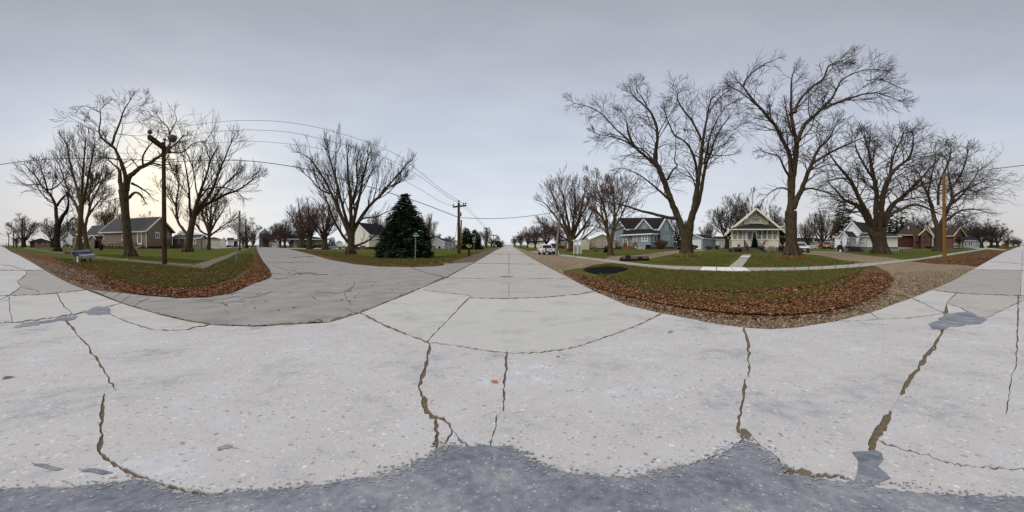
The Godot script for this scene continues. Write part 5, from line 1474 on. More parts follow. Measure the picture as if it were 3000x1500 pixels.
	for q in [["pale cream house behind the far right trunks", 2883, 300, 2898, 706, 699], ["small white house beyond the far right bare tree", 2903, 315, 2914, 709, 704]]:
		t = house("house", q[0], q[1], q[2])
		o = B(q[1], q[2]); u = B(q[3], q[2]) - o
		block(t, o, u, away(o + u * 0.5, 9), H(q[4], q[2]), H(q[5], q[2]), {"wall": M.cream, "roof": M.shingle_dark})
		opening(t, o, u, Vector3.BACK, q[1] + 3, q[4] + 2, q[1] + 7, q[4] + 8, "sash")

func blue_house() -> void:
	var d := 184.0
	var t := house("blue_house", "blue two-storey house with white trim, steep gables and a front deck", 1906, d)
	var blue := flat(132, 148, 152, 0.75)
	var look := {"wall": blue, "roof": M.shingle_dark, "board": 0.42, "trim": M.white, "h0": 0.9, "base": M.brick, "over": 0.55}
	var o := B(1812, d * 1.05); var u := B(1950, d * 1.05) - o
	block(t, o, u, away(o + u * 0.5, 14), H(671, d * 1.05), H(640, d * 1.08), look)
	var look_v := look.duplicate(); look_v.ridge = "v"
	var lo := B(1780, d * 1.02); var lu := B(1826, d * 1.02) - lo
	block(t, lo, lu, away(lo + lu * 0.5, 14), H(666, d * 1.02), H(634, d * 1.02), look_v)
	opening(t, lo, lu, Vector3.BACK, 1803, 691, 1812, 712, "sash")
	var dormer := look_v.duplicate(); dormer.h0 = H(690, d * 1.04)
	dormer.base = blue
	var go := B(1862, d * 1.035); var gu := B(1909, d * 1.035) - go
	block(t, go, gu, away(go + gu * 0.5, 12), H(670, d * 1.03), H(642.5, d * 1.03), dormer)
	opening(t, go, gu, Vector3.BACK, 1883.5, 654.5, 1892, 668, "sash")
	var to := B(1934, d * 0.965); var tu := B(1971, d * 0.985) - to
	block(t, to, tu, away(to + tu * 0.5, 14), H(668, d * 0.97), H(637, d * 0.97), look_v)
	opening(t, to, tu, off(tu, Vector3(0, 0, -1)), 1949.5, 653, 1955.5, 674, "sash"); opening(t, to, tu, off(tu, Vector3(0, 0, -1)), 1943.5, 690, 1949.5, 712, "sash"); opening(t, to, tu, off(tu, Vector3(0, 0, -1)), 1955.5, 690.5, 1961.5, 713, "sash")
	# enclosed porch
	var po := B(1821, d * 0.975); var pu := B(1906, d * 0.955) - po
	var pv := away(po + pu * 0.5, 9.0)
	block(t, po, pu, pv, H(687, d * 0.97), H(687, d * 0.97), look)
	var so := po + pu; var su := B(1934, d * 0.98) - so
	var w := MB.new()
	boards(w, so - t.position, su, off(su, pv * -1.0 + Vector3(-5, 0, 0)), [Vector2(0, 0.9), Vector2(1, 0.9), Vector2(1, H(686, d * 0.97)), Vector2(0, H(686, d * 0.97))], 0.42)
	put(w, "porch_side", blue, t)
	var fo := MB.new()
	fo.block(so - t.position, so + su - t.position, so + su + Vector3(0, 0, -2) - t.position, so + Vector3(0, 0, -2) - t.position, UP * 0.88)
	put(fo, "brick_footing", M.brick, t)
	var r := MB.new()
	var e0 := po + Vector3(-0.7, H(688.5, d * 0.97), 0.8) - t.position; var e1 := so + Vector3(0.3, H(684, d * 0.955), 0.9) - t.position; var e2 := so + su + Vector3(0.2, H(684.5, d * 0.98), 0.4) - t.position
	var k0 := B(1848, d * 1.03) + UP * H(672, d * 1.03) - t.position; var k1 := B(1910, d * 1.03) + UP * H(671, d * 1.03) - t.position
	r.quad(e0, e1, k1, k0, Vector3(0, 1, 1)); r.tri(e1, e2, k1, Vector3(1, 1, 1))
	r.quad(e0 - UP * 0.35, e1 - UP * 0.35, k1 - UP * 0.35, k0 - UP * 0.35, -UP); r.tri(e1 - UP * 0.35, e2 - UP * 0.35, k1 - UP * 0.35, -UP); r.tri(e0, k0, k0 + Vector3(-3, -1.2, 0), Vector3(-1, 1, 0))
	var roof := put(r, "porch_roof", M.shingle_dark, t)
	var f := MB.new()
	f.bar(e0 - UP * 0.15, e1 - UP * 0.15, 0.2, 0.5); f.bar(e1 - UP * 0.15, e2 - UP * 0.15, 0.2, 0.5)
	put(f, "fascia", M.white, roof)
	var n := off(pu, pv)
	opening(t, po, pu, n, 1826, 692.5, 1834, 710.5, "sash"); opening(t, po, pu, n, 1854.5, 691, 1864.5, 710.5, "sash"); opening(t, po, pu, n, 1879.5, 689, 1897.5, 707.5, "pair")
	opening(t, po, pu, n, 1838.5, 691, 1848.5, 721.5, "door", M.white, flat(92, 28, 24))
	opening(t, so, su, off(su, Vector3(-4, 0, -9)), 1915, 690, 1924, 709, "sash")
	# deck, steps, wreath
	var dd := d * 0.94
	var mb := MB.new()
	mb.block(B(1797, dd) - t.position, B(1866, dd) - t.position, B(1868, d * 0.975) - t.position, B(1797, d * 0.975) - t.position, UP * 0.0 + UP * H(722, dd))
	put(mb, "deck", M.deck, t)
	var sx := B(1815, dd) ; var sw := B(1856, dd).x - sx.x
	steps(t, sx, Vector3.RIGHT, Vector3.BACK, sw, H(722, dd), 5, 0.8, M.deck)
	railing(t, B(1797, dd) + UP * H(722, dd), B(1812, dd) + UP * H(722, dd), 1.8, 3, 8, M.deck, 0.16)
	railing(t, B(1812, dd) + UP * H(722, dd), B(1812, dd * 0.97) + UP * 0.4, 1.8, 2, 4, M.deck, 0.16)
	railing(t, B(1857, dd) + UP * H(722, dd), B(1866, dd) + UP * H(722, dd), 1.8, 3, 5, M.deck, 0.16)
	railing(t, B(1846, dd) + UP * H(722, dd), B(1856, dd * 0.96) + UP * 0.4, 1.8, 2, 4, M.deck, 0.16)
	var wr := thing("wreath", "dark green wreath hanging on the dark red door of the blue house", "wreath", po + pu * reach(po, pu, 1844.5) + n * 0.35 + UP * H(698, d * 0.965))
	var g := MB.new(); g.tinted = true
	rng.seed = 8
	for k in 90:
		var a := rng.randf() * TAU
		var c := Vector3(cos(a), sin(a), 0) * rng.randf_range(0.5, 0.8)
		g.col = L(26, 46, 32) * rng.randf_range(0.7, 1.4)
		g.tri(c, c + Vector3(rng.randf_range(-1, 1), rng.randf_range(-1, 1), rng.randf_range(0, 1)) * 0.3, c + Vector3(rng.randf_range(-1, 1), rng.randf_range(-1, 1), 0.2) * 0.25)
	put(g, "greenery", M.leafy, wr)
	# decorations and things standing before the house
	for q in [["small decorative figure in green and gold on the porch steps", 1829, 714, 702, L(60, 84, 66), L(170, 120, 60)], ["slim decorative figure in red and white on the porch steps", 1834.5, 722, 704, L(150, 40, 42), L(220, 210, 200)]]:
		var fg := thing("porch_figure", q[0], "decoration", B(q[1], dd * 1.005) + UP * H(722, dd))
		var hh: float = (722 - q[3]) * dd / F
		mb = MB.new(); mb.lathe(Vector3.ZERO, PackedVector2Array([Vector2(0.42, 0), Vector2(0.5, hh * 0.15), Vector2(0.36, hh * 0.5), Vector2(0.2, hh * 0.66)]), 10)
		put(mb, "body", flat(int(q[4].linear_to_srgb().r8), int(q[4].linear_to_srgb().g8), int(q[4].linear_to_srgb().b8)), fg)
		mb = MB.new(); mb.lathe(Vector3(0, hh * 0.64, 0), PackedVector2Array([Vector2(0.04, 0), Vector2(0.28, hh * 0.08), Vector2(0.26, hh * 0.18), Vector2(0.03, hh * 0.24)]), 10); put(mb, "head", flat(214, 200, 186), fg)
		mb = MB.new(); mb.lathe(Vector3(0, hh * 0.82, 0), PackedVector2Array([Vector2(0.34, 0), Vector2(0.2, hh * 0.05), Vector2(0.16, hh * 0.17), Vector2(0.01, hh * 0.18)]), 10); put(mb, "hat", flat(30, 28, 30), fg)
	var lb := thing("letter_board", "white wooden letters spelling a word on a black frame by the deck", "letter sign", B(1858, d * 0.925))
	var lw := B(1889, d * 0.925) - B(1858, d * 0.925)
	mb = MB.new(); mb.block(Vector3(0, 0, -0.4), lw + Vector3(0, 0, -0.4), lw + Vector3(0, 0, -0.2), Vector3(0, 0, -0.2), UP * 0.5); put(mb, "stand", M.black, lb)
	var white := flat(206, 202, 190, 0.8)
	var hl := H(721, d * 0.925)
	for q in [["h", 0.0], ["o", 0.36], ["u", 0.68]]:
		mb = MB.new()
		var x0: float = lw.x * (0.06 + q[1]); var ww := lw.x * 0.24
		match q[0]:
			"h":
				mb.box(Vector3(x0 + ww * 0.2, hl * 0.5, 0), Vector3(ww * 0.4, hl, 0.25)); mb.box(Vector3(x0 + ww * 0.62, hl * 0.5, 0), Vector3(ww * 0.5, hl * 0.2, 0.25)); mb.box(Vector3(x0 + ww, hl * 0.28, 0), Vector3(ww * 0.34, hl * 0.56, 0.25))
			"o":
				mb.prism(PackedVector2Array([Vector2(0, 0.1), Vector2(0.1, 0), Vector2(0.9, 0), Vector2(1, 0.1), Vector2(1, 0.9), Vector2(0.9, 1), Vector2(0.64, 1), Vector2(0.64, 0.3), Vector2(0.36, 0.3), Vector2(0.36, 0.7), Vector2(0.62, 0.7), Vector2(0.62, 1), Vector2(0.1, 1), Vector2(0, 0.9)]), Vector3(x0, 0, 0), Vector3.RIGHT * ww, UP * hl * 0.75, Vector3.BACK * 0.2)
			"u":
				mb.box(Vector3(x0 + ww * 0.2, hl * 0.44, 0), Vector3(ww * 0.36, hl * 0.8, 0.25)); mb.box(Vector3(x0 + ww * 0.55, hl * 0.1, 0), Vector3(ww * 0.4, hl * 0.2, 0.25)); mb.box(Vector3(x0 + ww * 0.92, hl * 0.44, 0), Vector3(ww * 0.36, hl * 0.88, 0.25))
		put(mb, "letter", white, lb)
	var bin := thing("garden_box", "dark green open box on the ground beside the white letters", "box", B(1899, d * 0.925))
	mb = MB.new()
	for s in [-1.0, 1.0]: mb.box(Vector3(s * 0.85, 0.85, 0), Vector3(0.16, 1.7, 0.9))
	mb.box(Vector3(0, 1.62, 0), Vector3(1.6, 0.16, 0.9)); mb.box(Vector3(0, 0.85, -0.4), Vector3(1.6, 1.6, 0.1))
	put(mb, "case", flat(36, 62, 58, 0.7), bin)
	shrub("shrub", "large leafless shrub against the corner of the blue house", 1936, 731, 46, 31, {"d": 166, "stems": 110, "leaves": 7, "colors": [L(96, 74, 66), L(112, 90, 80), L(84, 66, 58)], "round": 0.5, "leaf": 0.04})
	var rb := thing("trash_bin", "round green bin at the foot of the blue house's tower", "trash bin", B(1976, 172))
	mb = MB.new(); mb.lathe(Vector3.ZERO, PackedVector2Array([Vector2(0.6, 0), Vector2(0.75, 1.1), Vector2(0.6, 1.3), Vector2(0.01, 1.4)]), 12); put(mb, "barrel", flat(44, 74, 72, 0.6), rb)

func bungalow() -> void:
	var d := 101.0
	var t := house("cream_bungalow", "cream bungalow with a broad front gable and an enclosed window porch", 2212, d)
	var o := B(2143.6, d); var u := B(2281, d) - o
	var back := Vector3(9.0, 0, -17)
	var dg := d + 2.6
	var mo := B(2146, dg); var mu := B(2284, dg) - mo
	var he := H(670.5, dg)
	block(t, mo, mu, back, he, H(613, dg), {"wall": M.cream, "roof": M.shingle_dark, "ridge": "v", "h0": 1.3, "board": 0.52, "over": 1.55, "thick": 0.28, "trim": M.cream_trim})
	# brackets under the rakes, and a grey vent in the gable
	for q in [[2213.5, 618, 633], [2180, 640, 657], [2248, 640, 657], [2143, 664, 672], [2283, 664, 672]]:
		var b := MB.new()
		var p := B(q[0], dg - 0.05) - t.position
		b.block(p + UP * H(q[2], dg) + Vector3(-0.14, 0, 0), p + UP * H(q[2], dg) + Vector3(0.14, 0, 0), p + UP * H(q[2], dg) + Vector3(0.14, 0, 0.35), p + UP * H(q[2], dg) + Vector3(-0.14, 0, 0.35), UP * (q[2] - q[1]) * dg / F)
		b.bar(p + Vector3(0, H(q[1], dg), 0.2), p + Vector3(0, H(q[1], dg), 1.5), 0.22, 0.24)
		put(b, "bracket", M.cream_trim, t)
	var vent := window(t, B(2203, dg) + UP * H(648, dg) + Vector3(0, 0, 0.1) - t.position, Vector3.RIGHT, Vector3.BACK, 22 * dg / F, 9.5 * dg / F, "panel", M.cream_trim, flat(148, 146, 150))
	vent.name = "gable_vent"
	# porch
	var hp := H(671, d)
	var pv := Vector3(1.3, 0, -2.5)
	var sill := H(704, d)
	var w := MB.new()
	var h0 := H(724, d)
	boards(w, o - t.position, u, Vector3.BACK, [Vector2(0, h0), Vector2(1, h0), Vector2(1, sill), Vector2(0, sill)], 0.4)
	boards(w, o + pv - t.position, -pv, Vector3.LEFT, [Vector2(0, h0), Vector2(1, h0), Vector2(1, hp), Vector2(0, hp)], 0.4)
	boards(w, o + u - t.position, pv, Vector3.RIGHT, [Vector2(0, h0), Vector2(1, h0), Vector2(1, hp), Vector2(0, hp)], 0.4)
	put(w, "porch_wall", M.cream, t)
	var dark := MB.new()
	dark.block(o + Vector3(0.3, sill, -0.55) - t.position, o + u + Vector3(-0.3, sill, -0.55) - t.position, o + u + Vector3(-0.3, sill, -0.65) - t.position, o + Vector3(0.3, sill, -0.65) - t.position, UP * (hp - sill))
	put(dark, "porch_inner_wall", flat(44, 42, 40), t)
	var lintel := MB.new()
	plank(lintel, o - t.position, Vector3.RIGHT, Vector3.BACK, 0, H(674.5, d), u.length(), hp, -0.3, 0.03)
	plank(lintel, o - t.position, Vector3.RIGHT, Vector3.BACK, -0.05, sill - 0.02, u.length() + 0.05, sill + 0.16, -0.3, 0.14)
	put(lintel, "porch_beam", M.cream_trim, t)
	# window openings between posts: top sash dark with three lights, bottom sash curtained
	var xs := [[2148.5, 2160], [2163.5, 2176], [2178, 2184.5], [2218.5, 2231.5], [2234, 2247], [2249.5, 2262], [2265, 2277.5]]
	var last := 2143.6
	for k in xs.size() + 1:
		var nx: float = xs[k][0] if k < xs.size() else 2281.0
		if not (k == 3):
			var post := MB.new()
			plank(post, B(last, d) - t.position, Vector3.RIGHT, Vector3.BACK, 0, sill + 0.16, (nx - last) * d / F, H(674.5, d), -0.28, 0.02)
			put(post, "post", M.cream_trim, t)
		else:
			for q in [[2184.5, 2187.5], [2205, 2218.5]]:
				var post := MB.new()
				plank(post, B(q[0], d) - t.position, Vector3.RIGHT, Vector3.BACK, 0, sill + 0.16, (q[1] - q[0]) * d / F, H(674.5, d), -0.28, 0.02)
				put(post, "post", M.cream_trim, t)
		if k < xs.size():
			last = xs[k][1]
			var x0 := B(xs[k][0], d); var ww: float = (xs[k][1] - xs[k][0]) * d / F
			var y0 := sill + 0.16; var y1 := H(674.5, d); var ym := H(688, d)
			var f := MB.new()
			var p := x0 - t.position
			for e in [[0, y0, ww, y0 + 0.09], [0, ym - 0.05, ww, ym + 0.05], [0, y1 - 0.08, ww, y1], [0, y0, 0.07, y1], [ww - 0.07, y0, ww, y1]]: plank(f, p, Vector3.RIGHT, Vector3.BACK, e[0], e[1], e[2], e[3], -0.2, -0.09)
			for m in [0.36, 0.64] if ww > 0.7 else [0.5]: plank(f, p, Vector3.RIGHT, Vector3.BACK, ww * m - 0.025, ym, ww * m + 0.025, y1, -0.18, -0.11)
			var win := put(f, "window", M.cream_trim, t)
			var g := MB.new(); plank(g, p, Vector3.RIGHT, Vector3.BACK, 0.03, ym, ww - 0.03, y1, -0.3, -0.15); put(g, "pane", M.glass, win)
			g = MB.new()
			var folds := 14
			for c in folds:
				var z0 := -0.24 + 0.045 * (c % 2); var z1 := -0.24 + 0.045 * ((c + 1) % 2)
				g.quad(p + Vector3(ww * c / folds, y0, z0), p + Vector3(ww * (c + 1) / folds, y0, z1), p + Vector3(ww * (c + 1) / folds, ym, z1), p + Vector3(ww * c / folds, ym, z0), Vector3.BACK)
			put(g, "curtain", M.curtain, win)
			g = MB.new(); plank(g, p, Vector3.RIGHT, Vector3.BACK, 0.03, y0, ww - 0.03, ym, -0.165, -0.15); put(g, "pane", pane_material(), win)
	# front door with fifteen lights
	var dx := B(2187.5, d); var dw := 17.5 * d / F
	var dy0 := H(721, d); var dy1 := H(674.5, d)
	var df := MB.new()
	var dp := dx - t.position
	plank(df, dp, Vector3.RIGHT, Vector3.BACK, 0, dy0, 0.2, dy1, -0.28, 0.05); plank(df, dp, Vector3.RIGHT, Vector3.BACK, dw - 0.1, dy0, dw, dy1, -0.28, 0.05); plank(df, dp, Vector3.RIGHT, Vector3.BACK, 0.2, dy1 - 0.25, dw - 0.1, dy1, -0.28, 0.05)
	plank(df, dp, Vector3.RIGHT, Vector3.BACK, 0.2, dy0, dw - 0.1, H(708.5, d), -0.2, -0.08)
	var gx0 := 2.3 * d / F; var gx1 := 15.4 * d / F; var gy0 := H(708.5, d); var gy1 := H(679, d)
	plank(df, dp, Vector3.RIGHT, Vector3.BACK, 0.2, gy0, gx0, dy1 - 0.25, -0.2, -0.08)
	for k in 4: plank(df, dp, Vector3.RIGHT, Vector3.BACK, lerpf(gx0, gx1, k / 3.0) - 0.03, gy0, lerpf(gx0, gx1, k / 3.0) + 0.03, gy1, -0.19, -0.09)
	for k in 6: plank(df, dp, Vector3.RIGHT, Vector3.BACK, gx0, lerpf(gy0, gy1, k / 5.0) - 0.03, gx1, lerpf(gy0, gy1, k / 5.0) + 0.03, -0.185, -0.095)
	var door := put(df, "door", flat(218, 220, 222, 0.6), t)
	var dg2 := MB.new(); plank(dg2, dp, Vector3.RIGHT, Vector3.BACK, gx0, gy0, gx1, gy1, -0.24, -0.14); put(dg2, "pane", M.glass, door)
	var kn := MB.new(); kn.box(dp + Vector3(0.3, H(702, d), -0.04), Vector3(0.07, 0.14, 0.1)); put(kn, "handle", flat(150, 130, 80, 0.4, 0.7), door)
	# porch roof
	var r := MB.new()
	var e0 := B(2130, d - 1.2) + UP * (H(671.3, d - 1.2)) - t.position; var e1 := B(2295.5, d - 1.2) + UP * H(671.3, d - 1.2) - t.position
	var k0 := B(2200, dg - 0.2) + UP * H(655, dg) - t.position; var k1 := B(2229, dg - 0.2) + UP * H(655, dg) - t.position
	var s0 := B(2137, dg - 0.2) + UP * H(669.5, dg) - t.position; var s1 := B(2290, dg - 0.2) + UP * H(669.5, dg) - t.position
	r.quad(e0, e1, k1, k0, Vector3(0, 1, 1)); r.tri(e0, k0, s0, Vector3(-1, 1, 0)); r.tri(e1, s1, k1, Vector3(1, 1, 0))
	r.quad(e0 - UP * 0.12, e1 - UP * 0.12, s1 - UP * 0.12, s0 - UP * 0.12, -UP)
	var roof := put(r, "porch_roof", flat(46, 48, 46, 0.95), t)
	var f2 := MB.new(); f2.bar(e0 - UP * 0.05, e1 - UP * 0.05, 0.12, 0.24)
	for k in 9: f2.box(e0.lerp(e1, (k + 0.5) / 9.0) + Vector3(0, -0.16, -0.1), Vector3(0.1, 0.16, 0.3))
	put(f2, "fascia", M.cream_trim, roof)
	# foundation: block piers, white slatted skirt, steps
	for q in [[2144.5, 2166], [2271, 2280.5]]:
		var fo := MB.new()
		fo.block(B(q[0], d - 0.02) - t.position, B(q[1], d - 0.02) - t.position, B(q[1], d + 2) - t.position, B(q[0], d + 2) - t.position, UP * (h0 - 0.01))
		put(fo, "foundation_pier", flat(112, 106, 92, 0.95), t)
	for k in 26:
		var s := MB.new()
		var x := lerpf(2215.5, 2270.5, k / 25.0)
		s.box(B(x, d - 0.05) + UP * h0 * 0.5 - t.position, Vector3(1.15 * d / F, h0 - 0.05, 0.05))
		put(s, "skirt_slat", flat(190, 188, 182), t)
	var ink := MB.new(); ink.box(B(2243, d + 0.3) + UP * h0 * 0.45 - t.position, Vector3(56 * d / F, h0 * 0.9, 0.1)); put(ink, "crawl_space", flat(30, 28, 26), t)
	steps(t, B(2172, d - 0.02), Vector3.RIGHT, Vector3.BACK, 43.0 * d / F, H(722.5, d), 5, 0.62, flat(98, 92, 80, 0.95))
	var ra := B(2180, d) + Vector3(0, H(722, d), 0.1); var rb := B(2170.5, d) + Vector3(0, 0.1, 3.0)
	railing(t, ra, rb, 1.5, 2, 9, M.black, 0.06)
	ra = B(2211.5, d) + Vector3(0, H(722, d), 0.1); rb = B(2214, d) + Vector3(0, 0.1, 3.0)
	railing(t, ra, rb, 1.5, 2, 9, M.black, 0.06)
	# things on and about the porch
	var mat_ := thing("door_mat", "ochre door mat before the bungalow door", "door mat", B(2196, d - 0.25) + UP * H(722.4, d))
	var mm := MB.new(); mm.box(Vector3(0, 0.03, 0), Vector3(1.5, 0.05, 0.42)); put(mm, "mat", flat(140, 108, 50, 1.0), mat_)
	conifer("christmas_tree", "slim artificial Christmas tree standing right of the bungalow door", 2210.5, 739, 680, 7.5, {"d": d - 0.9, "rows": 26, "per": 11, "sprays": 7, "power": 0.7, "needle": 0.5, "bare": 0.28, "tone": [L(20, 40, 34), L(30, 54, 44), L(16, 30, 26)]})
	var sock := thing("windsock", "narrow red and white banner leaning out over the porch siding", "banner", B(2235.5, d - 0.3) + UP * H(715, d))
	var sm := MB.new(); sm.tube(PackedVector3Array([Vector3.ZERO, Vector3(0.35, 0.65, 0.1), Vector3(0.62, 0.98, 0.15), Vector3(0.95, 1.25, 0.2)]), PackedFloat32Array([0.14, 0.13, 0.09, 0.03]), 8, true); put(sm, "cloth", flat(132, 24, 28, 0.9), sock)
	sm = MB.new(); sm.tube(PackedVector3Array([Vector3(0.5, 0.9, 0.16), Vector3(0.75, 1.16, 0.2), Vector3(1.0, 1.33, 0.22)]), PackedFloat32Array([0.05, 0.08, 0.03]), 6, true); put(sm, "streamer", M.white, sock)
	var bench := thing("garden_bench", "weathered wooden bench before the white slatted skirt", "bench", B(2262.5, d - 1.0))
	for k in 5:
		var s := MB.new(); s.box(Vector3(0, 0.5 + k * 0.2, -0.3), Vector3(1.2, 0.13, 0.05)); put(s, "back_slat", M.pole_grey, bench)
	for k in 3:
		var s := MB.new(); s.box(Vector3(0, 0.45, -0.15 + k * 0.18), Vector3(1.2, 0.06, 0.15)); put(s, "seat_slat", M.pole_grey, bench)
	for x in [-0.56, 0.56]:
		var s := MB.new(); s.box(Vector3(x, 0.68, -0.34), Vector3(0.09, 1.36, 0.09)); s.box(Vector3(x, 0.35, 0.28), Vector3(0.09, 0.7, 0.09)); s.box(Vector3(x, 0.72, 0), Vector3(0.09, 0.07, 0.66)); put(s, "leg", M.pole_grey, bench)
	for q in [["blue pot under the brown shrub before the bungalow skirt", 2241, d - 1.6, 0.5], ["blue pot at the right corner of the bungalow", 2285, d + 0.4, 0.36]]:
		var pot := thing("flower_pot", q[0], "flower pot", B(q[1], q[2]))
		var pm := MB.new(); pm.lathe(Vector3.ZERO, PackedVector2Array([Vector2(q[3] * 0.75, 0), Vector2(q[3], q[3] * 1.0), Vector2(q[3] * 1.08, q[3] * 1.05), Vector2(q[3] * 0.9, q[3] * 0.95)]), 14); put(pm, "pot", flat(84, 104, 124, 0.5), pot)
	var lan := thing("garden_flag", "little garden flag with blue and pink on a wire stand by the steps", "garden flag", B(2165, d - 1.2))
	var lm := MB.new(); lm.tube(PackedVector3Array([Vector3(-0.3, 0, 0), Vector3(-0.3, 1.9, 0), Vector3(0, 2.1, 0), Vector3(0.3, 1.9, 0)]), PackedFloat32Array([0.025, 0.025, 0.025, 0.025]), 5); put(lm, "stand", M.black, lan)
	for q in [[1.5, 1.8, 60, 110, 150], [1.2, 1.5, 40, 44, 60], [0.9, 1.2, 196, 110, 130], [0.55, 0.9, 196, 190, 150]]:
		lm = MB.new(); lm.box(Vector3(0, (q[0] + q[1]) * 0.5, 0), Vector3(0.5, q[1] - q[0], 0.03)); put(lm, "flag_band", flat(q[2], q[3], q[4]), lan)
	shrub("shrub", "brown dried shrub left of the bungalow steps", 2158, 741, 22, 16, {"d": d - 1.3, "colors": [L(84, 46, 34), L(100, 60, 42), L(60, 40, 30)], "leaves": 9})
	shrub("shrub", "brown-leaved shrub in front of the bungalow skirt", 2229, 741, 24, 20, {"d": d - 1.5, "colors": [L(110, 66, 40), L(130, 84, 50), L(84, 54, 36)], "leaves": 10})
	shrub("shrub", "twiggy red-brown shrub at the bungalow's right corner", 2290, 739, 20, 22, {"d": d + 0.5, "colors": [L(96, 60, 44), L(74, 46, 36)]})
	shrub("shrub", "low dark shrub at the bungalow's left corner", 2140, 738, 12, 12, {"d": d + 1, "colors": [L(84, 58, 46), L(60, 44, 38)]})

func pane_material() -> StandardMaterial3D:
	if not M.has("clear"):
		var m := StandardMaterial3D.new()
		m.transparency = BaseMaterial3D.TRANSPARENCY_ALPHA
		m.albedo_color = Color(0.75, 0.78, 0.8, 0.1)
		m.roughness = 0.05
		M.clear = m
	return M.clear

func white_house() -> void:
	var d := 112.0
	var t := house("white_house", "white house with a grey gable and a low wing behind the massive tree", 2540, d)
	var wm := flat(226, 228, 232, 0.7); var warm := flat(230, 227, 216, 0.7)
	var look := {"wall": wm, "roof": M.shingle_green, "ridge": "v", "h0": 1.1, "base": flat(108, 112, 114), "board": 0.5, "over": 0.35, "trim": flat(200, 202, 202)}
	var o := B(2520, d * 1.04); var u := B(2474, d * 1.07) - o; var v := B(2590, d * 1.2) - o
	block(t, o, u, v, H(678, d * 1.05), H(650, d * 1.05), look)
	opening(t, o, u, off(u, v), 2497.5, 663, 2502.5, 675, "sash")
	# entry block
	var eo := B(2482, d * 0.985); var eu := B(2461, d * 1.0) - eo; var ev := B(2507, d * 1.02) - eo
	block(t, eo, eu, ev, H(692, d), H(679, d), look)
	opening(t, eo, eu, off(eu, ev), 2468, 691, 2473.5, 707, "sash", flat(150, 150, 150))
	opening(t, eo, ev, off(ev, eu), 2488, 692, 2498, 724, "door", wm, wm)
	var lo := B(2461, d * 1.0); var lu := B(2446, d * 1.01) - lo
	block(t, lo, lu, away(lo + lu * 0.5, 5), H(694, d), H(689, d), {"wall": wm, "roof": M.shingle_brown, "ridge": "u", "h0": 1.0, "board": 0.5, "over": 0.3})
	opening(t, lo, lu, off(lu, Vector3(2, 0, -5)), 2448, 696, 2452.5, 714.5, "sash")
	# low wing
	var wo := B(2540, d * 0.97); var wu := B(2629.5, d * 0.99) - wo; var wv := B(2518, d * 1.03) - wo
	var w2 := {"wall": warm, "roof": M.shingle_green, "h0": 1.15, "base": flat(124, 124, 116), "board": 0.5, "over": 0.55, "hip": true, "trim": flat(204, 202, 192), "inset": 4.0}
	block(t, wo, wu, wv, H(691, d * 0.98), H(679, d * 1.0), w2)
	opening(t, wo, wv, off(wv, wu), 2519.8, 692.5, 2534.5, 711.5, "casement", flat(190, 192, 196))
	opening(t, wo, wu, off(wu, wv), 2548, 692.5, 2559, 711, "sash"); opening(t, wo, wu, off(wu, wv), 2614, 691, 2627, 703, "pair")
	# dark steps, rail, meter, things left about
	steps(t, B(2486, d * 0.965), Vector3.RIGHT, Vector3.BACK, 26 * d / F, 1.25, 4, 0.45, flat(50, 52, 52, 0.9))
	railing(t, B(2481, d * 0.965) + UP * 1.25, B(2490, d * 0.965) + UP * 1.25, 1.1, 3, 5, M.black, 0.05)
	railing(t, B(2490, d * 0.965) + UP * 1.25, B(2498, d * 0.95) + UP * 0.3, 1.1, 2, 4, M.black, 0.05)
	var m := MB.new(); m.tube(PackedVector3Array([B(2464.5, d * 0.99) - t.position + UP * 0.9, B(2464.5, d * 0.99) - t.position + UP * H(672, d)]), PackedFloat32Array([0.09, 0.07]), 6); m.box(B(2464.5, d * 0.985) - t.position + UP * H(711, d), Vector3(0.3, 0.6, 0.25)); put(m, "meter_pipe", flat(128, 136, 138, 0.5, 0.4), t)
	var g := thing("grill", "red and black kettle grill standing before the white house's steps", "grill", B(2484, d * 0.935))
	m = MB.new(); m.lathe(Vector3(0, 1.25, 0), PackedVector2Array([Vector2(0.1, -0.4), Vector2(0.5, -0.2), Vector2(0.56, 0.0)]), 14); put(m, "bowl", M.black, g)
	m = MB.new(); m.lathe(Vector3(0, 1.26, 0), PackedVector2Array([Vector2(0.57, 0), Vector2(0.5, 0.25), Vector2(0.2, 0.42), Vector2(0.01, 0.45)]), 14); put(m, "lid", flat(110, 28, 30, 0.35), g)
	for k in 3:
		m = MB.new(); m.bar(Vector3(cos(k * 2.1) * 0.25, 1.0, sin(k * 2.1) * 0.25), Vector3(cos(k * 2.1) * 0.5, 0, sin(k * 2.1) * 0.5), 0.06, 0.06); put(m, "leg", M.black, g)
	m = MB.new(); m.box(Vector3(-0.8, 1.2, 0), Vector3(0.5, 0.05, 0.5)); put(m, "side_shelf", flat(150, 60, 56, 0.5), g)
	var mt := thing("garden_machine", "black wheeled garden machine parked left of the grill", "garden machine", B(2460.5, d * 0.955))
	m = MB.new(); m.box(Vector3(0, 1.0, 0), Vector3(0.9, 0.7, 0.8)); m.box(Vector3(0.1, 1.5, 0), Vector3(0.5, 0.4, 0.6)); put(m, "engine", M.black, mt)
	for s in [-0.4, 0.4]:
		m = MB.new(); m.tube(PackedVector3Array([Vector3(s, 0.35, 0.1), Vector3(s + 0.18, 0.35, 0.1)]), PackedFloat32Array([0.35, 0.35]), 14, true); put(m, "wheel", M.rubber, mt)
	m = MB.new(); m.bar(Vector3(-0.3, 1.2, 0), Vector3(-0.85, 1.7, 0), 0.07, 0.07); put(m, "handle", M.black, mt)
	var bk := thing("bucket", "white bucket beside the black garden machine", "bucket", B(2462, d * 0.93))
	m = MB.new(); m.lathe(Vector3.ZERO, PackedVector2Array([Vector2(0.2, 0), Vector2(0.24, 0.48), Vector2(0.21, 0.5)]), 12); put(m, "pail", M.white, bk)
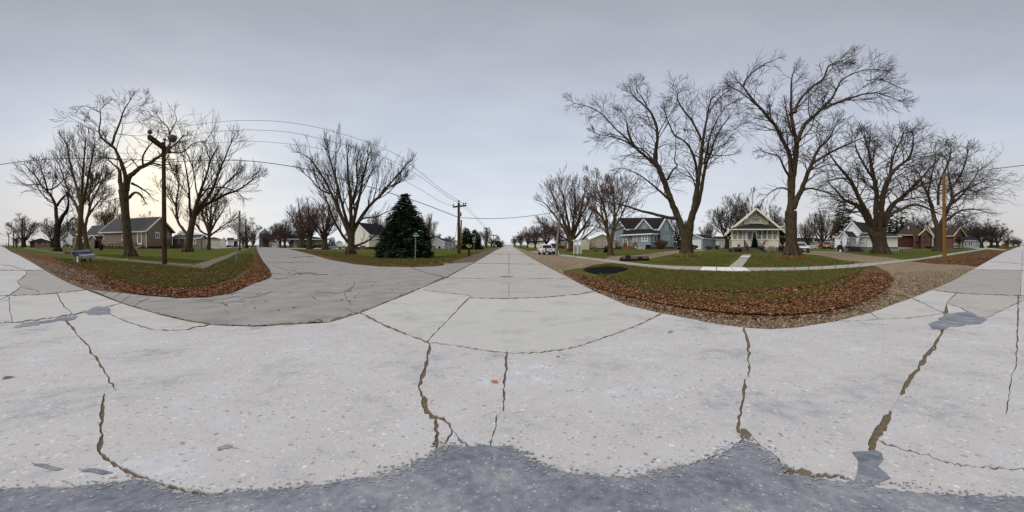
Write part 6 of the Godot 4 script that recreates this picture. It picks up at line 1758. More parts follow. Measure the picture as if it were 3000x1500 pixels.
	shrub("shrub", "rust-red low shrub at the low wing's foundation", 2549, 738, 9, 6, {"d": d * 0.95, "colors": [L(112, 56, 44)], "leaves": 8})

func brick_house() -> void:
	var d := 200.0
	var t := house("brick_house", "maroon brick house with a brown hip roof and an attached garage", 2700, d)
	var trim := flat(196, 176, 140, 0.8)
	var o := B(2630, d); var u := B(2700, d * 1.0) - o; var v := away(o + u * 0.5, 18)
	block(t, o, u, v, H(686, d), H(657, d * 1.05), {"wall": flat(82, 42, 40, 0.85), "roof": M.shingle_brown, "hip": true, "trim": trim, "h0": 0.7, "base": flat(170, 168, 164), "board": 0.45, "over": 0.9})
	opening(t, o, u, off(u, v), 2639.5, 690, 2650, 703.5, "casement", flat(50, 60, 58)); opening(t, o, u, off(u, v), 2661.5, 689.5, 2666, 700, "sash", flat(50, 60, 58))
	var p2 := B(2675, d * 0.985); var u2 := B(2699, d * 0.985) - p2
	block(t, p2, u2, away(p2 + u2 * 0.5, 6), H(686, d), H(686, d), {"wall": M.brick, "roof": M.shingle_brown, "board": 3.0})
	opening(t, p2, u2, Vector3.BACK, 2683, 690, 2693, 722, "panel", flat(60, 36, 34), flat(66, 34, 34))
	var p3 := B(2697, d * 0.97); var u3 := B(2727, d * 0.985) - p3
	block(t, p3, u3, away(p3 + u3 * 0.5, 9), H(685, d * 0.97), H(671, d * 0.97), {"wall": M.brick, "roof": M.shingle_brown, "ridge": "v", "trim": trim, "board": 3.0})
	opening(t, p3, u3, off(u3, Vector3(0, 0, -1)), 2705.5, 690, 2713.5, 706, "casement", flat(60, 66, 62))
	var p4 := B(2727, d * 1.03); var u4 := B(2772, d * 1.06) - p4
	block(t, p4, u4, away(p4 + u4 * 0.5, 12), H(684, d * 1.03), H(668, d * 1.06), {"wall": M.brick, "roof": M.shingle_brown, "trim": trim, "over": 2.4, "board": 3.0})
	opening(t, p4, u4, off(u4, Vector3(0, 0, -1)), 2739, 693, 2744.5, 721, "door", M.white, M.white)
	for x in [2732.0, 2746.0]:
		var c := MB.new()
		c.lathe(B(x, d * 1.0) - t.position, PackedVector2Array([Vector2(0.45, 0), Vector2(0.32, 0.3), Vector2(0.3, H(686, d) - 0.3), Vector2(0.45, H(685, d))]), 12)
		put(c, "porch_column", M.white, t)
	var g := B(2792, d * 0.985); var gu := B(2822, d * 1.03) - g; var gv := B(2768, d * 1.0) - g
	block(t, g, gu, gv, H(690, d), H(668, d * 1.01), {"wall": M.brick, "roof": M.shingle_brown, "ridge": "v", "trim": trim, "board": 3.0, "over": 0.8})
	opening(t, g, gu, off(gu, gv), 2794, 698, 2817, 725, "garage", flat(190, 182, 166), flat(188, 180, 164))
	var m := MB.new(); m.box(B(2661.5, d * 1.02) + UP * H(669, d) - t.position, Vector3(0.3, 2.2, 0.3)); put(m, "roof_vent", M.white, t)
	for q in [["clipped dark shrub row left of the brick house porch column", 2722, 18], ["dark rounded shrub before the brick house porch", 2741, 12]]:
		shrub("shrub", q[0], q[1], 730, q[2], 9, {"d": d * 0.95, "colors": [L(52, 32, 34), L(66, 42, 38), L(40, 36, 28)], "leaves": 14, "leaf": 0.16})

# ------------------------------------------------------------------ vehicles: x runs forward, z to the right, real size; then scaled to the place
func wheel(t: Node3D, at: Vector3, r: float, w: float) -> void:
	var s := signf(at.z)
	var mb := MB.new()
	mb.tube(PackedVector3Array([at + Vector3(0, 0, -w * 0.5), at + Vector3(0, 0, -w * 0.42), at + Vector3(0, 0, w * 0.42), at + Vector3(0, 0, w * 0.5)]), PackedFloat32Array([r * 0.9, r, r, r * 0.9]), 18, true)
	var o := put(mb, "wheel", M.rubber, t)
	var rim := MB.new()
	var q := at + Vector3(0, 0, s * w * 0.5)
	rim.tube(PackedVector3Array([q, q + Vector3(0, 0, s * 0.015), q + Vector3(0, 0, s * 0.03)]), PackedFloat32Array([r * 0.62, r * 0.6, r * 0.2]), 14, true)
	put(rim, "rim", M.chrome, o)

func vehicle(called: String, label: String, category: String, at: Vector3, heading: float, kind: String, paint: Material, o := {}) -> Node3D:
	var t := thing(called, label, category, at, deg_to_rad(90.0 - heading), o.get("group", ""))
	var len: float = o.get("len", 4.8); var w: float = o.get("wid", 1.85); var h: float = o.get("hgt", 1.5)
	var low := ""; var cab := ""
	match kind:
		"sedan":
			low = "-.5,.26 -.5,.56 -.485,.62 -.26,.65 .16,.66 .2,.65 .46,.57 .5,.5 .5,.24 .42,.2 -.42,.2"
			cab = "-.34,.63 -.2,.97 -.14,1 .02,1 .07,.97 .22,.64"
		"old_sedan":
			low = "-.5,.34 -.5,.56 -.49,.62 -.2,.68 .16,.68 .48,.62 .5,.56 .5,.32 .44,.24 -.44,.24"
			cab = "-.27,.66 -.17,.97 -.12,1 .04,1 .08,.97 .18,.66"
		"hatch":
			low = "-.5,.24 -.5,.6 -.48,.66 .12,.64 .38,.58 .47,.48 .5,.36 .49,.2 .42,.16 -.42,.16"
			cab = "-.47,.64 -.4,.95 -.3,1 0,.99 .05,.96 .24,.62"
		"van":
			low = "-.5,.24 -.5,.6 .2,.6 .42,.52 .49,.44 .5,.22 .42,.17 -.42,.17"
			cab = "-.49,.58 -.42,.95 -.36,1 .06,1 .12,.96 .3,.58"
		"pickup":
			low = "-.5,.3 -.5,.64 -.04,.64 .2,.66 .26,.63 .46,.58 .5,.52 .5,.24 .42,.2 -.46,.22"
			cab = "-.05,.62 -.03,.94 0,1 .14,1 .18,.96 .27,.62"
	var body := MB.new()
	var hw := w * 0.5
	var lp := pl(low)
	# three slices make the sides swell a little at the waist
	for side in [-1.0, 1.0]:
		for k in lp.size():
			var a := lp[k]; var b := lp[(k + 1) % lp.size()]
			var za: float = hw * (0.93 if a.y < 0.3 else 1.0 if a.y < 0.58 else 0.95) * side
			var zb: float = hw * (0.93 if b.y < 0.3 else 1.0 if b.y < 0.58 else 0.95) * side
			body.quad(Vector3(a.x * len, a.y * h, za), Vector3(b.x * len, b.y * h, zb), Vector3(b.x * len, b.y * h, 0), Vector3(a.x * len, a.y * h, 0), Vector3((a.x + b.x) * 0.5, (a.y + b.y) * 0.5 - 0.43, 0) * Vector3(1, 4, 1))
		var tt := Geometry2D.triangulate_polygon(lp)
		for k in range(0, tt.size(), 3):
			var v := []
			for q in 3:
				var a := lp[tt[k + q]]
				v.append(Vector3(a.x * len, a.y * h, hw * (0.93 if a.y < 0.3 else 1.0 if a.y < 0.58 else 0.95) * side))
			body.tri(v[0], v[1], v[2], Vector3(0, 0, side))
	put(body, "body", paint, t)
	var cp := pl(cab)
	var cb := MB.new()
	var zof := func(y): return hw * lerpf(0.92, 0.72, clampf((y - 0.62) / 0.38, 0, 1))
	var pts := []
	for q in cp: pts.append([Vector3(q.x * len, q.y * h, zof.call(q.y)), Vector3(q.x * len, q.y * h, -zof.call(q.y))])
	for k in cp.size() - 1: cb.quad(pts[k][0], pts[k + 1][0], pts[k + 1][1], pts[k][1], Vector3(cp[k].x + cp[k + 1].x - cp[0].x - cp[cp.size() - 1].x, 1.0, 0))
	for s in [0, 1]:
		var ring := []
		for q in pts: ring.append(q[s])
		cb.fan(ring, Vector3(0, 0, 1 if s == 0 else -1))
	put(cb, "cabin", paint, t)
	var inset := func(a: Vector3, b: Vector3, c: Vector3, d: Vector3, n: Vector3, m: float, called_: String):
		var mid := (a + b + c + d) * 0.25
		var g := MB.new()
		var lift := n.normalized() * 0.012
		g.quad(mid + (a - mid) * m + lift, mid + (b - mid) * m + lift, mid + (c - mid) * m + lift, mid + (d - mid) * m + lift, n)
		put(g, called_, M.glass, t)
	var n := pts.size()
	inset.call(pts[0][0], pts[1][0], pts[1][1], pts[0][1], Vector3(-1, 0.5, 0), 0.84, "rear_window")
	inset.call(pts[n - 1][0], pts[n - 2][0], pts[n - 2][1], pts[n - 1][1], Vector3(1, 0.6, 0), 0.86, "windshield")
	for s in [0, 1]:
		var z := Vector3(0, 0, 1 if s == 0 else -1)
		var b0: Vector3 = pts[0][s]; var b1: Vector3 = pts[n - 1][s]; var t0: Vector3 = pts[1][s]; var t1: Vector3 = pts[n - 2][s]
		var count := 1 if kind == "pickup" else 2
		if kind == "van": count = 3
		for k in count:
			var f0 := float(k) / count; var f1 := (k + 1.0) / count
			inset.call(b0.lerp(b1, f0), t0.lerp(t1, f0), t0.lerp(t1, f1), b0.lerp(b1, f1), z, 0.8, "side_window")
	var r: float = o.get("tyre", 0.33)
	for x in [-0.31, 0.31]:
		for z in [-1.0, 1.0]:
			wheel(t, Vector3(x * len, r, z * (hw - 0.1)), r, 0.22)
			var arch := MB.new()
			arch.tube(PackedVector3Array([Vector3(x * len, r * 1.05, z * hw * 0.7), Vector3(x * len, r * 1.05, z * hw * 1.003)]), PackedFloat32Array([r * 1.2, r * 1.2]), 16, true)
			put(arch, "wheel_arch", M.black, t)
	for z in [-1.0, 1.0]:
		var g := MB.new(); g.box(Vector3(-len * 0.5 - 0.005, h * 0.52, z * hw * 0.8), Vector3(0.05, h * (0.2 if kind in ["pickup", "van"] else 0.1), w * 0.12)); put(g, "taillight", M.red_lens, t)
		g = MB.new(); g.box(Vector3(len * 0.487, h * 0.47, z * hw * 0.72), Vector3(0.07, h * 0.1, w * 0.2)); put(g, "headlight", M.clear_lens, t)
		g = MB.new(); g.box(Vector3(len * 0.17, h * 0.68, z * (hw + 0.06)), Vector3(0.1, 0.13, 0.18)); put(g, "mirror", paint, t)
	for e in [-1.0, 1.0]:
		var g := MB.new(); g.box(Vector3(e * (len * 0.5 + 0.03), h * 0.3, 0), Vector3(0.1, h * 0.11, w * 0.96)); put(g, "bumper", o.get("bumper", M.black), t)
		g = MB.new(); g.box(Vector3(e * (len * 0.5 + 0.085), h * 0.31, 0), Vector3(0.02, 0.13, 0.3)); put(g, "licence_plate", M.clear_lens, t)
	var gr := MB.new(); gr.box(Vector3(len * 0.496, h * (0.47 if kind != "hatch" else 0.34), 0), Vector3(0.05, h * (0.1 if kind != "hatch" else 0.2), w * (0.5 if kind != "hatch" else 0.74))); put(gr, "grille", M.black, t)
	if kind == "pickup":
		var bed := MB.new(); bed.box(Vector3(-len * 0.27, h * 0.642, 0), Vector3(len * 0.42, 0.012, w * 0.78)); put(bed, "bed_liner", M.black, t)
		var hd := MB.new(); hd.box(Vector3(-len * 0.5 - 0.01, h * 0.52, 0), Vector3(0.03, 0.08, 0.25)); put(hd, "tailgate_handle", M.black, t)
	t.scale = o.get("scale", Vector3.ONE)
	return t

func make_vehicles() -> void:
	var white := flat(208, 209, 208, 0.3)
	vehicle("pickup_truck", "white pickup truck seen from behind on the gravel by the leaning pole", "pickup truck", B(1602, 74), -9, "pickup", white, {"len": 5.4, "wid": 2.05, "hgt": 1.72, "tyre": 0.38})
	vehicle("parked_car", "old pale blue four-door sedan on the drive beside the white gabled house", "car", B(981, 186), 84, "old_sedan", flat(128, 146, 156, 0.35), {"len": 6.0, "hgt": 1.5, "scale": Vector3(1.15, 1.1, 1.15), "bumper": M.chrome})
	vehicle("pickup_truck", "navy blue pickup half hidden by the huge twin-stemmed trunk", "pickup truck", B(2012, 158), 74, "pickup", flat(30, 36, 62, 0.3), {"len": 5.6, "wid": 2.0, "hgt": 1.9, "tyre": 0.4, "scale": Vector3.ONE * 1.32})
	vehicle("parked_car", "white hatchback facing the street beside the tallest tree", "car", B(2343, 97), 196, "hatch", white, {"len": 4.0, "wid": 1.75, "hgt": 1.55, "scale": Vector3.ONE * 1.4})
	vehicle("pickup_truck", "red pickup truck parked left of the tan minivan", "pickup truck", B(2410, 215), 62, "pickup", flat(140, 26, 34, 0.3), {"len": 5.4, "wid": 1.95, "hgt": 1.75, "tyre": 0.38, "scale": Vector3.ONE * 1.3})
	vehicle("minivan", "tan minivan parked against the white house", "minivan", B(2436, 186), 58, "van", flat(150, 140, 118, 0.35), {"len": 4.9, "wid": 1.95, "hgt": 1.75, "scale": Vector3.ONE * 1.75})
	vehicle("parked_car", "dark red sedan behind the leaning pole", "car", B(1640, 200), 68, "sedan", flat(120, 24, 28, 0.3), {"len": 4.6, "scale": Vector3.ONE * 1.1})
	vehicle("pickup_truck", "dark grey pickup in front of the white farmhouse", "pickup truck", B(198, 296), -70, "pickup", flat(46, 48, 52, 0.35), {"len": 5.6, "wid": 2.0, "hgt": 1.8, "tyre": 0.4, "scale": Vector3.ONE * 1.2})
	vehicle("minivan", "blue van beside the pale yellow house", "minivan", B(1337, 270), 15, "van", flat(60, 76, 116, 0.35), {"len": 4.8, "hgt": 1.8, "scale": Vector3.ONE * 1.1})
	vehicle("parked_car", "dark car parked at the far end of the side street", "car", B(733, 320), 70, "sedan", flat(54, 56, 62, 0.3), {})
	vehicle("parked_car", "grey car nearest the vanishing end of the side street", "car", B(743, 326), 60, "sedan", flat(110, 112, 116, 0.3), {})
	vehicle("parked_car", "blue car under the far right bare trees", "car", B(2909, 285), 100, "sedan", flat(48, 70, 112, 0.3), {"scale": Vector3.ONE * 1.15})
	vehicle("parked_car", "white car near the orange bush on the far right", "car", B(2951, 300), 100, "sedan", white, {})
	vehicle("parked_car", "red car in the driveway of the white bungalow on the side street", "car", B(674, 300), 80, "sedan", flat(130, 40, 36, 0.3), {})

# ------------------------------------------------------------------ poles and wires
func pole(called: String, label: String, x: float, yb: float, xt: float, yt: float, w: float, mat: Material, d := 0.0, category := "utility pole") -> Node3D:
	var dd := d if d > 0 else clampf(depth_of(yb), 10.0, 320.0)
	var t := thing(called, label, category, B(x, dd))
	var top := P(xt, yt, dd) - t.position
	var mb := MB.new()
	var p := PackedVector3Array(); var r := PackedFloat32Array()
	for k in 9:
		p.append(top * (k / 8.0) - UP * (0.1 if k == 0 else 0.0)); r.append(w * 0.5 * dd / F * lerpf(1.0, 0.72, k / 8.0))
	mb.tube(p, r, 14, true)
	put(mb, "shaft", mat, t)
	t.set_meta("label", label)
	return t

func crossarm(t: Node3D, a: Vector3, b: Vector3, w: float, pins: Array) -> void:
	a -= t.position; b -= t.position
	var mb := MB.new()
	mb.bar(a, b, w, w * 1.25)
	var o := put(mb, "crossarm", M.pole, t)
	for q in pins:
		var i := MB.new()
		i.lathe(a.lerp(b, q) + UP * w * 0.6, PackedVector2Array([Vector2(w * 0.2, 0), Vector2(w * 0.2, w * 0.5), Vector2(w * 0.6, w * 0.6), Vector2(w * 0.5, w * 1.1), Vector2(w * 0.62, w * 1.3), Vector2(w * 0.3, w * 1.7), Vector2(0.005, w * 1.8)]), 10)
		put(i, "insulator", flat(58, 54, 52, 0.4), o)

func wire(label: String, s: String, k0: float, k1: float, w: float, category := "power line") -> void:
	var raw := pl(s)
	var pts := PackedVector3Array()
	for q in raw.size() - 1:
		for e in 6:
			var c := raw[q].cubic_interpolate(raw[q + 1], raw[maxi(q - 1, 0)], raw[mini(q + 2, raw.size() - 1)], e / 6.0)
			var kk := lerpf(k0, k1, clampf((c.x - raw[0].x) / (raw[raw.size() - 1].x - raw[0].x), 0, 1))
			pts.append(P(c.x, c.y, kk * F / (HZ - c.y)))
	var r := PackedFloat32Array()
	for p in pts: r.append(w * 0.5 * -p.z / F)
	var o := put(tube_of(pts, r, 5), "power_line", M.wire)
	tag(o, label, category)

func tube_of(p: PackedVector3Array, r: PackedFloat32Array, sides: int) -> MB:
	var mb := MB.new()
	mb.tube(p, r, sides, true)
	return mb

func make_poles() -> void:
	var t := pole("utility_pole", "near weathered utility pole with a crossarm and street lamp on the left lawn", 482, 775, 479, 416, 12.5, M.pole)
	var d := depth_of(775)
	crossarm(t, P(438, 402, 33.2), P(496, 445, 38.6), 0.26, [0.02, 0.98])
	var i := MB.new(); i.lathe(P(482, 416, d) - t.position, PackedVector2Array([Vector2(0.04, 0), Vector2(0.05, 0.12), Vector2(0.13, 0.14), Vector2(0.12, 0.26), Vector2(0.01, 0.32)]), 10); put(i, "insulator", flat(58, 54, 52, 0.4), t)
	var lamp := MB.new()
	lamp.tube(PackedVector3Array([P(480, 470, d) - t.position, P(488, 448, d) - t.position, P(496, 422, d - 0.6) - t.position, P(499, 412, d - 1.0) - t.position]), PackedFloat32Array([0.06, 0.055, 0.05, 0.05]), 8)
	var arm := put(lamp, "lamp_arm", M.steel, t)
	var head := MB.new()
	var hp := P(505, 417, d - 1.2) - t.position
	head.lathe(hp, PackedVector2Array([Vector2(0.14, 0), Vector2(0.26, 0.16), Vector2(0.33, 0.36), Vector2(0.27, 0.54), Vector2(0.1, 0.62), Vector2(0.005, 0.63)]), 14)
	put(head, "lamp_head", flat(62, 62, 60, 0.6), arm)
	for q in [[462, 442, 480, 470], [495, 452, 481, 480]]:
		var br := MB.new(); br.bar(P(q[0], q[1], d) - t.position, P(q[2], q[3], d) - t.position, 0.06, 0.06); put(br, "brace", M.pole, t)
	t = pole("utility_pole", "utility pole with a wide crossarm beside the twin evergreens", 1344, 743, 1344, 594, 9.5, M.pole)
	d = depth_of(743)
	crossarm(t, P(1327, 606.5, d), P(1366, 602, d), 0.24, [0.02, 0.8, 0.96])
	i = MB.new(); i.lathe(P(1344, 594, d) - t.position, PackedVector2Array([Vector2(0.06, 0), Vector2(0.06, 0.2), Vector2(0.2, 0.22), Vector2(0.18, 0.4), Vector2(0.01, 0.5)]), 10); put(i, "insulator", flat(58, 54, 52, 0.4), t)
	i = MB.new(); i.lathe(P(1348.5, 634, d - 0.3) - t.position, PackedVector2Array([Vector2(0.01, 0), Vector2(0.24, 0.02), Vector2(0.24, 0.7), Vector2(0.2, 0.78), Vector2(0.01, 0.8)]), 12); put(i, "transformer", flat(120, 122, 122, 0.5, 0.3), t)
	i = MB.new(); i.tube(PackedVector3Array([P(1342, 640, d) - t.position, P(1328, 735, d + 2) - t.position]), PackedFloat32Array([0.03, 0.03]), 4); put(i, "guy_wire", M.wire, t)
	pole("utility_pole", "short leaning stub pole strapped to the utility pole by the evergreens", 1347.5, 742.5, 1351.5, 644, 6, M.pole_tan)
	t = pole("utility_pole", "second utility pole down the left of the road", 1426, 727, 1426, 667, 4, M.pole)
	crossarm(t, P(1418, 669, depth_of(727)), P(1434, 669, depth_of(727)), 0.35, [0.03, 0.97])
	t = pole("utility_pole", "third utility pole down the left of the road", 1446, 723, 1446, 686, 2.6, M.pole, 310)
	crossarm(t, P(1440, 690, 310), P(1454, 690, 310), 0.4, [0.03, 0.97])
	t = pole("utility_pole", "tall pole beside the dark vase-shaped tree at the far left", 65, 726, 65, 641, 5, M.pole, 250)
	crossarm(t, P(57, 643.5, 250), P(71, 643, 250), 0.4, [0.03, 0.5, 0.97])
	t = pole("utility_pole", "far left pole carrying a dark transformer can", 39.6, 722, 39.6, 674, 2.6, M.pole, 318)
	crossarm(t, P(33, 680, 318), P(46, 680, 318), 0.45, [0.03, 0.97])
	i = MB.new(); i.lathe(P(39.6, 691, 317.2) - t.position, PackedVector2Array([Vector2(0.01, 0), Vector2(0.42, 0.05), Vector2(0.42, 1.5), Vector2(0.01, 1.6)]), 10); put(i, "transformer", M.black, t)
	t = pole("utility_pole", "farthest left pole standing before the open fields", 25.6, 722, 25.6, 683, 2.2, M.pole, 330)
	crossarm(t, P(21, 685, 330), P(31, 685, 330), 0.4, [0.03, 0.97])
	pole("utility_pole", "bare dark pole standing just behind the stop sign", 702.5, 736, 702.5, 617, 5, M.pole)
	pole("utility_pole", "slim pole in front of the tree past the stop sign", 721, 729, 720, 640, 3, M.pole)
	t = pole("utility_pole", "leaning grey pole with a small lamp beside the white pickup", 1630, 749, 1641, 605, 7.5, M.pole_grey)
	d = depth_of(749)
	i = MB.new(); i.tube(PackedVector3Array([P(1640.5, 612, d) - t.position, P(1644, 614, d - 0.3) - t.position, P(1646, 619, d - 0.5) - t.position]), PackedFloat32Array([0.05, 0.05, 0.05]), 6); put(i, "lamp_arm", M.steel, t)
	i = MB.new(); i.lathe(P(1646.5, 627, d - 0.5) - t.position, PackedVector2Array([Vector2(0.22, 0), Vector2(0.24, 0.14), Vector2(0.12, 0.34), Vector2(0.01, 0.4)]), 12); put(i, "lamp_head", flat(92, 94, 92, 0.5), t)
	pole("utility_pole", "tall tan wooden pole standing on the right lawn strip", 2767, 761.5, 2764.5, 511, 9, M.pole_tan)
	pole("utility_pole", "thin far pole beside the orange bush", 2954, 726, 2954, 687, 2, M.pole, 290, "pole")
	wire("upper thin power line arching over the side street to the crossarm", "437,399 500,381 567,366 673,354.5 750,353 840,358 941,376 1040,404 1140,442 1200,480 1300,560 1364,600", 7.8, 7.55, 1.0)
	wire("middle thin power line arching over the side street to the pole top", "484,414 593,390 690,382 750,381 857,389 990,419 1074,443 1150,472 1230,517 1310,575 1344,594", 8.5, 7.9, 1.0)
	wire("lower thin power line arching over the side street to the crossarm", "496,441 600,421 727,414 810,418 920,432 1010,454 1100,486 1210,543 1290,590 1327,604", 7.9, 7.3, 0.9)
	wire("thick sagging cable from the left edge to the near pole", "-60,490 0,482 60,474 160,465.5 260,463.5 360,466 430,470 482,475.5", 6.83, 6.83, 2.0, "cable")
	wire("thick cable running across the street from the near pole to the evergreens", "482,475.5 560,471.5 640,469 700,470 740,472.5 790,478 880,492 960,512 1000,524 1060,541 1150,568 1220,590 1300,620 1344,637.5", 6.83, 5.2, 2.0, "cable")
	wire("cable crossing above the main road to the leaning pole", "1345,637.5 1400,640 1450,640.3 1500,638 1550,633 1600,626 1639,619", 5.2, 5.1, 1.5, "cable")
	wire("cable from the tan pole out past the right edge", "2765,513 2800,509 2880,498.5 3000,484 3080,472", 7.55, 7.55, 2.0, "cable")
	wire("line from the crossarm on to the second pole", "1364,600 1380,618 1400,640 1426,667", 7.55, 9.0, 0.7)
	wire("line from the pole top on to the second pole", "1344,594 1372,618 1395,640 1418,668", 7.9, 9.0, 0.7)

# ------------------------------------------------------------------ signs, mailboxes and yard things
func octagon(r: float) -> PackedVector2Array:
	var p := PackedVector2Array()
	for k in 8: p.append(Vector2(cos(TAU * (k + 0.5) / 8), sin(TAU * (k + 0.5) / 8)) * r)
	return p

func mailbox(label: String, x: float, yb: float, y0: float, y1: float, x0: float, x1: float, yaw: float, tilt: float, mat: Material, door: Material, post: Material, posts := [0.0]) -> void:
	var d := 40.0
	var t := thing("mailbox", label, "mailbox", B(x, d), 0.0, "mailboxes in a row by the left road")
	var ln := (x1 - x0) * d / F / maxf(0.3, cos(deg_to_rad(yaw))); var h := (y1 - y0) * d / F * 0.8
	var w := h * 0.85
	var prof := PackedVector2Array([Vector2(-w / 2, 0), Vector2(w / 2, 0), Vector2(w / 2, h * 0.55)])
	for k in range(1, 8): prof.append(Vector2(cos(PI * k / 8) * w / 2, h * 0.55 + sin(PI * k / 8) * h * 0.45))
	prof.append(Vector2(-w / 2, h * 0.55))
	var bs := Basis(UP, deg_to_rad(yaw)) * Basis(Vector3(0, 0, 1), deg_to_rad(tilt))
	var mid := P((x0 + x1) * 0.5, y1, d) - t.position
	var mb := MB.new()
	mb.prism(prof, mid - bs.x * ln * 0.5, bs.z, bs.y, bs.x * ln)
	put(mb, "box", mat, t)
	var big := PackedVector2Array()
	for q in prof: big.append((q - Vector2(0, h * 0.5)) * 1.05 + Vector2(0, h * 0.5))
	mb = MB.new()
	mb.prism(big, mid - bs.x * (ln * 0.5 + 0.03), bs.z, bs.y, bs.x * 0.05)
	var dr := put(mb, "door", door, t)
	mb = MB.new(); mb.box(mid - bs.x * (ln * 0.5 + 0.05) + bs.y * h * 0.82, Vector3(0.04, 0.03, 0.06), bs); put(mb, "latch", M.chrome, dr)
	mb = MB.new(); mb.box(mid + bs.z * (w * 0.5 + 0.012) + bs.y * h * 0.62 + bs.x * ln * 0.1, Vector3(ln * 0.28, 0.04, 0.012), bs); put(mb, "flag", flat(150, 30, 28), t)
	for q in posts:
		mb = MB.new(); mb.box(Vector3(q, (H(y1, d)) * 0.5 - 0.03, 0), Vector3(0.1, H(y1, d) + 0.1, 0.1)); put(mb, "post", post, t)

func grass_clump(called: String, label: String, category: String, x: float, yb: float, w_px: float, h_px: float, d: float, count: int, cols: Array, hole := 0.0) -> void:
	var t := thing(called, label, category, B(x, d))
	var r := RandomNumberGenerator.new(); r.seed = hash(label)
	var mb := MB.new(); mb.tinted = true
	var w := w_px * 0.5 * d / F; var h := h_px * d / F
	for k in count:
		var a := r.randf() * TAU; var e := lerpf(hole, 1.0, sqrt(r.randf()))
		var p := Vector3(cos(a) * w * e, 0, sin(a) * w * e * 0.7)
		var tip := p + Vector3(r.randf_range(-0.5, 0.5) * h, h * r.randf_range(0.35, 1.0), r.randf_range(-0.5, 0.5) * h)
		var s := Vector3(r.randf_range(-1, 1), 0, r.randf_range(-1, 1)).normalized() * h * 0.05
		mb.col = cols[r.randi() % cols.size()] * r.randf_range(0.7, 1.3)
		var m := p.lerp(tip, 0.55) + UP * h * 0.12
		mb.quad(p - s, p + s, m + s * 0.8, m - s * 0.8); mb.tri(m - s * 0.8, m + s * 0.8, tip)
	put(mb, "blades", M.leafy, t).set_meta("kind", "stuff")

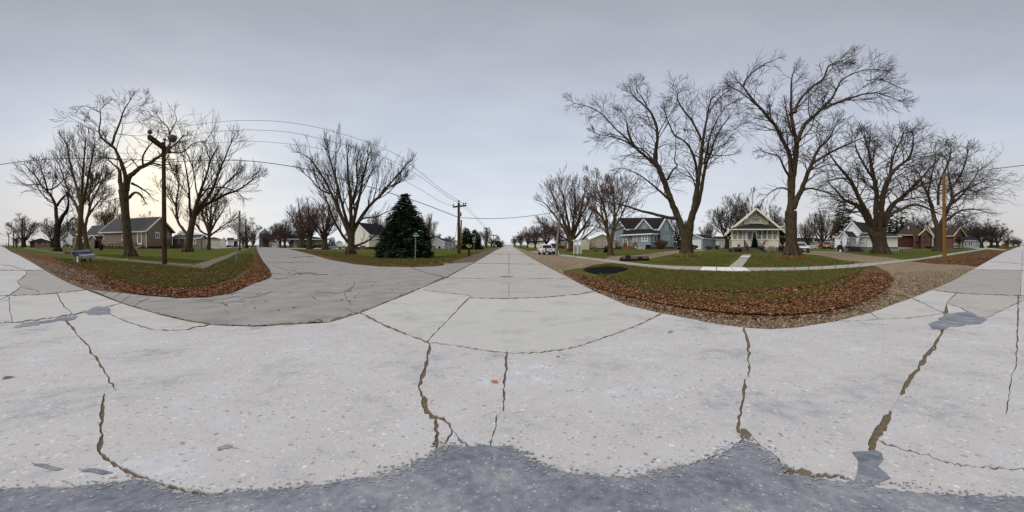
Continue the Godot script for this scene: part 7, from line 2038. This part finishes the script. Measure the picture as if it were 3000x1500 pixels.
func make_street_things() -> void:
	var t: Node3D; var mb: MB
	# the octagonal sign seen from behind
	var d := depth_of(769)
	t = thing("stop_sign", "bare grey back of a tilted stop sign beside the side street", "stop sign", B(691.6, d))
	var a := P(691.6, 769, d) - t.position; var b := P(700.5, 650, d) - t.position
	var up := (b - a).normalized()
	mb = MB.new(); mb.bar(a - UP * 0.1, b, 0.11, 0.06); put(mb, "post", M.sign_back, t)
	mb = MB.new()
	mb.prism(octagon(16.8 * d / F), P(699, 666, d) - t.position + Vector3(0, 0, -0.06), UP.cross(Vector3.BACK).normalized(), up, Vector3(0, 0, -0.012))
	put(mb, "plate", flat(138, 138, 134, 0.55, 0.2), t)
	for q in [0.8, 0.95]:
		mb = MB.new(); mb.box(a.lerp(b, q) + Vector3(0, 0, 0.05), Vector3(0.03, 0.03, 0.03)); put(mb, "bolt", M.steel, t)
	d = depth_of(741)
	t = thing("road_sign", "small eight-sided sign with a plate below it, seen from behind by the evergreens", "road sign", B(1387.5, d))
	mb = MB.new(); mb.bar(Vector3(0, -0.1, 0), P(1389, 695, d) - t.position, 0.13, 0.08); put(mb, "post", flat(116, 116, 100, 0.7), t)
	mb = MB.new(); mb.prism(octagon(5.8 * d / F), P(1389, 699.3, d) - t.position + Vector3(0, 0, -0.09), Vector3(0.92, 0.38, 0).normalized(), Vector3(-0.38, 0.92, 0).normalized(), Vector3(0, 0, -0.02)); put(mb, "plate", flat(128, 124, 112, 0.6, 0.2), t)
	mb = MB.new(); mb.box(P(1388.8, 708, d) - t.position + Vector3(0, 0, -0.08), Vector3(9.5 * d / F, 4.2 * d / F, 0.02)); put(mb, "plate", flat(140, 136, 128, 0.6, 0.2), t)
	# street name sign
	d = depth_of(765.5)
	t = thing("street_sign", "green street name sign on a thin grey post before the spruce", "street sign", B(1216.3, d))
	mb = MB.new(); mb.tube(PackedVector3Array([Vector3(0, -0.1, 0), P(1217, 720, d) - t.position, P(1218, 691, d) - t.position]), PackedFloat32Array([0.045, 0.045, 0.04]), 8, true); put(mb, "post", flat(126, 124, 116, 0.5, 0.4), t)
	var green := flat(0, 104, 76, 0.5)
	for q in [["MAPLE ST", 1218.8, 690.4, 18.0, 4.8, 0.0], ["2ND", 1218.6, 684.4, 10.0, 5.2, 0.5]]:
		var p: Vector3 = P(q[1], q[2], d) - t.position
		var bs := Basis(UP, q[5])
		mb = MB.new(); mb.box(p, Vector3(q[3] * d / F, q[4] * d / F, 0.012), bs)
		var pt := put(mb, "name_plate", green, t)
		var txt := TextMesh.new()
		txt.text = q[0]
		var font := SystemFont.new(); font.font_names = PackedStringArray(["Droid Sans"]); font.font_weight = 700
		txt.font = font
		txt.font_size = 32
		txt.pixel_size = q[4] * d / F * 0.8 / 32.0
		txt.depth = 0.006
		var tm := MeshInstance3D.new()
		tm.mesh = txt
		tm.set_surface_override_material(0, flat(220, 224, 220, 0.5))
		tm.name = numbered(pt, "lettering")
		pt.add_child(tm, true)
		tm.transform = Transform3D(bs, p + bs.z * 0.008)
	t = thing("street_sign", "tiny green street name sign before the low brick house", "street sign", B(866, 240))
	mb = MB.new(); mb.bar(Vector3.ZERO, UP * H(706, 240), 0.12, 0.12); put(mb, "post", M.steel, t)
	mb = MB.new(); mb.box(UP * H(706.5, 240), Vector3(1.1, 0.35, 0.05)); put(mb, "name_plate", green, t)
	for q in [["yellow diamond sign far along the left of the road", 1460, 318, 714.5], ["yellow diamond sign far along the right of the road", 1502.5, 318, 715]]:
		t = thing("road_sign", q[0], "road sign", B(q[1], q[2]))
		mb = MB.new(); mb.bar(Vector3.ZERO, UP * H(q[3], q[2]), 0.1, 0.1); put(mb, "post", M.steel, t)
		mb = MB.new(); mb.box(UP * H(q[3], q[2]), Vector3(0.75, 0.75, 0.05), Basis(Vector3.BACK, PI / 4)); put(mb, "plate", flat(212, 176, 40, 0.6), t)
	# mailboxes
	mailbox("dark red mailbox with a black front, leftmost of the roadside mailboxes", 219, 765, 731, 744, 198, 222, 20, 2, flat(92, 46, 44, 0.6), M.black, M.pole_grey)
	mailbox("little black mailbox on a white post in the roadside row", 228, 764, 735, 745.5, 217, 233, 38, 0, M.black, flat(150, 150, 148, 0.5), M.white)
	mailbox("big scuffed blue mailbox, largest of the roadside mailboxes", 242, 771, 728, 748.5, 231, 261, 24, 3, flat(44, 62, 96, 0.55), flat(46, 58, 84, 0.6), M.pole, [-0.06, 0.16])
	mailbox("white mailbox with a red door and stripe in front of the blue one", 250, 770, 738, 751.5, 240, 262, 30, 8, flat(150, 150, 148, 0.5), flat(128, 40, 42, 0.6), M.pole)
	mailbox("dented silver mailbox at the right end of the roadside row", 265, 772, 740.5, 757, 249, 273.5, 26, 6, flat(120, 124, 124, 0.45, 0.5), flat(112, 116, 116, 0.5, 0.4), M.pole)
	d = depth_of(751)
	t = thing("mailbox", "green tractor-topped mailbox on a thick dark post near the evergreens", "mailbox", B(1374, d))
	mb = MB.new(); mb.box(Vector3(0, 0.55, 0), Vector3(0.24, 1.2, 0.24)); put(mb, "post", flat(44, 40, 44, 0.9), t)
	mb = MB.new(); mb.box(Vector3(0.05, 1.35, 0), Vector3(0.42, 0.3, 0.5)); put(mb, "box", flat(150, 108, 40, 0.6), t)
	mb = MB.new(); mb.box(Vector3(0.08, 1.56, 0), Vector3(0.62, 0.13, 0.3)); mb.box(Vector3(-0.05, 1.7, 0), Vector3(0.24, 0.2, 0.26)); put(mb, "tractor_body", flat(30, 92, 54, 0.5), t)
	for q in [[-0.2, 0.16], [0.32, 0.1]]:
		mb = MB.new(); mb.tube(PackedVector3Array([Vector3(q[0], 1.52, 0.14), Vector3(q[0], 1.52, 0.22)]), PackedFloat32Array([q[1], q[1]]), 12, true); put(mb, "tractor_wheel", flat(190, 160, 40, 0.6), t)
	t = thing("mailbox", "white mailbox far down the left of the road", "mailbox", B(1453, 300))
	mb = MB.new(); mb.box(Vector3(0, 1.0, 0), Vector3(0.9, 0.7, 0.6)); put(mb, "box", M.white, t)
	mb = MB.new(); mb.bar(Vector3.ZERO, UP * 0.7, 0.2, 0.2); put(mb, "post", M.pole, t)
	t = thing("mailbox", "dark mailbox on a post by the far left road edge", "mailbox", B(48, 215))
	mb = MB.new(); mb.box(Vector3(0, 1.75, 0), Vector3(0.75, 0.6, 0.6)); put(mb, "box", M.black, t)
	mb = MB.new(); mb.bar(Vector3.ZERO, UP * 1.5, 0.22, 0.22); put(mb, "post", M.pole, t)
	t = thing("marker_post", "red marker on a thin post at the far left road edge", "marker post", B(19, 300))
	mb = MB.new(); mb.bar(Vector3.ZERO, UP * 2.6, 0.12, 0.12); put(mb, "post", M.pole, t)
	mb = MB.new(); mb.box(UP * 2.5, Vector3(0.5, 0.7, 0.2)); put(mb, "reflector", flat(190, 40, 36), t)
	t = thing("fire_hydrant", "dull red fire hydrant beside the second utility pole", "fire hydrant", B(1415, 215))
	mb = MB.new(); mb.lathe(Vector3.ZERO, PackedVector2Array([Vector2(0.32, 0), Vector2(0.3, 0.12), Vector2(0.22, 0.14), Vector2(0.22, 1.0), Vector2(0.3, 1.02), Vector2(0.2, 1.3), Vector2(0.01, 1.4)]), 12); put(mb, "barrel", flat(120, 56, 46, 0.6), t)
	mb = MB.new(); mb.tube(PackedVector3Array([Vector3(-0.4, 0.8, 0), Vector3(0.4, 0.8, 0)]), PackedFloat32Array([0.12, 0.12]), 8, true); put(mb, "nozzle", flat(120, 56, 46, 0.6), t)
	for q in [["orange stake on the lawn before the grey house", 1325.5, 90, 1.7, flat(200, 92, 60)], ["short white stake on the lawn before the grey house", 1314.5, 150, 1.3, M.white]]:
		t = thing("stake", q[0], "stake", B(q[1], q[2]))
		mb = MB.new(); mb.bar(Vector3.ZERO, UP * q[3], 0.05, 0.05); put(mb, "rod", q[4], t)
	# flag on the brown trunk
	t = thing("flag", "small striped flag hanging from the tall brown trunk", "flag", P(226.5, 693, 126))
	mb = MB.new(); mb.bar(Vector3(0, 0, 0), Vector3(-0.5, 1.2, 0), 0.06, 0.06); put(mb, "staff", M.pole, t)
	for k in 6:
		mb = MB.new(); mb.quad(Vector3(-0.48, 1.1 - k * 0.11, 0.02), Vector3(0.1, 0.95 - k * 0.11, 0.05), Vector3(0.1, 0.84 - k * 0.11, 0.05), Vector3(-0.48, 0.99 - k * 0.11, 0.02)); put(mb, "stripe", flat(150, 40, 48) if k % 2 == 0 else M.white, t)
	mb = MB.new(); mb.box(Vector3(-0.38, 0.95, 0.03), Vector3(0.24, 0.32, 0.02)); put(mb, "canton", flat(50, 56, 96), t)
	# trellis
	d = 78.0
	t = thing("trellis", "white wooden garden arbor of crossed slats before the beige house", "trellis", B(1692, d))
	var x0 := B(1682, d).x - t.position.x; var x1 := B(1703.5, d).x - t.position.x
	var top := H(704, d)
	for dz in [0.0, -0.6]:
		for x in [x0, (x0 + x1) * 0.5 - 0.07, (x0 + x1) * 0.5 + 0.07, x1]:
			mb = MB.new(); mb.bar(Vector3(x, 0, dz), Vector3(x, top, dz), 0.075, 0.075); put(mb, "post", M.white, t)
	for e in [[x0, (x0 + x1) * 0.5 - 0.07], [(x0 + x1) * 0.5 + 0.07, x1]]:
		for k in 6:
			mb = MB.new(); mb.bar(Vector3(e[0], top * (0.08 + 0.14 * k), 0.02), Vector3(e[1], top * (0.08 + 0.14 * k), 0.02), 0.035, 0.045); put(mb, "slat", M.white, t)
		mb = MB.new(); mb.bar(Vector3((e[0] + e[1]) * 0.5, 0.15, 0.0), Vector3((e[0] + e[1]) * 0.5, top, 0.0), 0.05, 0.05); put(mb, "slat", M.white, t)
		var arc := PackedVector3Array(); var ar := PackedFloat32Array()
		for k in 9:
			arc.append(Vector3(lerpf(e[0], e[1], k / 8.0), top * 0.82 + sin(PI * k / 8.0) * top * 0.13, 0.02)); ar.append(0.035)
		mb = MB.new(); mb.tube(arc, ar, 5); put(mb, "arch", M.white, t)
	for dz in [0.03, -0.63]:
		mb = MB.new(); mb.bar(Vector3(x0 - 0.25, top, dz), Vector3(x1 + 0.25, top, dz), 0.09, 0.14); put(mb, "top_beam", M.white, t)
	for k in 5:
		mb = MB.new(); var xx := lerpf(x0, x1, k / 4.0); mb.bar(Vector3(xx, top + 0.1, 0.15), Vector3(xx, top + 0.1, -0.75), 0.06, 0.06); put(mb, "rafter", M.white, t)
	# dark blue bin with a red and white mark
	d = 77.0
	t = thing("waste_bin", "dark blue upright bin with a red and white mark beside the white pickup", "waste bin", B(1621, d))
	var bw := 14.0 * d / F; var bh := H(714, d)
	mb = MB.new(); mb.box(Vector3(0, bh * 0.5 + 0.04, 0), Vector3(bw, bh - 0.1, bw)); put(mb, "body", flat(34, 38, 58, 0.6), t)
	mb = MB.new(); mb.box(Vector3(0, bh, 0), Vector3(bw * 1.06, 0.1, bw * 1.06)); put(mb, "lid", flat(26, 28, 42, 0.6), t)
	mb = MB.new(); mb.prism(PackedVector2Array([Vector2(-0.14, 0), Vector2(0.12, 0), Vector2(0.1, 0.1), Vector2(0.03, 0.12), Vector2(0.06, 0.24), Vector2(-0.02, 0.13), Vector2(-0.12, 0.08)]), Vector3(0.06, bh * 0.58, bw * 0.5 + 0.002), Vector3.RIGHT, UP, Vector3(0, 0, 0.006)); put(mb, "mark", flat(170, 36, 44), t)
	mb = MB.new(); mb.box(Vector3(0.02, bh * 0.53, bw * 0.5 + 0.004), Vector3(0.32, 0.13, 0.008)); put(mb, "mark", M.white, t)
	mb = MB.new(); mb.box(Vector3(0.02, bh * 0.53, bw * 0.5 + 0.009), Vector3(0.26, 0.04, 0.006)); put(mb, "mark", flat(40, 80, 120), t)
	t = thing("bollard", "short white post at the foot of the leaning pole", "post", B(1636, 72))
	mb = MB.new(); mb.lathe(Vector3.ZERO, PackedVector2Array([Vector2(0.07, 0), Vector2(0.07, 0.6), Vector2(0.05, 0.66), Vector2(0.01, 0.67)]), 10); put(mb, "post", M.white, t)
	# raised bed
	var p0 := G(1817, 765); var p1 := G(1899, 763.5); var p2 := G(1899, 757); var p3 := G(1822, 758.5)
	t = thing("planter_bed", "raised planter bed edged with dark timbers beside the sidewalk", "planter", p0)
	for q in [[p0, p1], [p1, p2], [p2, p3], [p3, p0]]:
		for k in 2:
			mb = MB.new(); mb.bar(q[0] - p0 + UP * (0.06 + k * 0.12), q[1] - p0 + UP * (0.06 + k * 0.12), 0.14, 0.115); put(mb, "timber", flat(48, 44, 40, 0.95), t)
	mb = MB.new(); mb.quad(UP * 0.17, p1 - p0 + UP * 0.17, p2 - p0 + UP * 0.17, p3 - p0 + UP * 0.17, UP); put(mb, "soil", M.dirt, t)
	var plum := [L(84, 50, 52), L(104, 66, 62), L(66, 42, 44)]
	for q in [["plum-leaved shrub in the raised bed, larger one on the left", 1840, 19, 16], ["plum-leaved shrub in the raised bed, smaller one on the right", 1876, 14, 12]]:
		shrub("shrub", q[0], q[1], 761, q[2], q[3], {"d": 47.5, "colors": plum, "leaves": 9, "leaf": 0.12})
	# grass and leaves at the foot of the great trees
	grass_clump("ornamental_grass", "tan ornamental grass ringing the huge twin-stemmed tree", "ornamental grass", 2012, 757, 74, 14, 60.5, 620, [L(150, 124, 84), L(120, 98, 60), L(96, 92, 50), L(170, 146, 100)], 0.45)
	grass_clump("leaf_pile", "heap of tan leaves round the foot of the tallest tree", "leaf pile", 2320, 764, 80, 9, 57.0, 900, [L(150, 104, 66), L(176, 126, 82), L(120, 80, 52), L(96, 66, 44)], 0.2)
	grass_clump("leaf_pile", "small heap of brown leaves on the lawn left of the tallest tree", "leaf pile", 2288, 764, 22, 6, 56.0, 260, [L(150, 104, 66), L(120, 80, 52)])
	shrub("topiary_shrub", "dark red shrub with a bird house shape before the long tan house", 297, 733, 13, 22, {"d": 130, "colors": [L(84, 42, 40), L(66, 34, 34)], "leaves": 9})
	t = thing("bird_house", "dark bird house on a post rising out of the red shrub", "bird house", B(294, 131))
	mb = MB.new(); mb.bar(Vector3.ZERO, UP * H(703, 131), 0.3, 0.3); put(mb, "post", M.pole, t)
	mb = MB.new(); mb.box(UP * H(698, 131), Vector3(0.8, 0.7, 0.7)); put(mb, "box", M.pole, t)
	mb = MB.new(); mb.prism(PackedVector2Array([Vector2(-0.65, 0), Vector2(0.65, 0), Vector2(0, 0.5)]), UP * (H(698, 131) + 0.33) + Vector3(0, 0, 0.5), Vector3.RIGHT, UP, Vector3(0, 0, -1.0)); put(mb, "roof", M.black, t)
	shrub("shrub", "round grey-green bush on the lawn before the grey house", 1287, 728.5, 8, 8, {"d": 190, "colors": [L(70, 74, 62), L(52, 56, 46)], "leaves": 12, "leaf": 0.14})
	shrub("shrub", "orange-leaved bush on the far right", 2945, 723, 15, 11, {"d": 300, "colors": [L(176, 96, 40), L(150, 76, 34)], "leaves": 14, "leaf": 0.12, "stems": 70})
	shrub("shrub", "brown brush in front of the blue garage wall", 2078, 731, 26, 12, {"d": 160, "colors": [L(96, 60, 46), L(120, 80, 60)], "leaves": 6})
	shrub("shrub", "dark brown bush right of the blue garage", 2101, 731, 16, 13, {"d": 162, "colors": [L(70, 48, 38), L(90, 62, 48)], "leaves": 10})
	shrub("shrub", "pinkish bare bush before the low brick house", 936, 730, 18, 14, {"d": 230, "colors": [L(110, 82, 76), L(92, 68, 64)], "leaves": 8})
	shrub("hedge", "clipped dark hedge under the windows of the low brick house", 908, 729, 66, 8, {"d": 240, "colors": [L(26, 32, 24), L(34, 40, 30)], "leaves": 16, "leaf": 0.3, "stems": 110, "round": 0.1, "category": "hedge"})
	shrub("shrub", "reddish bush beside the small white post of the trellis lawn", 1745, 737, 10, 5, {"d": 110, "colors": [L(100, 56, 46), L(80, 44, 38)], "leaves": 8})
	plain_tree("young_tree", "thin young tree planted before the brick house garage", 2810, 731, 688, 11, {"d": 160, "limbs": 6, "fork": 0.3, "trunk": 0.9, "thin": 0.8, "dense": 0.9})
	# solar lights in a row, and the white rail fence
	d = 90.0
	t = thing("garden_light", "white garden light nearest the massive trunk, first of five", "garden light", B(2605.5, d), 0.0, "five white garden lights in a row")
	mb = MB.new(); mb.bar(Vector3.ZERO, UP * 0.55, 0.05, 0.05); put(mb, "stake", flat(170, 170, 168), t)
	mb = MB.new(); mb.lathe(UP * 0.5, PackedVector2Array([Vector2(0.03, 0), Vector2(0.09, 0.04), Vector2(0.1, 0.16), Vector2(0.01, 0.22)]), 8); put(mb, "lamp_head", M.white, t)
	for k in 4:
		var c := copy(t, ["second white garden light counted from the massive trunk", "middle one of the five white garden lights", "fourth white garden light counted from the massive trunk", "white garden light farthest from the massive trunk"][k])
		c.position = B(2605.5 + (k + 1) * 6.6, d)
	for q in [["white rail fence behind the bungalow's right corner", 2286, 2306, 170], ["white rail fence between the white hatchback and the red pickup", 2358, 2394, 185]]:
		t = thing("rail_fence", q[0], "fence", B(q[1], q[3]))
		var wd: float = (q[2] - q[1]) * q[3] / F
		for k in 4:
			mb = MB.new(); mb.bar(Vector3(wd * k / 3.0, 0, 0), Vector3(wd * k / 3.0, 1.5, 0), 0.16, 0.16); put(mb, "post", M.white, t)
		for hh in [0.75, 1.35]:
			mb = MB.new(); mb.bar(Vector3(0, hh, 0.09), Vector3(wd, hh, 0.09), 0.06, 0.18); put(mb, "rail", M.white, t)
	t = thing("paper_scrap", "scrap of white paper on the left corner lawn", "litter", G(369, 760, 0.03))
	mb = MB.new(); mb.quad(Vector3(-0.1, 0, 0.06), Vector3(0.1, 0.02, 0.05), Vector3(0.12, 0.04, -0.06), Vector3(-0.08, 0.03, -0.07), UP); put(mb, "sheet", M.white, t)

# ------------------------------------------------------------------ fallen leaves and grass
func leaf_mesh() -> ArrayMesh:
	var mb := MB.new()
	var p := [Vector3(0, 0, -0.5), Vector3(0.22, 0.08, -0.2), Vector3(0.34, 0.14, 0.1), Vector3(0.12, 0.05, 0.45), Vector3(0, 0.02, 0.6), Vector3(-0.12, 0.06, 0.45), Vector3(-0.36, 0.16, 0.08), Vector3(-0.2, 0.07, -0.22)]
	for k in 8: mb.tri(Vector3(0, 0.01, 0), p[k], p[(k + 1) % 8], UP)
	return mb.mesh()

func scatter(called: String, label: String, mesh: Mesh, mat: Material, areas: Array, sd: int, size0: float, size1: float, tilt: float, cols: Array, h: float, bias := 0.8) -> void:
	rng.seed = sd
	var where: Array[Transform3D] = []
	var tint := PackedColorArray()
	for a in areas:
		var poly := pl(a[0])
		var lo := Vector2(1e9, 1e9); var hi := Vector2(-1e9, -1e9)
		for q in poly:
			lo = lo.min(q); hi = hi.max(q)
		var want: int = a[1]
		var tries := 0
		while want > 0 and tries < a[1] * 30:
			tries += 1
			var q := Vector2(rng.randf_range(lo.x, hi.x), rng.randf_range(lo.y, hi.y))
			if rng.randf() > pow(maxf(8.0, lo.y - HZ) / (q.y - HZ), bias): continue
			if not Geometry2D.is_point_in_polygon(q, poly): continue
			if pow((q.x - 1774) / 74.0, 2) + pow((q.y - 793) / 14.0, 2) < rng.randf_range(0.8, 1.1): continue    # the mulch bed
			want -= 1
			var s := rng.randf_range(size0, size1)
			var b := Basis(UP, rng.randf() * TAU) * Basis(Vector3.RIGHT, rng.randf_range(-tilt, tilt)) * Basis(Vector3.BACK, rng.randf_range(-tilt, tilt))
			where.append(Transform3D(b.scaled(Vector3(s, s * rng.randf_range(0.7, 1.4), s)), G(q.x, q.y, h)))
			tint.append(cols[rng.randi() % cols.size()] * rng.randf_range(0.7, 1.3))
	var mm := MultiMesh.new()
	mm.transform_format = MultiMesh.TRANSFORM_3D
	mm.use_colors = true
	mm.mesh = mesh
	mm.instance_count = where.size()
	for k in where.size():
		mm.set_instance_transform(k, where[k])
		mm.set_instance_color(k, tint[k])
	var o := MultiMeshInstance3D.new()
	o.multimesh = mm
	o.material_override = mat
	o.name = numbered(self, called)
	add_child(o, true)
	tag(o, label, "", "", "stuff")

func make_litter() -> void:
	var leaf := leaf_mesh()
	var rust := [L(112, 78, 56), L(148, 110, 80), L(96, 68, 50), L(76, 56, 44), L(164, 128, 98), L(106, 76, 56), L(86, 60, 46), L(150, 96, 62), L(66, 50, 41), L(120, 92, 66)]
	scatter("fallen_leaves", "drifts of fallen leaves along the edge of the right front lawn", leaf, M.leafy, [["1690,800 1760,822 1860,848 1960,862 2080,874 2200,884 2320,878 2430,856 2500,830 2545,800 2600,800 2616,819 2602,840 2564,866 2501,891 2413,911 2310,922 2240,920 2150,918 2079,909 1990,898 1902,881 1813,862 1754,846 1700,824", 21000], ["1650,797 1740,806 1900,812 2100,822 2350,818 2540,786 2600,800 2560,866 2400,910 2200,920 1900,880 1720,832", 5200], ["1700,800 1900,830 2150,846 2400,836 2560,806 2610,818 2570,862 2320,900 2150,902 1900,868 1740,836", 9000]], 5, 0.05, 0.092, 0.35, rust, 0.05, 0.5)
	scatter("fallen_leaves", "fallen leaves strewn over the left corner lawn and its edge", leaf, M.leafy, [["266,800 339,815 420,834 520,842 620,838 690,820 735,790 748,748 756,742 768,764 789,789 795,806 786,815 736,832 676,858 605,869 516,871 413,862 340,846 300,824", 15000], ["180,770 260,786 340,812 480,832 640,828 735,780 744,745 640,790 480,800 330,775 240,757", 5000], ["280,775 330,790 300,812 250,796", 900], ["240,757 400,768 620,778 700,752 745,738 735,785 600,826 480,828 340,800", 3600], ["240,744 400,752 600,766 690,738 560,735 380,738", 1500], ["748,722 753,730 770,765 790,790 780,800 752,760 746,735", 3000]], 6, 0.05, 0.092, 0.35, rust, 0.05, 0.5)
	scatter("fallen_leaves", "fallen leaves on the grass edge before the spruce", leaf, M.leafy, [["840,729 980,740 1080,752 1180,764 1290,762 1330,764 1322,772 1290,778 1202,781 1113,779 1039,772 966,759 907,743", 8000], ["980,738 1100,742 1180,760 1060,762", 900]], 7, 0.07, 0.12, 0.35, rust, 0.015, 0.5)
	scatter("fallen_leaves", "fallen leaves on the far right lawn strip and lawns", leaf, M.leafy, [["2662,766 2740,757 2830,743 2900,733 2946,734 2930,744 2864,780 2816,775 2711,770", 7000], ["1700,770 1900,784 2150,800 2400,796 2540,786 2450,815 2100,830 1800,806", 1800], ["1800,800 2000,815 2200,830 2420,822 2540,792 2480,830 2300,850 2100,850 1900,835", 4200], ["1850,772 2000,760 2200,770 2440,772 2300,780 2000,776", 500]], 8, 0.065, 0.115, 0.35, rust, 0.015, 0.5)
	scatter("fallen_leaves", "leaf crumbs along the left dirt shoulder", leaf, M.leafy, [["36,730 80,742 150,758 240,784 300,806 420,840 420,866 325,852 206,826 99,768", 1800], ["36,728 90,738 230,764 300,792 220,786 90,750", 1400]], 9, 0.06, 0.11, 0.5, rust, 0.012, 0.5)
	scatter("fallen_leaves", "scattered leaves over the right gravel shoulder", leaf, M.leafy, [["1640,800 1745,858 1900,905 2100,935 2300,942 2450,925 2600,870 2614,830 2560,868 2310,924 2150,920 1902,884 1695,826", 2200], ["1530,735 1700,765 1640,800 1690,830 1600,785", 260]], 19, 0.05, 0.1, 0.35, rust, 0.012, 0.4)
	scatter("fallen_leaves", "few stray leaves on the street surface", leaf, M.leafy, [["800,800 1250,790 1200,850 950,900 700,930 640,880", 46]], 10, 0.07, 0.11, 0.4, rust, 0.03, 0.0)
	for q in [["single curled orange leaf lying on the near concrete", 1449, 1119, 0.12, L(168, 104, 74)], ["small rust leaf on the pale slab by the cross joint", 1634, 1044, 0.07, L(140, 92, 66)], ["brown leaf on the slab edge near the left road joint", 22, 1107, 0.12, L(120, 84, 58)]]:
		var o := put(leaf, "fallen_leaf", vertex_tinted())
		o.set_surface_override_material(0, flat(int(q[4].linear_to_srgb().r8), int(q[4].linear_to_srgb().g8), int(q[4].linear_to_srgb().b8)))
		o.transform = Transform3D(Basis(UP, q[1]).scaled(Vector3.ONE * q[3]), G(q[1], q[2], 0.036))
		tag(o, q[0], "leaf")
	var stone := MB.new()
	stone.lathe(Vector3.ZERO, PackedVector2Array([Vector2(0.5, 0), Vector2(0.42, 0.3), Vector2(0.01, 0.42)]), 5)
	scatter("gravel", "loose gravel stones on the right road shoulder", stone.mesh(), M.leafy, [["1560,760 1666,819 1745,860 1837,900 1966,928 2150,957 2257,965 2331,961 2449,942 2560,915 2670,874 2610,850 2565,872 2414,916 2240,926 2079,916 1902,887 1695,830 1640,800 1700,772", 5200], ["2620,800 2850,785 2810,815 2680,868 2610,842", 2500]], 15, 0.025, 0.06, 0.3, [L(122, 106, 86), L(98, 84, 68), L(142, 128, 110), L(80, 68, 56)], 0.004, 0.3)
	# grass tufts
	var tuft := MB.new()
	rng.seed = 77
	for k in 9:
		var a := rng.randf() * TAU
		var p := Vector3(cos(a), 0, sin(a)) * rng.randf() * 0.8
		var s := Vector3(-sin(a), 0, cos(a)) * 0.07
		tuft.tri(p - s, p + s, p + Vector3(cos(a) * 0.5, rng.randf_range(0.4, 0.9), sin(a) * 0.5))
	var green := [L(84, 92, 46), L(98, 104, 54), L(72, 78, 40), L(120, 106, 66), L(92, 100, 50), L(112, 90, 58)]
	scatter("grass", "short lawn grass of the right front yard", tuft.mesh(), M.leafy, [["1700,793 1740,778 1800,772 1960,790 2140,797 2400,792 2540,784 2500,806 2400,836 2200,858 2060,856 1900,838 1790,816", 30000], ["1800,820 2060,870 2300,868 2480,826 2400,870 2200,890 2000,880 1860,850", 3500], ["1900,768 2010,757 2160,748 2120,780 1990,776", 5000], ["2200,750 2320,752 2440,760 2540,770 2340,780 2180,781", 6000]], 12, 0.07, 0.12, 0.2, green, 0.0, 1.0)
	scatter("grass", "short lawn grass of the left corner yard", tuft.mesh(), M.leafy, [["150,756 240,760 400,770 600,790 700,745 735,740 746,750 744,770 730,788 680,816 600,842 480,842 380,834 290,800", 26000], ["220,742 400,750 620,765 560,772 380,758", 5000]], 13, 0.07, 0.12, 0.2, green, 0.0, 1.0)
	scatter("grass", "lawn grass before the spruce and beside the road", tuft.mesh(), M.leafy, [["860,732 1000,738 1110,756 1260,755 1330,745 1420,735 1380,750 1320,766 1200,778 1050,770", 14000]], 14, 0.08, 0.13, 0.2, green, 0.0, 1.0)
